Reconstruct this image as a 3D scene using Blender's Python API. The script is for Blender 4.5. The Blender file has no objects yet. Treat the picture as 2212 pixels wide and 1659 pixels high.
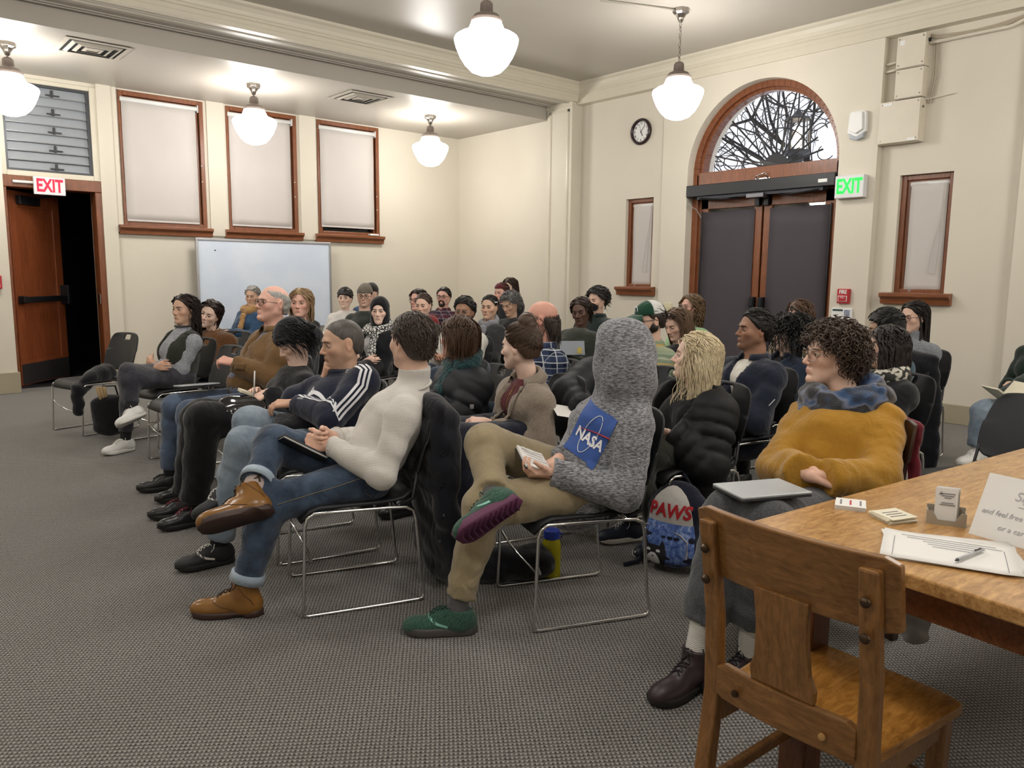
import bpy, bmesh, math, random
import numpy as np
from mathutils import Vector, Matrix
random.seed(7); RNG = np.random.default_rng(11)
S = bpy.context.scene; COL = S.collection
# ---------------------------------------------------------------- camera (from the vanishing points of the walls)
CAMH = 1.38; FL = 1680.; YAW, PIT, ROL = np.radians([40.8, 7.95, .59])
_f = np.array([np.sin(YAW)*np.cos(PIT), np.cos(YAW)*np.cos(PIT), -np.sin(PIT)])
_r = np.array([np.cos(YAW), -np.sin(YAW), 0.]); _u = np.cross(_r, _f)
AR = _r*np.cos(ROL)+_u*np.sin(ROL); AU = -_r*np.sin(ROL)+_u*np.cos(ROL); AF = _f
CO = np.array([0, 0, CAMH])
cd = bpy.data.cameras.new('camera'); cam = bpy.data.objects.new('camera', cd); COL.objects.link(cam)
cd.sensor_width = 36; cd.sensor_fit = 'HORIZONTAL'; cd.lens = 36*FL/2212; cd.clip_start = .05; cd.clip_end = 200
M = Matrix.Identity(4)
for i in range(3): M[i][0], M[i][1], M[i][2], M[i][3] = AR[i], AU[i], -AF[i], CO[i]
cam.matrix_world = M; S.camera = cam
def ray(x, y): return AR*(x-1106)/FL-AU*(y-829.5)/FL+AF
def onz(x, y, z=0.): d = ray(x, y); return CO+d*((z-CAMH)/d[2])
def onx(x, y, X): d = ray(x, y); return CO+d*(X/d[0])
def ony(x, y, Y): d = ray(x, y); return CO+d*(Y/d[1])
def atd(x, y, D): return CO+ray(x, y)*D
# ---------------------------------------------------------------- sky and exposure
w = bpy.data.worlds.new('world'); S.world = w; w.use_nodes = True
bg = w.node_tree.nodes['Background']; bg.inputs[0].default_value = (.86, .90, 1, 1); bg.inputs[1].default_value = 1.15
S.view_settings.view_transform = 'Standard'; S.view_settings.look = 'None'
S.view_settings.exposure = 0.3; S.view_settings.gamma = 1.0; S.view_settings.use_curve_mapping = False
LAMP = 26.0      # emission strength of the pendant globes
# ---------------------------------------------------------------- colours and materials
def lin(c):
    if isinstance(c, str): c = tuple(int(c[i:i+2], 16)/255 for i in (0, 2, 4))
    return tuple((v/12.92 if v <= .04045 else ((v+.055)/1.055)**2.4) for v in c)
class N:
    """small wrapper to write node trees"""
    def __init__(s, name):
        s.m = bpy.data.materials.new(name); s.m.use_nodes = True; s.t = s.m.node_tree
        s.b = s.t.nodes['Principled BSDF']
    def n(s, typ, **k):
        o = s.t.nodes.new(typ)
        for a, v in k.items():
            if a.startswith('i_'):
                key = a[2:]; key = int(key) if key.isdigit() else key.replace('_', ' ')
                o.inputs[key].default_value = v
            else: setattr(o, a, v)
        return o
    def l(s, a, b): s.t.links.new(a, b)
    def coord(s, which='Object', scale=(1, 1, 1), rot=(0, 0, 0)):
        c = s.n('ShaderNodeTexCoord'); m = s.n('ShaderNodeMapping'); m.inputs['Scale'].default_value = scale; m.inputs['Rotation'].default_value = rot
        s.l(c.outputs[which], m.inputs[0]); return m.outputs[0]
    def noise(s, vec, scale=10, detail=3, rough=.5, dist=0):
        o = s.n('ShaderNodeTexNoise'); o.inputs['Scale'].default_value = scale; o.inputs['Detail'].default_value = detail
        o.inputs['Roughness'].default_value = rough; o.inputs['Distortion'].default_value = dist
        if vec is not None: s.l(vec, o.inputs['Vector'])
        return o.outputs[0]
    def ramp(s, f, stops, interp='LINEAR'):
        o = s.n('ShaderNodeValToRGB'); o.color_ramp.interpolation = interp; e = o.color_ramp.elements
        while len(e) < len(stops): e.new(.5)
        for k, (p, c) in enumerate(stops): e[k].position = p; e[k].color = (*c, 1) if len(c) == 3 else c
        s.l(f, o.inputs[0]); return o.outputs[0]
    def math(s, op, a, b=None, clamp=False):
        o = s.n('ShaderNodeMath', operation=op, use_clamp=clamp)
        for k, v in enumerate((a, b)):
            if v is None: continue
            if isinstance(v, (int, float)): o.inputs[k].default_value = v
            else: s.l(v, o.inputs[k])
        return o.outputs[0]
    def mix(s, f, a, b):
        o = s.n('ShaderNodeMix', data_type='RGBA')
        for sock, v in ((o.inputs[0], f), (o.inputs[6], a), (o.inputs[7], b)):
            if isinstance(v, (int, float)): sock.default_value = v
            elif isinstance(v, tuple): sock.default_value = (*v, 1)
            else: s.l(v, sock)
        return o.outputs[2]
    def sep(s, vec):
        o = s.n('ShaderNodeSeparateXYZ'); s.l(vec, o.inputs[0]); return o.outputs
    def bump(s, h, strength=.3, dist=.01):
        o = s.n('ShaderNodeBump'); o.inputs['Strength'].default_value = strength; o.inputs['Distance'].default_value = dist
        s.l(h, o.inputs['Height']); s.l(o.outputs[0], s.b.inputs['Normal'])
    def col(s, c): (s.l(c, s.b.inputs['Base Color']) if not isinstance(c, tuple) else setattr(s.b.inputs['Base Color'], 'default_value', (*c, 1)))
    def set(s, **k):
        for a, v in k.items(): s.b.inputs[a.replace('_', ' ')].default_value = v
        return s
MATS = {}
def plain(name, c, rough=.5, metal=0., spec=.5, var=.05, nscale=6, bump=0., bscale=60, sheen=0., emit=None, es=1.):
    """procedural base: colour with slight mottling, optional fine relief"""
    if name in MATS: return MATS[name]
    g = N(name); c = lin(c); v = g.coord()
    nz = g.noise(v, nscale, 4)
    g.col(g.ramp(nz, [(.25, tuple(x*(1-var) for x in c)), (.75, tuple(min(1, x*(1+var)) for x in c))]))
    g.set(Roughness=rough, Metallic=metal, Specular_IOR_Level=spec)
    if sheen: g.set(Sheen_Weight=sheen, Sheen_Roughness=.6)
    if bump: g.bump(g.noise(v, bscale, 3), bump, .004)
    if emit is not None: g.b.inputs['Emission Color'].default_value = (*lin(emit), 1); g.set(Emission_Strength=es)
    MATS[name] = g.m; return g.m
def fabric(name, c, rough=.9, kind='knit', c2=None, sc=1., var=.12, bump=.5, spec=.2):
    """cloth: woven / knitted relief, soft creases, optional heather second colour"""
    if name in MATS: return MATS[name]
    g = N(name); c = lin(c); v = g.coord()
    big = g.noise(v, 7*sc, 3, .5, .6); fine = g.noise(v, 220, 2)
    col = g.ramp(big, [(.3, tuple(x*(1-var) for x in c)), (.7, tuple(min(1, x*(1+var)) for x in c))])
    if kind == 'heather':
        w_ = g.noise(g.coord(scale=(1, 1, 5)), 55, 4, .7); col = g.mix(g.ramp(w_, [(.42, (0, 0, 0)), (.6, (1, 1, 1))]), col, lin(c2))
    elif kind == 'denim':
        d = g.noise(v, 9, 4, .6); col = g.mix(g.ramp(d, [(.38, (0, 0, 0)), (.72, (1, 1, 1))]), col, lin(c2 or c))
    elif kind == 'tweed':
        d = g.noise(v, 160, 2, .8); col = g.mix(g.ramp(d, [(.45, (0, 0, 0)), (.6, (1, 1, 1))]), col, lin(c2 or c))
    g.col(col)
    cre = g.noise(g.coord(scale=(1, 1, .55)), 16*sc, 3, .55, 1.2); rd = g.math('ABSOLUTE', g.math('SUBTRACT', g.noise(g.coord(scale=(1, 1, .7), rot=(.4, .2, .3)), 9*sc, 2, .4, .9), .5))
    h = g.math('ADD', g.math('ADD', g.math('MULTIPLY', cre, .6), g.math('MULTIPLY', rd, 1.6)), g.math('MULTIPLY', fine, .12))
    if kind == 'rib':
        wv = g.n('ShaderNodeTexWave', bands_direction='Z'); wv.inputs['Scale'].default_value = 55; wv.inputs['Distortion'].default_value = 1.5; wv.inputs['Detail'].default_value = 1
        g.l(v, wv.inputs[0]); h = g.math('ADD', h, g.math('MULTIPLY', wv.outputs[1], .15))
    if kind == 'cable':
        vo = g.n('ShaderNodeTexVoronoi'); vo.inputs['Scale'].default_value = 60; g.l(v, vo.inputs['Vector']); h = g.math('ADD', h, g.math('MULTIPLY', vo.outputs[0], .5))
    g.bump(h, bump, .02)
    g.set(Roughness=rough, Specular_IOR_Level=spec, Sheen_Weight=.25 if kind != 'puffer' else 0, Sheen_Roughness=.5)
    MATS[name] = g.m; return g.m
def wood(name, c1, c2, axis='x', rough=.35, scale=1., coat=.2):
    if name in MATS: return MATS[name]
    g = N(name); k = {'x': (1, 9, 9), 'y': (9, 1, 9), 'z': (9, 9, 1)}[axis]
    v = g.coord(scale=tuple(q*scale for q in k))
    a = g.noise(v, 4.5, 5, .62, .8)
    v2 = g.coord(scale=tuple((q if q > 1 else .35)*scale*5 for q in k)); b = g.noise(v2, 9, 2)
    v3 = g.coord(scale=(1, 1, 1)); d = g.noise(v3, 3, 2)
    f = g.math('ADD', g.math('MULTIPLY', a, .65), g.math('MULTIPLY', b, .35))
    col = g.ramp(f, [(.36, lin(c2)), (.62, lin(c1))])
    g.col(g.mix(g.math('MULTIPLY', d, .35), col, tuple(q*.7 for q in lin(c1))))
    g.bump(f, .12, .003); g.set(Roughness=rough, Coat_Weight=coat, Coat_Roughness=.25, Specular_IOR_Level=.4)
    MATS[name] = g.m; return g.m
# ---------------------------------------------------------------- mesh helpers
def attach(o, p): o.parent = p; o.matrix_parent_inverse = p.matrix_basis.inverted(); return o
class MB:
    def __init__(s): s.v = []; s.f = []
    def add(s, vs, fs):
        o = len(s.v); s.v += [tuple(map(float, p)) for p in vs]; s.f += [tuple(o+i for i in f) for f in fs]; return s
    def box(s, x0, x1, y0, y1, z0, z1):
        return s.add([(x, y, z) for z in (z0, z1) for y in (y0, y1) for x in (x0, x1)], [(0, 2, 3, 1), (4, 5, 7, 6), (0, 1, 5, 4), (2, 6, 7, 3), (0, 4, 6, 2), (1, 3, 7, 5)])
    def obox(s, c, ax, ay, az):
        c, ax, ay, az = (np.array(q, float) for q in (c, ax, ay, az))
        return s.add([c+i*ax+j*ay+k*az for k in (-1, 1) for j in (-1, 1) for i in (-1, 1)], [(0, 2, 3, 1), (4, 5, 7, 6), (0, 1, 5, 4), (2, 6, 7, 3), (0, 4, 6, 2), (1, 3, 7, 5)])
    def tube(s, pts, r, n=8, closed=False, caps=True, flat=1.):
        P = np.array(pts, float); m = len(P); r = np.broadcast_to(np.array(r, float), (m,))
        T = np.gradient(P, axis=0) if not closed else np.roll(P, -1, 0)-np.roll(P, 1, 0)
        T /= np.linalg.norm(T, axis=1)[:, None]+1e-12
        a = np.array([0, 0, 1.]) if abs(T[0][2]) < .9 else np.array([1., 0, 0])
        u = np.cross(T[0], a); u /= np.linalg.norm(u); vs = []
        for i in range(m):
            u = u-T[i]*(u@T[i]); u /= np.linalg.norm(u)+1e-12; w_ = np.cross(T[i], u)
            for k in range(n):
                t = 2*math.pi*k/n; vs.append(P[i]+r[i]*(math.cos(t)*u+flat*math.sin(t)*w_))
        fs = []
        for i in range(m if closed else m-1):
            j = (i+1) % m
            for k in range(n): q = (k+1) % n; fs.append((i*n+k, i*n+q, j*n+q, j*n+k))
        if caps and not closed: fs += [tuple(range(n))[::-1], tuple((m-1)*n+k for k in range(n))]
        return s.add(vs, fs)
    def lathe(s, prof, c=(0, 0, 0), n=24, axis='z'):
        vs = []; m = len(prof)
        for k in range(n):
            t = 2*math.pi*k/n
            for (r, z) in prof:
                q = {'z': (r*math.cos(t), r*math.sin(t), z), 'x': (z, r*math.cos(t), r*math.sin(t)), 'y': (r*math.sin(t), z, r*math.cos(t))}[axis]
                vs.append((c[0]+q[0], c[1]+q[1], c[2]+q[2]))
        fs = [(k*m+i, ((k+1) % n)*m+i, ((k+1) % n)*m+i+1, k*m+i+1) for k in range(n) for i in range(m-1)]
        return s.add(vs, fs)
    def prism(s, poly, lo, hi, axis='y'):
        """polygon in the two other axes extruded along axis"""
        def q(a, b, t): return {'x': (t, a, b), 'y': (a, t, b), 'z': (a, b, t)}[axis]
        n = len(poly); vs = [q(a, b, lo) for a, b in poly]+[q(a, b, hi) for a, b in poly]
        fs = [tuple(range(n)), tuple(range(2*n-1, n-1, -1))]+[(i, n+i, n+(i+1) % n, (i+1) % n) for i in range(n)]
        return s.add(vs, fs)
    def grid(s, P):
        P = np.array(P); a, b = P.shape[:2]
        return s.add(P.reshape(-1, 3), [(i*b+j, (i+1)*b+j, (i+1)*b+j+1, i*b+j+1) for i in range(a-1) for j in range(b-1)])
    def build(s, name, m, parent=None, smooth=False, bevel=0., seg=2, thick=0., sub=0, fix=True):
        me = bpy.data.meshes.new(name); me.from_pydata(s.v, [], s.f); me.update()
        if fix:
            bm = bmesh.new(); bm.from_mesh(me); bmesh.ops.recalc_face_normals(bm, faces=bm.faces); bm.to_mesh(me); bm.free()
        o = bpy.data.objects.new(name, me); COL.objects.link(o)
        if m is not None: me.materials.append(m)
        if parent is not None: attach(o, parent)
        if smooth: me.shade_smooth()
        if thick: q = o.modifiers.new('s', 'SOLIDIFY'); q.thickness = thick; q.offset = 0
        if bevel: q = o.modifiers.new('b', 'BEVEL'); q.width = bevel; q.segments = seg; q.limit_method = 'ANGLE'; q.angle_limit = .6
        if sub: q = o.modifiers.new('u', 'SUBSURF'); q.levels = sub; q.render_levels = sub
        return o
def tag(o, label=None, cat=None, group=None, kind=None):
    if label: o['label'] = label
    if cat: o['category'] = cat
    if group: o['group'] = group
    if kind: o['kind'] = kind
    return o
def empty(name, loc=(0, 0, 0), rz=0., label=None, cat=None, group=None):
    o = bpy.data.objects.new(name, None); COL.objects.link(o); o.location = tuple(loc); o.rotation_euler = (0, 0, rz); o.empty_display_size = .1
    return tag(o, label, cat, group)
def struct(o): o['kind'] = 'structure'; return o
def copy_tree(o, parent=None):
    c = o.copy(); COL.objects.link(c); c.parent = parent
    for ch in list(o.children): copy_tree(ch, c)
    return c
FONTOBJ = None
def text_mesh(txt, size=1., ext=0., align='CENTER', sx=1., shear=0., bold=0.):
    """letters as mesh data in the xy plane, centred on the origin"""
    cu = bpy.data.curves.new('txt', 'FONT'); cu.body = txt; cu.size = size; cu.extrude = ext; cu.align_x = align; cu.align_y = 'CENTER'; cu.resolution_u = 3; cu.shear = shear; cu.offset = bold*size
    o = bpy.data.objects.new('txt', cu); COL.objects.link(o); dg = bpy.context.evaluated_depsgraph_get()
    me = bpy.data.meshes.new_from_object(o.evaluated_get(dg)); bpy.data.objects.remove(o); bpy.data.curves.remove(cu)
    if sx != 1: me.transform(Matrix.Diagonal((sx, 1, 1, 1)))
    return me
def text(name, txt, m, origin, ux, uy, size, parent=None, ext=.001, sx=1., align='CENTER', shear=0., bold=0.):
    me = text_mesh(txt, size, ext, align, sx, shear, bold); ux, uy = Vector(ux).normalized(), Vector(uy).normalized(); uz = ux.cross(uy)
    T = Matrix.Identity(4)
    for i in range(3): T[i][0], T[i][1], T[i][2], T[i][3] = ux[i], uy[i], uz[i], origin[i]
    me.transform(T); o = bpy.data.objects.new(name, me); COL.objects.link(o); me.materials.clear(); me.materials.append(m)
    if parent is not None: attach(o, parent)
    return o
# ================================================================ THE ROOM
m_wall = plain('cream_wall_paint', 'd5cebf', .55, var=.025, nscale=1.5, bump=.04, bscale=90, spec=.35)
m_ceil = plain('ceiling_paint', 'b6b0a6', .38, var=.03, nscale=1.2, bump=.03, bscale=40, spec=.45)
m_trimp = plain('trim_paint', 'd2cbb9', .35, var=.02, spec=.45)
m_basep = plain('taupe_baseboard_paint', 'a39a84', .5, var=.04)
m_wt = wood('stained_trim_wood', '8d5433', '613721', 'z', .33, 1.6)
m_wth = wood('stained_sill_wood', '915734', '653a22', 'x', .33, 1.6)
m_wthy = wood('stained_sill_wood_y', '915734', '653a22', 'y', .33, 1.6)
m_door = wood('mahogany_door', '93502f', '6f3820', 'z', .3, .8)
m_black = plain('black_metal', '15161a', .4, spec=.5, var=.1)
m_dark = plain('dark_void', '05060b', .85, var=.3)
m_white = plain('white_plastic', 'e4e4e2', .4, var=.02)
m_chrome = plain('chrome', 'dcdcdc', .18, metal=1., var=.03)
m_blind = plain('blind_fabric', 'c6c0bc', .8, var=.02, nscale=3, bump=.05, bscale=300)
m_shade = plain('dark_shade_fabric', '453f45', .75, var=.05, nscale=4, bump=.1, bscale=400)
m_red = plain('red_enamel', 'b01f2b', .4, var=.05)
m_glass = None
def glassmat():
    g = N('window_glass'); t = g.t; out = t.nodes['Material Output']
    tr = g.n('ShaderNodeBsdfTransparent'); gl = g.n('ShaderNodeBsdfGlossy'); gl.inputs['Roughness'].default_value = .02
    fr = g.n('ShaderNodeFresnel'); fr.inputs[0].default_value = 1.35; mx = g.n('ShaderNodeMixShader')
    g.l(fr.outputs[0], mx.inputs[0]); g.l(tr.outputs[0], mx.inputs[1]); g.l(gl.outputs[0], mx.inputs[2]); g.l(mx.outputs[0], out.inputs[0]); return g.m
m_glass = glassmat()
# carpet: rows of loops, darker in the gaps, a few lighter yarns
def carpetmat():
    g = N('loop_carpet'); v = g.coord(rot=(0, 0, .62))
    sx, sy, sz = g.sep(v)
    warp = g.noise(v, 14, 2)
    a = g.math('SINE', g.math('ADD', g.math('MULTIPLY', sx, 2*math.pi/.0135), g.math('MULTIPLY', warp, 3.0)))
    b = g.math('SINE', g.math('ADD', g.math('MULTIPLY', sy, 2*math.pi/.0165), g.math('MULTIPLY', a, .7)))
    h = g.math('ADD', g.math('MULTIPLY', a, .5), g.math('MULTIPLY', b, .5))
    h = g.math('ADD', g.math('MULTIPLY', h, .5), .5)
    big = g.noise(g.coord(), 1.3, 3); sp = g.noise(v, 95, 2, .8)
    c = g.ramp(h, [(.2, lin('1c1b1a')), (.52, lin('595653')), (.92, lin('aaa69f'))])
    c = g.mix(g.ramp(sp, [(.4, (0, 0, 0)), (.72, (.55, .55, .55))]), c, lin('a09c98'))
    c = g.mix(g.math('MULTIPLY', big, .3), c, lin('484644'))
    g.col(c); g.bump(h, .8, .006); g.set(Roughness=.95, Specular_IOR_Level=.1, Sheen_Weight=.2)
    return g.m
m_carpet = carpetmat()
ZC, ZA = 4.0, 3.585            # main ceiling, alcove ceiling
YA, XB, XBAY = 10.6, 8.08, 7.98
XS = 7.94
struct(MB().box(-4.2, 8.4, -5.2, 10.9, -.06, 0).build('floor', m_carpet))
struct(MB().box(-4.2, 8.4, -5.2, 7.95, ZC, ZC+.1).build('ceiling', m_ceil))
# alcove ceiling, its dropped edge and the soffit of the beam with its grooves
b = MB().box(-4.2, 8.4, 8.44, 11, ZA, ZC+.1)
b.box(-4.2, 7.96, 7.9, 8.46, 3.765, ZC+.1)
for yy, d in ((7.98, .02), (8.03, .012), (8.08, .006), (8.30, .012), (8.34, .02)): b.box(-4.2, 7.9, yy, yy+.022, 3.765-d, 3.77)
struct(b.build('ceiling_alcove', m_ceil, bevel=.004))
# left wall with the door and three windows
WIN = [(2.765, 3.785), (4.08, 5.075), (5.395, 6.41)]; WZ0, WZ1 = 1.95, 3.565
DX0, DX1, DZ = 1.51, 2.49, 2.32
b = MB(); yb = YA+.3
b.box(-4.2, 1.47, 10.28, yb, 0, ZA+.1)                      # pier left of the door
b.box(2.52, 2.68, YA-.05, yb, 0, ZA+.1)                     # pier between door and windows
b.box(2.68, XS+.2, YA, yb, 0, WZ0)
b.box(2.68, XS+.2, YA, yb, WZ1, ZA+.1)
for x0, x1 in ((2.68, WIN[0][0]), (WIN[0][1], WIN[1][0]), (WIN[1][1], WIN[2][0]), (WIN[2][1], XS+.2)): b.box(x0, x1, YA, yb, WZ0, WZ1)
for x0, x1 in ((2.68, WIN[0][0]-.02), (WIN[0][1]+.04, WIN[1][0]-.03), (WIN[1][1]+.04, WIN[2][0]-.03)): b.box(x0, x1, YA-.03, YA+.01, 1.86, ZA+.01)
b.box(1.47, 2.52, YA-.01, yb, 3.53, ZA+.1); b.box(2.47, 2.56, YA+.02, yb, 0, ZA+.1)
struct(b.build('wall_left', m_wall))
struct(MB().box(-4.2, 1.49, 10.24, 10.3, 0, .24).box(2.5, 2.7, YA-.08, YA, 0, .22).box(2.68, XS, YA-.03, YA+.01, 0, .2).build('baseboard_left', m_basep, bevel=.006))
# alcove side wall, pilaster, window wall with the arched door
b = MB(); b.box(XS, 8.4, 8.40, YA+.2, 0, ZA+.1)
b.box(7.885, 8.4, 7.92, 8.42, 0, 3.78)
struct(b.build('wall_back', m_wall))
b = MB()                                                    # raised panel moulding on the pilaster
for y0, y1, z0, z1 in ((7.985, 8.005, .35, 3.66), (8.335, 8.355, .35, 3.66), (7.985, 8.355, 3.645, 3.665), (7.985, 8.355, .33, .35)):
    b.box(7.872, 7.887, y0, y1, z0, z1)
    b.box(7.878, 7.887, y0-.012, y1+.012, z0-.012, z1+.012)
b.box(7.872, 7.89, 7.91, 8.43, 3.70, 3.78)
struct(b.build('trim_1', m_trimp))
AY, AR0, AZ = 5.05, .955, 2.62                              # arch centre, radius, spring height
WL, WR = (6.60, 7.065), (3.005, 3.50); BZ0, BZ1 = 1.245, 2.40
BR0, BL0 = 3.70, 6.395
b = MB(); XE = 8.5
for (y0, y1), (lo, hi) in ((WL, (BL0, 7.95)), (WR, (2.42, BR0))):
    b.box(XB, XE, lo, y0, 0, ZC); b.box(XB, XE, y1, hi, 0, ZC); b.box(XB, XE, y0, y1, 0, BZ0); b.box(XB, XE, y0, y1, BZ1, ZC)
b.box(XBAY-.008, XE, -5.2, 2.42, 0, ZC)
b.box(XBAY, XE, BR0, AY-AR0, 0, AZ); b.box(XBAY, XE, AY+AR0, BL0, 0, AZ)
b.box(XBAY, XE, BR0, AY-AR0, AZ, ZC); b.box(XBAY, XE, AY+AR0, BL0, AZ, ZC)
n = 40
for i in range(n):                                          # the arch: strips above the curve
    t0, t1 = math.pi*i/n, math.pi*(i+1)/n
    y0, z0, y1, z1 = AY+AR0*math.cos(t0), AZ+AR0*math.sin(t0), AY+AR0*math.cos(t1), AZ+AR0*math.sin(t1)
    b.prism([(y0, z0), (y1, z1), (y1, ZC), (y0, ZC)], XBAY, XE, 'x')
struct(b.build('wall_right', m_wall))
b = MB(); b.box(XB-.02, XB+.01, BL0, 7.93, 0, .19).box(XBAY-.02, XBAY, AY+AR0, BL0, 0, .19).box(XBAY-.02, XBAY, BR0-.02, AY-AR0, 0, .19).box(XB-.02, XB+.01, 2.42, BR0, 0, .19).box(XBAY-.04, XBAY-.01, -5.2, 2.42, 0, .19)
struct(b.build('baseboard_right', m_basep, bevel=.006))
# cornices (one profile along the right wall, one along the beam)
prof = [(.13, 3.725), (.13, 3.80), (.137, 3.81), (.137, 3.845), (.15, 3.855), (.15, 3.875), (.16, 3.885), (.165, 3.92), (.185, 3.955), (.21, 3.975), (.215, ZC+.02), (-.1, ZC+.02), (-.1, 3.725)]
b = MB(); b.prism([(XB+.01-a, z) for a, z in prof], -5.2, 7.93, 'y')
struct(b.build('trim_2', m_trimp))
b = MB(); b.prism([(8.0-a, z if z > 3.75 else 3.757) for a, z in prof], -4.2, 7.95, 'x')
struct(b.build('trim_3', m_trimp))
# the two walls behind the camera
struct(MB().box(-4.2, 8.4, -5.4, -5.2, 0, ZC+.1).build('wall_near', m_wall))
struct(MB().box(-4.4, -4.2, -5.4, 10.9, 0, ZC+.1).build('wall_far_left', m_wall))
# ---- windows of the left wall
def win_left(i, x0, x1, cord):
    w_ = struct(MB().box(x0+.05, x1-.05, YA+.115, YA+.121, WZ0+.05, WZ1-.05).build('window_%d' % i, m_glass))
    cs = MB(); t = .055
    for a0, a1, z0, z1 in ((x0, x0+t, WZ0, WZ1), (x1-t, x1, WZ0, WZ1), (x0+t, x1-t, WZ1-t, WZ1), (x0+t, x1-t, WZ0, WZ0+.05)):
        cs.box(a0, a1, YA-.02, YA+.13, z0, z1)
    for a0, a1, z0, z1 in ((x0+t, x0+t+.03, WZ0, WZ1-t), (x1-t-.03, x1-t, WZ0, WZ1-t), (x0+t+.03, x1-t-.03, WZ1-t-.03, WZ1-t)): cs.box(a0, a1, YA+.03, YA+.1, z0, z1)
    cs.build('frame', m_wt, w_, bevel=.006)
    MB().box(x0, x1, YA+.3, YA+.305, WZ0, WZ1).build('backing', m_dark, w_)
    sl = MB(); sl.prism([(YA-.10, WZ0-.035), (YA-.10, WZ0-.0), (YA+.05, WZ0+.01), (YA+.05, WZ0-.11), (YA-.055, WZ0-.11), (YA-.06, WZ0-.06), (YA-.08, WZ0-.045)], x0-.07, x1+.05, 'x')
    sl.build('sill', m_wth, w_, bevel=.004)
    return w_
BL = [('wide white roller blind in the window beside the door', 'left'), ('white roller blind in the middle window, behind a hanging globe lamp', 'middle'), ('white roller blind stopping short of its sill in the window nearest the corner', 'right')]
for i, (x0, x1) in enumerate(WIN):
    win_left(i+1, x0, x1, i)
    bx0, bx1 = x0+.03, x1-.105; zb = WZ0+(.055, .06, .11)[i]
    e = empty('roller_blind', ((bx0+bx1)/2, YA, zb), 0, BL[i][0], 'blind', 'roller blinds of the left wall')
    P = [[(bx0+(bx1-bx0)*u/8, YA-.03+.003*math.sin(u*1.7+v*.8+i), zb+(WZ1-.12-zb)*v/14) for u in range(9)] for v in range(15)]
    MB().grid(P).build('blind_cloth', m_blind, e, smooth=True, thick=.003)
    MB().tube([(bx0-.01, YA-.03, WZ1-.105), (bx1+.02, YA-.03, WZ1-.105)], .028, 14).build('roller_tube', m_white, e, smooth=True)
    MB().box(bx1+.02, bx1+.03, YA-.065, YA+.05, WZ1-.15, WZ1-.06).build('bracket', m_white, e, bevel=.004)
    MB().box(bx0+.004, bx1-.004, YA-.036, YA-.024, zb-.006, zb+.018).build('hem_bar', m_blind, e, bevel=.003)
    for zz in (2.75, 2.55)[:2]:
        MB().lathe([(0, -.008), (.008, -.004), (.008, .004), (0, .008)], (x1-.05, YA-.026, zz-.1*i), 8).build('cord_knob', m_white, e, smooth=True)
o = MB().obox((6.28, YA-.05, WZ0+.022), (.075, 0, 0), (0, .035, 0), (0, 0, .012)).build('small_white_box', m_white, bevel=.003)
tag(o, 'little white box lying on the sill of the corner window', 'box')
# ---- open door of the left wall, jalousie transom above it
d = struct(MB().box(DX0-.05, DX0+.03, YA-.03, YA+.2, 0, DZ).box(DX1-.04, DX1+.04, YA-.03, YA+.2, 0, DZ).box(DX0-.05, DX1+.04, YA-.04, YA+.2, DZ, DZ+.13).build('door_1', m_wt, bevel=.006))
MB().box(DX0, DX1, YA+.03, YA+.22, 0, .02).build('threshold', m_black, d)
ang = math.radians(48); ux, uy = math.cos(ang), math.sin(ang); nx, ny = uy, -ux; L = .96
def leaf(u, v, z): return (1.56+ux*u+nx*v, YA+.14+uy*u+ny*v, z)
def lbox(mb, u0, u1, v0, v1, z0, z1):
    mb.add([leaf(u, v, z) for z in (z0, z1) for v in (v0, v1) for u in (u0, u1)], [(0, 2, 3, 1), (4, 5, 7, 6), (0, 1, 5, 4), (2, 6, 7, 3), (0, 4, 6, 2), (1, 3, 7, 5)]); return mb
lf = MB()
for a in ((0, .14, -.022, .022, .02, DZ-.02), (L-.14, L, -.022, .022, .02, DZ-.02), (.14, L-.14, -.022, .022, .02, .30), (.14, L-.14, -.022, .022, DZ-.2, DZ-.02)): lbox(lf, *a)
lf = lf.build('door_leaf', m_door, d, bevel=.005)
lbox(MB(), .14, L-.14, -.008, .008, .3, DZ-.2).build('door_panel', m_door, lf)
lbox(MB(), .01, L-.01, .022, .026, .03, .27).build('kick_plate', plain('dark_kick_plate', '2e2b2c', .45, var=.1), lf)
pb = MB(); lbox(pb, .02, L-.02, .075, .115, 1.0, 1.07); lbox(pb, L-.09, L-.03, .022, .13, .96, 1.2); lbox(pb, .03, .09, .022, .1, .99, 1.08)
pb.build('panic_bar', m_black, lf, bevel=.008)
cl = MB(); lbox(cl, .12, .5, .022, .08, DZ-.17, DZ-.07); cl.build('door_closer', m_black, lf, bevel=.006)
MB().tube([leaf(.45, .06, DZ-.08), leaf(.62, .16, DZ-.03), (2.0, YA+.0, DZ-.02)], .012, 6).build('closer_arm', m_black, lf)
MB().box(DX1-.05, DX1-.035, YA+.02, YA+.08, .98, 1.10).build('strike_plate', m_chrome, d)
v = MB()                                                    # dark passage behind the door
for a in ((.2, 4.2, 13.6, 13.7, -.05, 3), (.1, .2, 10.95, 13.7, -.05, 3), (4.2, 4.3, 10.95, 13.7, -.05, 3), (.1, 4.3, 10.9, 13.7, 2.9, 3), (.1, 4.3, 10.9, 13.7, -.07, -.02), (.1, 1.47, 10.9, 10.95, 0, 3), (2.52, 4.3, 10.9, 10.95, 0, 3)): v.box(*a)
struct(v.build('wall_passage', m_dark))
tz0, tz1 = DZ+.13, 3.54
fr = MB()
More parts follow.
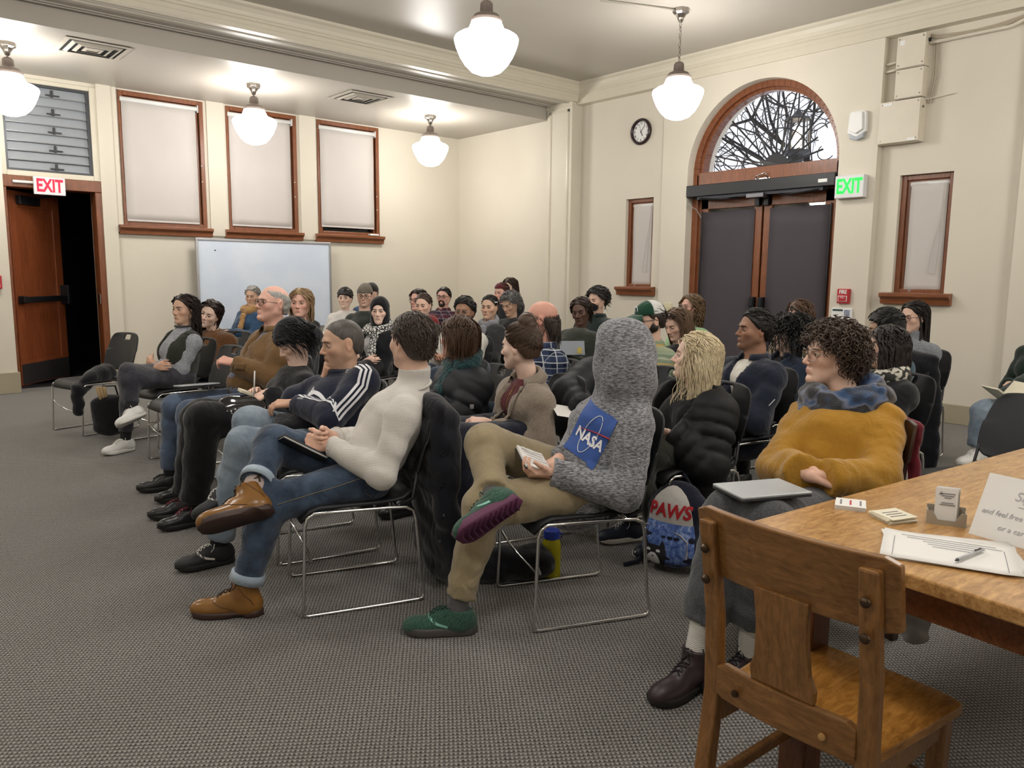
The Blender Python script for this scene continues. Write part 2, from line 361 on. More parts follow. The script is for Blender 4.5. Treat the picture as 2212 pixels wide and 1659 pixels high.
for a in ((DX0-.04, DX0+.05, tz0+.002, tz1), (DX1-.04, DX1+.04, tz0+.002, tz1), (DX0+.05, DX1-.04, tz1-.05, tz1), (DX0+.05, DX1-.04, tz0, tz0+.06)): fr.box(a[0], a[1], YA-.03, YA+.1, a[2], a[3])
tr = struct(fr.build('window_4', m_trimp, bevel=.006))
gf = plain('grey_aluminium', '7d7f82', .4, metal=.7, var=.1)
fr = MB()
for a in ((DX0+.05, DX0+.075, tz0+.06, tz1-.05), (DX1-.075, DX1-.04, tz0+.06, tz1-.05), (DX0+.075, DX1-.075, tz0+.06, tz0+.085), (DX0+.075, DX1-.075, tz1-.075, tz1-.05)): fr.box(a[0], a[1], YA-.005, YA+.08, a[2], a[3])
fr.build('aluminium_frame', plain('dark_aluminium', '4b4d50', .4, metal=.6), tr)
MB().box(DX0, DX1, YA+.13, YA+.14, tz0, tz1).build('backing', plain('dark_screen', '1c1f24', .7), tr)
g = N('ribbed_glass'); vv = g.coord(scale=(1, 1, 1)); g.col(lin('8f959b')); wv = g.n('ShaderNodeTexChecker'); wv.inputs['Scale'].default_value = 130; g.l(vv, wv.inputs[0]); g.col(g.mix(wv.outputs[1], lin('7f868d'), lin('a9aeb3'))); g.set(Roughness=.18, Specular_IOR_Level=.7)
m_rib = g.m; k = 9; hh = (tz1-.075-tz0-.085)/k
me = None
for i in range(k):
    zc = tz0+.085+hh*(i+.5); sl = MB().obox((0, 0, 0), ((DX1-DX0-.13)/2, 0, 0), (0, .012, hh*.47), (0, .003, -.001)).build('glass_slat', m_rib, None) if me is None else bpy.data.objects.new('glass_slat', me)
    if me is None: me = sl.data
    else: COL.objects.link(sl)
    sl.location = ((DX0+DX1)/2, YA+.03, zc); attach(sl, tr)
    q = MB().box(DX0+.07, DX1-.07, YA+.005, YA+.02, zc-hh*.5-.006, zc-hh*.5+.006).build('slat_rail', gf, tr)
    if i % 2 == 0: MB().box(2.0, 2.14, YA-.004, YA+.012, zc-.035, zc-.02).box(2.05, 2.075, YA-.006, YA+.012, zc-.05, zc+.03).build('slat_clip', plain('clip_metal', '3c3d40', .5, metal=.5), tr)
o = MB().box(1.60, 1.83, YA-.075, YA-.035, DZ+.045, DZ+.075).build('door_contact', m_white, bevel=.008); tag(o, 'slim white door sensor on the lintel beside the red exit sign', 'sensor')
# ---- small windows of the right wall
def win_right(i, y0, y1, lab):
    w_ = struct(MB().box(XB+.16, XB+.166, y0+.05, y1-.05, BZ0+.05, BZ1-.05).build('window_%d' % i, m_glass))
    f = MB(); t = .05
    for a in ((y0, y0+t, BZ0, BZ1), (y1-t, y1, BZ0, BZ1), (y0+t, y1-t, BZ1-t, BZ1), (y0+t, y1-t, BZ0, BZ0+.04)): f.box(XB+.05, XB+.2, a[0], a[1], a[2], a[3])
    for a in ((y1-t-.035, y1-t, BZ0, BZ1-t), (y0+t, y0+t+.02, BZ0, BZ1-t), (y0+t+.02, y1-t-.035, BZ1-t-.03, BZ1-t)): f.box(XB+.075, XB+.16, a[0], a[1], a[2], a[3])
    f.build('frame', m_wt, w_, bevel=.005)
    MB().box(XB+.3, XB+.31, y0, y1, BZ0, BZ1).build('backing', m_dark, w_)
    MB().prism([(XB-.10, BZ0-.035), (XB-.10, BZ0), (XB+.08, BZ0+.01), (XB+.08, BZ0-.11), (XB-.055, BZ0-.11), (XB-.06, BZ0-.06), (XB-.08, BZ0-.045)], y0-.08, y1+.085, 'y').build('sill', m_wthy, w_, bevel=.004)
    e = empty('roller_blind', (XB+.06, (y0+y1)/2, BZ0), 0, lab, 'blind', 'narrow blinds of the right wall')
    a, c = y0+.055, y1-.095
    P = [[(XB+.055+.004*math.sin(u*.9+v*.5), a+(c-a)*u/6, BZ0+.012+(BZ1-.1-BZ0)*v/14) for u in range(7)] for v in range(15)]
    MB().grid(P).build('blind_cloth', m_blind, e, smooth=True, thick=.003)
    MB().tube([(XB+.075, a-.005, BZ1-.09), (XB+.075, c+.01, BZ1-.09)], .024, 12).build('roller_tube', m_white, e, smooth=True)
    pts = [(XB+.04, a+.01+.05*math.sin(math.pi*t), BZ1-.1-(.85)*math.sin(math.pi/2*min(1, t*1.0))) for t in np.linspace(0, 1, 14)]
    loop = [(XB+.036, a+.012+(.0 if s<.5 else 0)+.11*max(0, math.sin(math.pi*s))**2*(1 if s > .5 else .35), BZ1-.1-.9*(1-abs(2*s-1))) for s in np.linspace(0, 1, 24)]
    MB().tube(loop, .003, 5).build('pull_cord', plain('cord_grey', 'b5b0a8', .6), e)
win_right(5, *WL, 'narrow white blind in the small window between clock and pilaster')
win_right(6, *WR, 'narrow white blind with a long looped cord in the small window right of the door')
# ---- arched door: frame, transom, fan light, iron grille, two leaves with dark shades
xd = XBAY+.12
f = MB(); n = 40
def archring(mb, r0, r1, x0, x1, zc=AZ):
    for i in range(n):
        t0, t1 = math.pi*i/n, math.pi*(i+1)/n
        mb.prism([(AY+r0*math.cos(t0), zc+r0*math.sin(t0)), (AY+r1*math.cos(t0), zc+r1*math.sin(t0)), (AY+r1*math.cos(t1), zc+r1*math.sin(t1)), (AY+r0*math.cos(t1), zc+r0*math.sin(t1))], x0, x1, 'x')
archring(f, .885, .96, xd, xd+.22); archring(f, .85, .90, xd+.04, xd+.16)
for s in (-1, 1):
    y0, y1 = sorted((AY+s*.96, AY+s*.875)); f.box(xd, xd+.22, y0, y1, 0, AZ)
    y0, y1 = sorted((AY+s*.885, AY+s*.85)); f.box(xd+.04, xd+.16, y0, y1, 0, AZ)
f.box(xd+.0, xd+.2, AY-.9, AY+.9, 2.47, 2.64)
d2 = struct(f.build('door_2', m_wt, bevel=.004))
fp = [(AY+.86*math.cos(math.pi*i/n), AZ+.86*math.sin(math.pi*i/n)) for i in range(n+1)]
MB().prism(fp, xd+.1, xd+.104, 'x').build('fanlight_pane', m_glass, d2)
m_iron = plain('wrought_iron', '2a2c2f', .6, var=.2)
gx = xd+.26
for i in range(13):
    t = math.pi*(i+.0)/12
    if i in (0, 12): continue
    c, s_ = math.cos(t), math.sin(t)
    MB().tube([(gx, AY+.15*c, AZ+.02+.15*s_), (gx, AY+.86*c, AZ+.02+.86*s_)], .011, 6).build('grille_bar', m_iron, d2)
for i in range(8):
    t = math.pi*(i+.5)/8
    pts = [(gx, AY+(.62+.10*math.cos(a))*math.cos(t)-.085*math.sin(a)*math.sin(t), AZ+.02+(.62+.10*math.cos(a))*math.sin(t)+.085*math.sin(a)*math.cos(t)) for a in np.linspace(0, 2*math.pi, 17)[:-1]]
    MB().tube(pts, .006, 5, closed=True).build('grille_scroll', m_iron, d2)
    pts = [(gx, AY+(.77+.06*math.cos(a))*math.cos(t)-.06*math.sin(a)*math.sin(t), AZ+.02+(.77+.06*math.cos(a))*math.sin(t)+.06*math.sin(a)*math.cos(t)) for a in np.linspace(0, 2*math.pi, 13)[:-1]]
    MB().tube(pts, .006, 5, closed=True).build('grille_scroll', m_iron, d2)
hubp = [(AY+.17*math.cos(math.pi*i/12), AZ+.02+.17*math.sin(math.pi*i/12)) for i in range(13)]
MB().prism(hubp, gx-.01, gx+.015, 'x').build('grille_hub', m_iron, d2)
for rr in (.45,): MB().tube([(gx, AY+rr*math.cos(t), AZ+.02+rr*math.sin(t)) for t in np.linspace(0, math.pi, 25)], .008, 5).build('grille_ring', m_iron, d2)
for nm, (y0, y1) in (('l', (AY+.012, AY+.85)), ('r', (AY-.85, AY-.012))):
    lf = MB(); x0, x1 = xd+.05, xd+.1; zt = 2.335
    for a in ((y0, y0+.10, .01, zt), (y1-.10, y1, .01, zt), (y0, y1, zt-.13, zt), (y0, y1, .01, .3)): lf.box(x0, x1, a[0], a[1], a[2], a[3])
    lf = lf.build('door_leaf', m_wt, d2, bevel=.005)
    MB().box(x0+.02, x0+.026, y0+.1, y1-.1, .3, zt-.13).build('door_pane', m_glass, lf)
    a0, a1 = (y0+.085, y1-.03) if nm == 'l' else (y0+.03, y1-.085)
    P = [[(x0-.012+.002*math.sin(u*1.3+v*.7), a0+(a1-a0)*u/6, .2+(zt-.165-.2)*v/10) for u in range(7)] for v in range(11)]
    sh = MB().grid(P).build('door_shade', m_shade, lf, smooth=True, thick=.004)
    sy = y0+.045 if nm == 'l' else y1-.045
    MB().box(x0-.05, x0, sy-.03, sy+.03, 2.2, zt).build('shade_bracket', m_black, lf, bevel=.006)
    MB().box(x0-.06, x0, sy-.03, sy+.03, .96, 1.16).box(x0-.075, x0-.05, sy-.024, sy+.024, 1.05, 1.15).build('panic_latch', plain('dark_latch', '24262b', .35, metal=.4), lf, bevel=.006)
    MB().tube([(x0-.02, a1+.01 if nm == 'l' else a0-.01, zt-.15), (x0-.02, a1+.01 if nm == 'l' else a0-.01, .3)], .01, 6).build('shade_channel', m_black, lf)
MB().box(xd+.14, xd+.15, AY-.88, AY+.88, 0, 2.34).build('backing', m_dark, d2)
MB().box(xd+.0, xd+.15, AY-.9, AY+.9, 2.33, 2.48).build('door_head', m_wt, d2)
e = empty('door_operator', (XBAY, AY, 2.34), 0, 'long black door operator box above the double doors', 'door opener')
MB().box(XBAY-.03, xd+.02, AY-.94, AY+.945, 2.345, 2.48).build('housing', m_black, e, bevel=.006)
MB().box(XBAY-.035, XBAY-.028, AY-.86, AY-.76, 2.385, 2.42).build('maker_plate', m_white, e)
MB().box(XBAY+.0, xd+.02, AY-.8, AY+.8, 2.31, 2.345).build('track', plain('steel_dark', '393b40', .4, metal=.6), e)
MB().box(XBAY-.04, XBAY+.05, AY-.12, AY+.1, 2.28, 2.33).build('center_bracket', plain('steel_grey', '75757a', .35, metal=.8), e, bevel=.006)
for s in (-1, 1):
    MB().tube([(XBAY+.02, AY+s*.85, 2.33), (XBAY-.03, AY+s*.45, 2.29), (XBAY+.06, AY+s*.25, 2.31)], .012, 6).build('arm', m_black, e)
MB().tube([(XBAY-.01, AY+.93, 2.33), (XBAY-.02, AY+.92, 2.25), (XBAY+.05, AY+.84, 2.2), (XBAY+.1, AY+.8, 2.1)], .006, 6).build('cable', plain('cable_grey', '8d8a86', .5), e)
e = empty('transom_latch', (xd, AY, 2.5), 0, 'small chrome pull latch on the wooden transom bar below the fanlight', 'latch')
MB().tube([(xd-.01, AY-.08, 2.5), (xd-.05, AY-.06, 2.56), (xd-.05, AY+.05, 2.53), (xd-.01, AY+.06, 2.49)], .009, 6).build('handle', m_chrome, e, smooth=True)
MB().box(xd-.012, xd, AY-.1, AY+.08, 2.485, 2.51).build('plate', m_chrome, e)
# ---- outside: bare tree and lit lantern seen through the fan light
m_bark = plain('bare_branch_bark', '1f1b1a', .9, var=.2)
tb = MB(); rs = random.Random(4)
def branch(p, dr, r, ln, dep):
    pts = [p]; q = np.array(p, float); dv = np.array(dr, float)
    for k in range(5):
        dv = dv+np.array([rs.gauss(0, .08), rs.gauss(0, .16), rs.gauss(0, .12)+.03]); dv /= np.linalg.norm(dv); q = q+dv*ln/5; pts.append(tuple(q))
        if dep > 0 and k > 0:
            for _ in range(1 if k % 2 else 2):
                a = np.array([rs.gauss(0, .4), rs.gauss(0, 1), rs.gauss(0, .8)]); a /= np.linalg.norm(a)
                branch(tuple(q), dv*.75+a*.75, r*(.62-.06*k), ln*.62, dep-1)
    tb.tube(pts, np.linspace(r, r*.45, 6), 4 if dep < 2 else 6, caps=False)
e = empty('street_tree', (14.5, 6.4, -1), 0, 'bare leafless tree outside beyond the arched fanlight', 'tree')
tb.tube([(14.5, 6.4, -1), (14.5, 6.35, 1.2), (14.45, 6.3, 2.4)], [.2, .17, .14], 8)
for yy, zz, ax in ((6.3, 2.3, (0, .8, .7)), (6.3, 2.2, (0, -.9, .6)), (6.3, 2.4, (0, -.3, 1)), (6.3, 2.0, (0, -.95, .25)), (6.3, 1.9, (0, .9, .35)), (6.3, 2.4, (0, .25, 1)), (6.3, 1.8, (0, -1, .05))): branch((14.45, yy, zz), ax, .075, 3.6, 3)
tb.build('trunk_and_branches', m_bark, e, fix=False)
lx, ly, lz = onx(1722, 290, 9.3)
e = empty('porch_lantern', (lx, ly, lz-.35), 0, 'lit black iron lantern hanging outside the fanlight', 'lantern')
MB().lathe([(0, .30), (.03, .29), (.05, .23), (.15, .2), (.17, .17), (.12, .16), (0, .16)], (lx, ly, lz), 8).build('lantern_roof', m_iron, e)
MB().lathe([(0, -.20), (.17, -.20), (.18, -.23), (.10, -.27), (.09, -.33), (.03, -.40), (0, -.40)], (lx, ly, lz), 8).build('lantern_base', m_iron, e)
for i in range(6):
    t = math.pi*i/3; MB().tube([(lx+.145*math.cos(t), ly+.145*math.sin(t), lz+.17), (lx+.165*math.cos(t), ly+.165*math.sin(t), lz-.21)], .013, 5).build('lantern_bar', m_iron, e)
MB().lathe([(.12, .16), (.14, -.2)], (lx, ly, lz), 12).build('lantern_glass', m_glass, e)
MB().lathe([(0, .1), (.03, .07), (.045, 0), (.05, -.1), (.04, -.15), (0, -.17)], (lx, ly, lz), 12).build('lantern_bulb', plain('lantern_glow', 'fff0d8', .5, emit='ffe6c4', es=14), e, smooth=True)
MB().tube([(lx, ly, lz+.28), (lx, ly, 3.92), (8.48, ly, 3.92)], .012, 6).build('lantern_rod', m_iron, e)
# ================================================================ LAMPS AND WALL FITTINGS
m_cap = plain('bronze_fitter', '6a5f58', .45, metal=.3, var=.05)
m_can = plain('nickel_canopy', '8c857d', .25, metal=.9, var=.05)
m_globe = plain('opal_globe', 'ffffff', .3, emit='fffbf5', es=LAMP)
def pendant(zc, zb, name='pendant_lamp'):
    e = empty(name); z0 = zb-zc
    pr = [(0, 0), (.06, .006), (.12, .03), (.17, .078), (.21, .14), (.238, .205), (.252, .25), (.254, .268), (.246, .287), (.215, .306), (.165, .325), (.142, .345), (.126, .38), (.115, .405)]
    MB().lathe([(r, z+z0) for r, z in pr], n=32).build('globe', m_globe, e, smooth=True)
    pc = [(.118, .395), (.124, .4), (.124, .42), (.108, .432), (.098, .45), (.07, .462), (.053, .472), (.05, .535), (.036, .553), (0, .557)]
    MB().lathe([(r, z+z0) for r, z in pc], n=24).build('fitter_cap', m_cap, e, smooth=False, bevel=.002)
    cn = [(0, -.125), (.02, -.122), (.03, -.10), (.034, -.085), (.045, -.07), (.058, -.05), (.082, -.035), (.085, 0), (0, 0)]
    MB().lathe(cn, n=8).build('canopy', m_can, e, bevel=.003)
    zt, zl = -.12, z0+.553; nl = max(2, round((zt-zl)/.048)); st = (zt-zl)/nl; me = None
    for i in range(nl):
        zz = zl+st*(i+.5); pts = [(.011*math.cos(t), 0, .62*st*math.sin(t)) for t in np.linspace(0, 2*math.pi, 13)[:-1]]
        if me is None: o = MB().tube(pts, .0035, 5, closed=True).build('chain_link', m_can, e); me = o.data
        else: o = bpy.data.objects.new('chain_link', me); COL.objects.link(o); o.parent = e
        o.location = (0, 0, zz); o.rotation_euler = (0, 0, math.pi/2*(i % 2))
    return e
PG = 'schoolhouse globe lamps'
lo = pendant(ZA, 2.89); hi = pendant(ZC, 2.945)
spots = [(lo, 1.45, 9.3, ZA, 'schoolhouse globe lamp in front of the louvred transom above the open door'), (lo, 3.92, 9.27, ZA, 'schoolhouse globe lamp in front of the middle blind'), (lo, 6.49, 9.33, ZA, 'schoolhouse globe lamp nearest the alcove corner'),
         (hi, 6.54, 5.08, ZC, 'schoolhouse globe lamp on a long chain beside the arched door'), (hi, 4.03, 5.02, ZC, 'largest schoolhouse globe lamp, at the top edge of the room view'),
         (lo, -1.05, 9.3, ZA, 'globe lamp out of view in the alcove left of the door')]
for x, y, w_ in ((1.5, 4.3, 'just above the front row of the audience'), (-1.05, 5.05, 'over the empty floor left of the audience'), (1.5, .9, 'above the oak library chair'), (4.03, .9, 'above the oak table'), (6.54, .9, 'added beside the right wall to brighten it'), (-1.05, .9, 'above the left of the camera'), (1.5, -3.2, 'in the middle of the rear row'), (4.03, -3.2, 'in the rear row behind the table'), (6.54, -3.2, 'in the rear row by the right wall')): spots.append((hi, x, y, ZC, 'globe lamp out of view '+w_))  # the unseen lamp beside the right wall is added to brighten that side
used = set()
for src, x, y, z, lab in spots:
    o = src if id(src) not in used else copy_tree(src)
    used.add(id(src)); o.location = (x, y, z); tag(o, lab, 'lamp', PG)
# conduit on the ceiling to the long-chain lamp
o = MB().tube([(6.5, 5.1, ZC-.012), (5.75, 5.42, ZC-.012)], .011, 8).build('ceiling_conduit', m_ceil, smooth=True); tag(o, 'thin painted conduit on the ceiling leading to the long-chain lamp', 'conduit')
# air diffusers
m_vent = plain('vent_paint', 'b9b2a6', .45); m_vd = plain('vent_dark', '191817', .8)
def vent(name):
    e = empty(name)
    MB().box(-.26, .26, -.26, .26, -.004, 0).build('vent_back', m_vd, e)
    for k, (a, w_) in enumerate(((.30, .045), (.225, .03), (.155, .03), (.085, .03))):
        for nm in range(4):
            t = math.pi/2*nm; c, s_ = math.cos(t), math.sin(t); q = MB()
            vs = [(a, -a, -.012-.004*k), (a, a, -.012-.004*k), (a-w_, a-w_, -.03+.008*(k == 0)*2), (a-w_, -a+w_, -.03+.016*(k == 0))]
            vs = [(x*c-y*s_, x*s_+y*c, z) for x, y, z in vs]; q.add(vs+[(x, y, z+.004) for x, y, z in vs], [(0, 1, 2, 3), (7, 6, 5, 4), (0, 4, 5, 1), (1, 5, 6, 2), (2, 6, 7, 3), (3, 7, 4, 0)])
            q.build('vent_blade' if k else 'vent_frame', m_vent, e)
    MB().box(-.055, .055, -.055, .055, -.02, -.014).build('vent_center', m_vent, e)
    return e
v1 = vent('air_diffuser'); v1.location = (2.13, 8.93, ZA); tag(v1, 'square air diffuser in the alcove ceiling above the door side', 'vent', 'ceiling diffusers')
v2 = copy_tree(v1); v2.location = (5.2, 9.0, ZA); tag(v2, 'square air diffuser in the alcove ceiling between two globe lamps near the corner', 'vent', 'ceiling diffusers')
# exit signs
m_sign = plain('sign_face', 'dedfe2', .35); m_rg = plain('red_letters', 'e0142e', .5, emit='f01838', es=.9); m_gg = plain('green_letters', '10d040', .5, emit='12e84a', es=1.0)
e = empty('exit_sign', (1.83, YA-.12, 2.3), 0, 'white exit sign with red letters over the open wooden door', 'exit sign')
p = ony(70, 381, YA-.12); q = ony(141, 424, YA-.12)
MB().box(p[0], q[0], YA-.16, YA-.115, q[2], p[2]).build('sign_box', m_sign, e, bevel=.006)
text('sign_letters', 'EXIT', m_rg, ((p[0]+q[0])/2, YA-.162, (p[2]+q[2])/2-.002), (1, 0, 0), (0, 0, 1), .2, e, sx=.66, bold=.03)
MB().box((p[0]+q[0])/2-.02, (p[0]+q[0])/2+.02, YA-.12, YA-.03, p[2]-.06, p[2]-.02).build('sign_bracket', m_white, e)
e = empty('exit_sign', (XBAY-.05, 3.92, 2.2), 0, 'white exit sign with glowing green letters beside the arched door', 'exit sign')
MB().box(XBAY-.085, XBAY, 3.775, 4.075, 2.2, 2.425).build('sign_box', m_sign, e, bevel=.006)
text('sign_letters', 'EXIT', m_gg, (XBAY-.087, 3.925, 2.31), (0, -1, 0), (0, 0, 1), .205, e, sx=.64, bold=.03)
# fire alarm pull, keypad, siren, switch
e = empty('fire_alarm_pull', (XBAY, 3.935, 1.12), 0, 'red fire alarm pull station above the white keypad', 'fire alarm')
MB().box(XBAY-.045, XBAY, 3.868, 3.995, 1.125, 1.277).build('pull_body', m_red, e, bevel=.006)
text('pull_letters', 'FIRE', m_white, (XBAY-.046, 3.932, 1.243), (0, -1, 0), (0, 0, 1), .056, e, sx=.8, bold=.03)
MB().box(XBAY-.052, XBAY-.044, 3.885, 3.98, 1.145, 1.205).build('pull_handle', m_white, e, bevel=.003)
MB().box(XBAY-.055, XBAY-.05, 3.892, 3.973, 1.15, 1.2).build('handle_face', m_red, e, bevel=.002)
text('pull_letters', 'PULL', m_white, (XBAY-.0555, 3.932, 1.185), (0, -1, 0), (0, 0, 1), .022, e)
e = empty('fire_alarm_pull', (1.4, 10.28, 1.2), 0, 'red fire alarm pull at the left edge beside the open door', 'fire alarm')
q = ony(4, 610, 10.25); MB().box(q[0]-.13, q[0], 10.235, 10.28, q[2]-.07, q[2]+.075).build('pull_body', m_red, e, bevel=.006)
text('pull_letters', 'FIRE', m_white, (q[0]-.065, 10.234, q[2]+.03), (1, 0, 0), (0, 0, 1), .05, e, sx=.8)
MB().box(q[0]-.115, q[0]-.02, 10.23, 10.237, q[2]-.05, q[2]+.0).build('pull_handle', m_white, e, bevel=.003)
e = empty('alarm_keypad', (XBAY, 3.94, .96), 0, 'white alarm keypad with small screen under the fire pull', 'keypad')
MB().box(XBAY-.035, XBAY, 3.83, 4.05, .955, 1.078).build('keypad_body', m_white, e, bevel=.006)
MB().box(XBAY-.037, XBAY-.034, 3.925, 4.035, 1.045, 1.063).build('keypad_screen', plain('lcd_dark', '1f3a3c', .3), e)
for i in range(4):
    for j in range(3): MB().box(XBAY-.039, XBAY-.034, 3.9-.021*j-.008, 3.9-.021*j+.008, 1.05-.021*i-.008, 1.05-.021*i+.008).build('key', plain('key_blue', '5d6d8f', .5), e, bevel=.002)
e = empty('wall_strobe', (XBAY, 3.9, 2.8), 0, 'white wedge alarm siren with clear strobe high beside the arch', 'alarm siren')
b = MB(); pf = [(4.0, 2.85), (3.99, 3.03), (3.97, 3.055), (3.84, 3.055), (3.815, 3.03), (3.81, 2.85), (3.905, 2.80)]
b.prism(pf, XBAY-.05, XBAY, 'x'); b.prism([(3.975, 2.87), (3.965, 3.04), (3.845, 3.04), (3.835, 2.87), (3.905, 2.83)], XBAY-.075, XBAY-.045, 'x'); b.build('siren_body', m_white, e, bevel=.006)
b = MB(); b.prism([(3.985, 2.845), (3.905, 2.80), (3.825, 2.845), (3.84, 2.79), (3.905, 2.77), (3.97, 2.79)], XBAY-.055, XBAY, 'x'); b.build('strobe_lens', plain('strobe_lens', 'a9b0b8', .15, spec=.8), e, bevel=.004)
e = empty('light_switch', (XB, 6.22, .95), 0, 'ivory switch plate on the wall left of the double doors', 'switch')
MB().box(XBAY-.012, XBAY, 6.165, 6.29, .94, 1.055).build('switch_plate', plain('ivory', 'd6cfae', .4), e, bevel=.004)
for s in (-.025, .025): MB().box(XBAY-.022, XBAY-.01, 6.2275+s-.006, 6.2275+s+.006, .985, 1.01).build('toggle', plain('ivory', 'd6cfae', .4), e)
# clock
e = empty('wall_clock', (XB, 6.835, 3.08), 0, 'round dark framed wall clock with black numerals', 'clock'); cy, cz = 6.835, 3.243
MB().lathe([(.128, 0), (.165, 0), (.168, -.02), (.158, -.04), (.142, -.045), (.13, -.03), (.128, -.01)], (XB, cy, cz), 36, 'x').build('clock_rim', plain('dark_walnut_rim', '2b1a1d', .3), e, smooth=True)
MB().lathe([(0, -.012), (.132, -.012), (.132, 0)], (XB, cy, cz), 36, 'x').build('clock_face', m_white, e)
for h in range(1, 13):
    t = math.radians(90-30*h); text('numeral', str(h), m_black, (XB-.0145, cy-.105*math.cos(t), cz+.105*math.sin(t)), (0, -1, 0), (0, 0, 1), .042, e, sx=.85)
for ang, ln, wd in ((155, .062, .005), (40, .095, .0035), (-18, .1, .0015)):
    t = math.radians(90-ang); a = np.array([0, -math.cos(t), math.sin(t)]); c = np.array([XB-.018, cy, cz])
    MB().tube([c-a*.015, c+a*ln], wd, 4).build('clock_hand', m_black, e)
# electrical boxes in the recess right of the door bay
m_box = plain('grey_beige_enamel', 'd5cdbd', .45, var=.03)
def ebox(y0, y1, z0, z1, x0, x1, lab):
    e = empty('junction_box', ((x0+x1)/2, (y0+y1)/2, z0), 0, lab, 'electrical box', 'electrical boxes beside the arch')
    MB().box(x0+.02, x1, y0, y1, z0, z1).build('box_body', m_box, e, bevel=.003); MB().box(x0, x0+.022, y0+.004, y1-.004, z0+.004, z1-.004).build('box_cover', m_box, e, bevel=.003)
    for yy in (y0+.025, y1-.025):
        for zz in (z0+.03, z1-.03): MB().lathe([(0, -.005), (.007, -.004), (.008, 0)], (x0, yy, zz), 8, 'x').build('cover_screw', m_can, e)
    return e
e1 = ebox(3.305, 3.575, 3.395, 3.695, XBAY-.02, XB, 'topmost electrical box with conduit, just under the cornice')
MB().box(XBAY-.022, XBAY-.019, 3.50, 3.545, 3.61, 3.655).build('box_sticker', m_white, e1)
MB().lathe([(0, 0), (.018, 0), (.018, -.015), (0, -.016)], (XBAY+.04, 3.303, 3.63), 10, 'y').build('knockout', m_black, e1)
e2 = ebox(3.305, 3.57, 3.112, 3.388, XBAY-.02, XB, 'middle electrical box of the three beside the arch')
e3 = ebox(3.306, 3.695, 2.70, 3.102, XBAY-.03, XB, 'largest and lowest electrical box, wider than the two above')
MB().box(XBAY-.033, XBAY-.03, 3.575, 3.66, 3.06, 3.085).build('box_sticker', m_white, e3); MB().box(XBAY-.033, XBAY-.03, 3.335, 3.41, 2.71, 2.735).build('box_sticker', m_white, e3)
MB().lathe([(0, 0), (.012, 0), (.012, -.01), (0, -.011)], (XBAY+.02, 3.304, 3.02), 10, 'y').build('knockout', m_can, e3)
e = empty('conduit_run', (XB, 2.9, 3.4), 0, 'painted conduit pipe and loose cables below the cornice at the right', 'conduit')
MB().tube([(XB-.05, 3.3, 3.60), (XB-.05, 2.62, 3.60), (XB-.05, 2.5, 3.64), (XB-.05, 2.35, 3.75)], .017, 8).build('pipe', m_box, e, smooth=True)
for k in range(3): MB().tube([(XB-.03, 3.31, 3.68-.01*k)]+[(XB-.025, 3.3-.95*t, 3.67-.05*math.sin(math.pi*t*.8)+.08*t*t-.012*k) for t in np.linspace(.05, 1, 9)], .006, 5).build('cable', plain('cable_cream', 'b8ad9a', .6), e, smooth=True)
for k, yy in enumerate((3.27, 3.25, 3.22)): MB().tube([(XB-.012, yy, 3.6), (XB-.012, yy-.01, 3.3), (XB-.012, yy+.02, 3.05)], .005, 5).build('cable', plain('cable_cream', 'b8ad9a', .6), e)
for zz in (3.47, 3.40): MB().tube([(XB-.06, 3.69, zz), (XB-.06, 3.56, zz+.012)], .012, 8).build('pipe', m_box, e, smooth=True)
MB().tube([(XB-.02, 3.3, 3.09), (XB-.02, 3.06, 3.11)], .006, 6).build('cable', m_box, e)
# whiteboard on its stand against the left wall
e = empty('whiteboard', (4.53, YA-.15, 0), 0, 'large whiteboard with aluminium frame standing against the window wall', 'whiteboard')
wx0, wx1, wy, wz0, wz1 = 3.585, 5.475, YA-.16, .62, 1.805
g = N('whiteboard_enamel'); g.col(g.ramp(g.noise(g.coord(), 2.2, 4), [(.3, lin('ccd8ea')), (.7, lin('d9e2ee'))])); g.set(Roughness=.22, Specular_IOR_Level=.5)
MB().box(wx0, wx1, wy, wy+.02, wz0, wz1).build('writing_surface', g.m, e)
m_al = plain('aluminium', 'b2b2b4', .35, metal=.8, var=.04)
for a in ((wx0-.02, wx0+.012, wz0-.02, wz1+.02), (wx1-.012, wx1+.02, wz0-.02, wz1+.02)): MB().box(a[0], a[1], wy-.012, wy+.03, a[2], a[3]).build('frame_rail', m_al, e, bevel=.004)
for a in ((wz0-.02, wz0+.012), (wz1-.012, wz1+.02)): MB().box(wx0, wx1, wy-.012, wy+.03, a[0], a[1]).build('frame_rail', m_al, e, bevel=.004)
for xx in (wx0, wx1): MB().box(xx-.02, xx+.02, wy, wy+.04, 0.06, wz0).box(xx-.02, xx+.02, wy-.25, wy+.12, .05, .09).build('stand_foot', m_al, e, bevel=.004)
MB().box(wx0+.22, wx0+.24, wy-.002, wy, 1.66, 1.675).build('magnet', m_black, e)
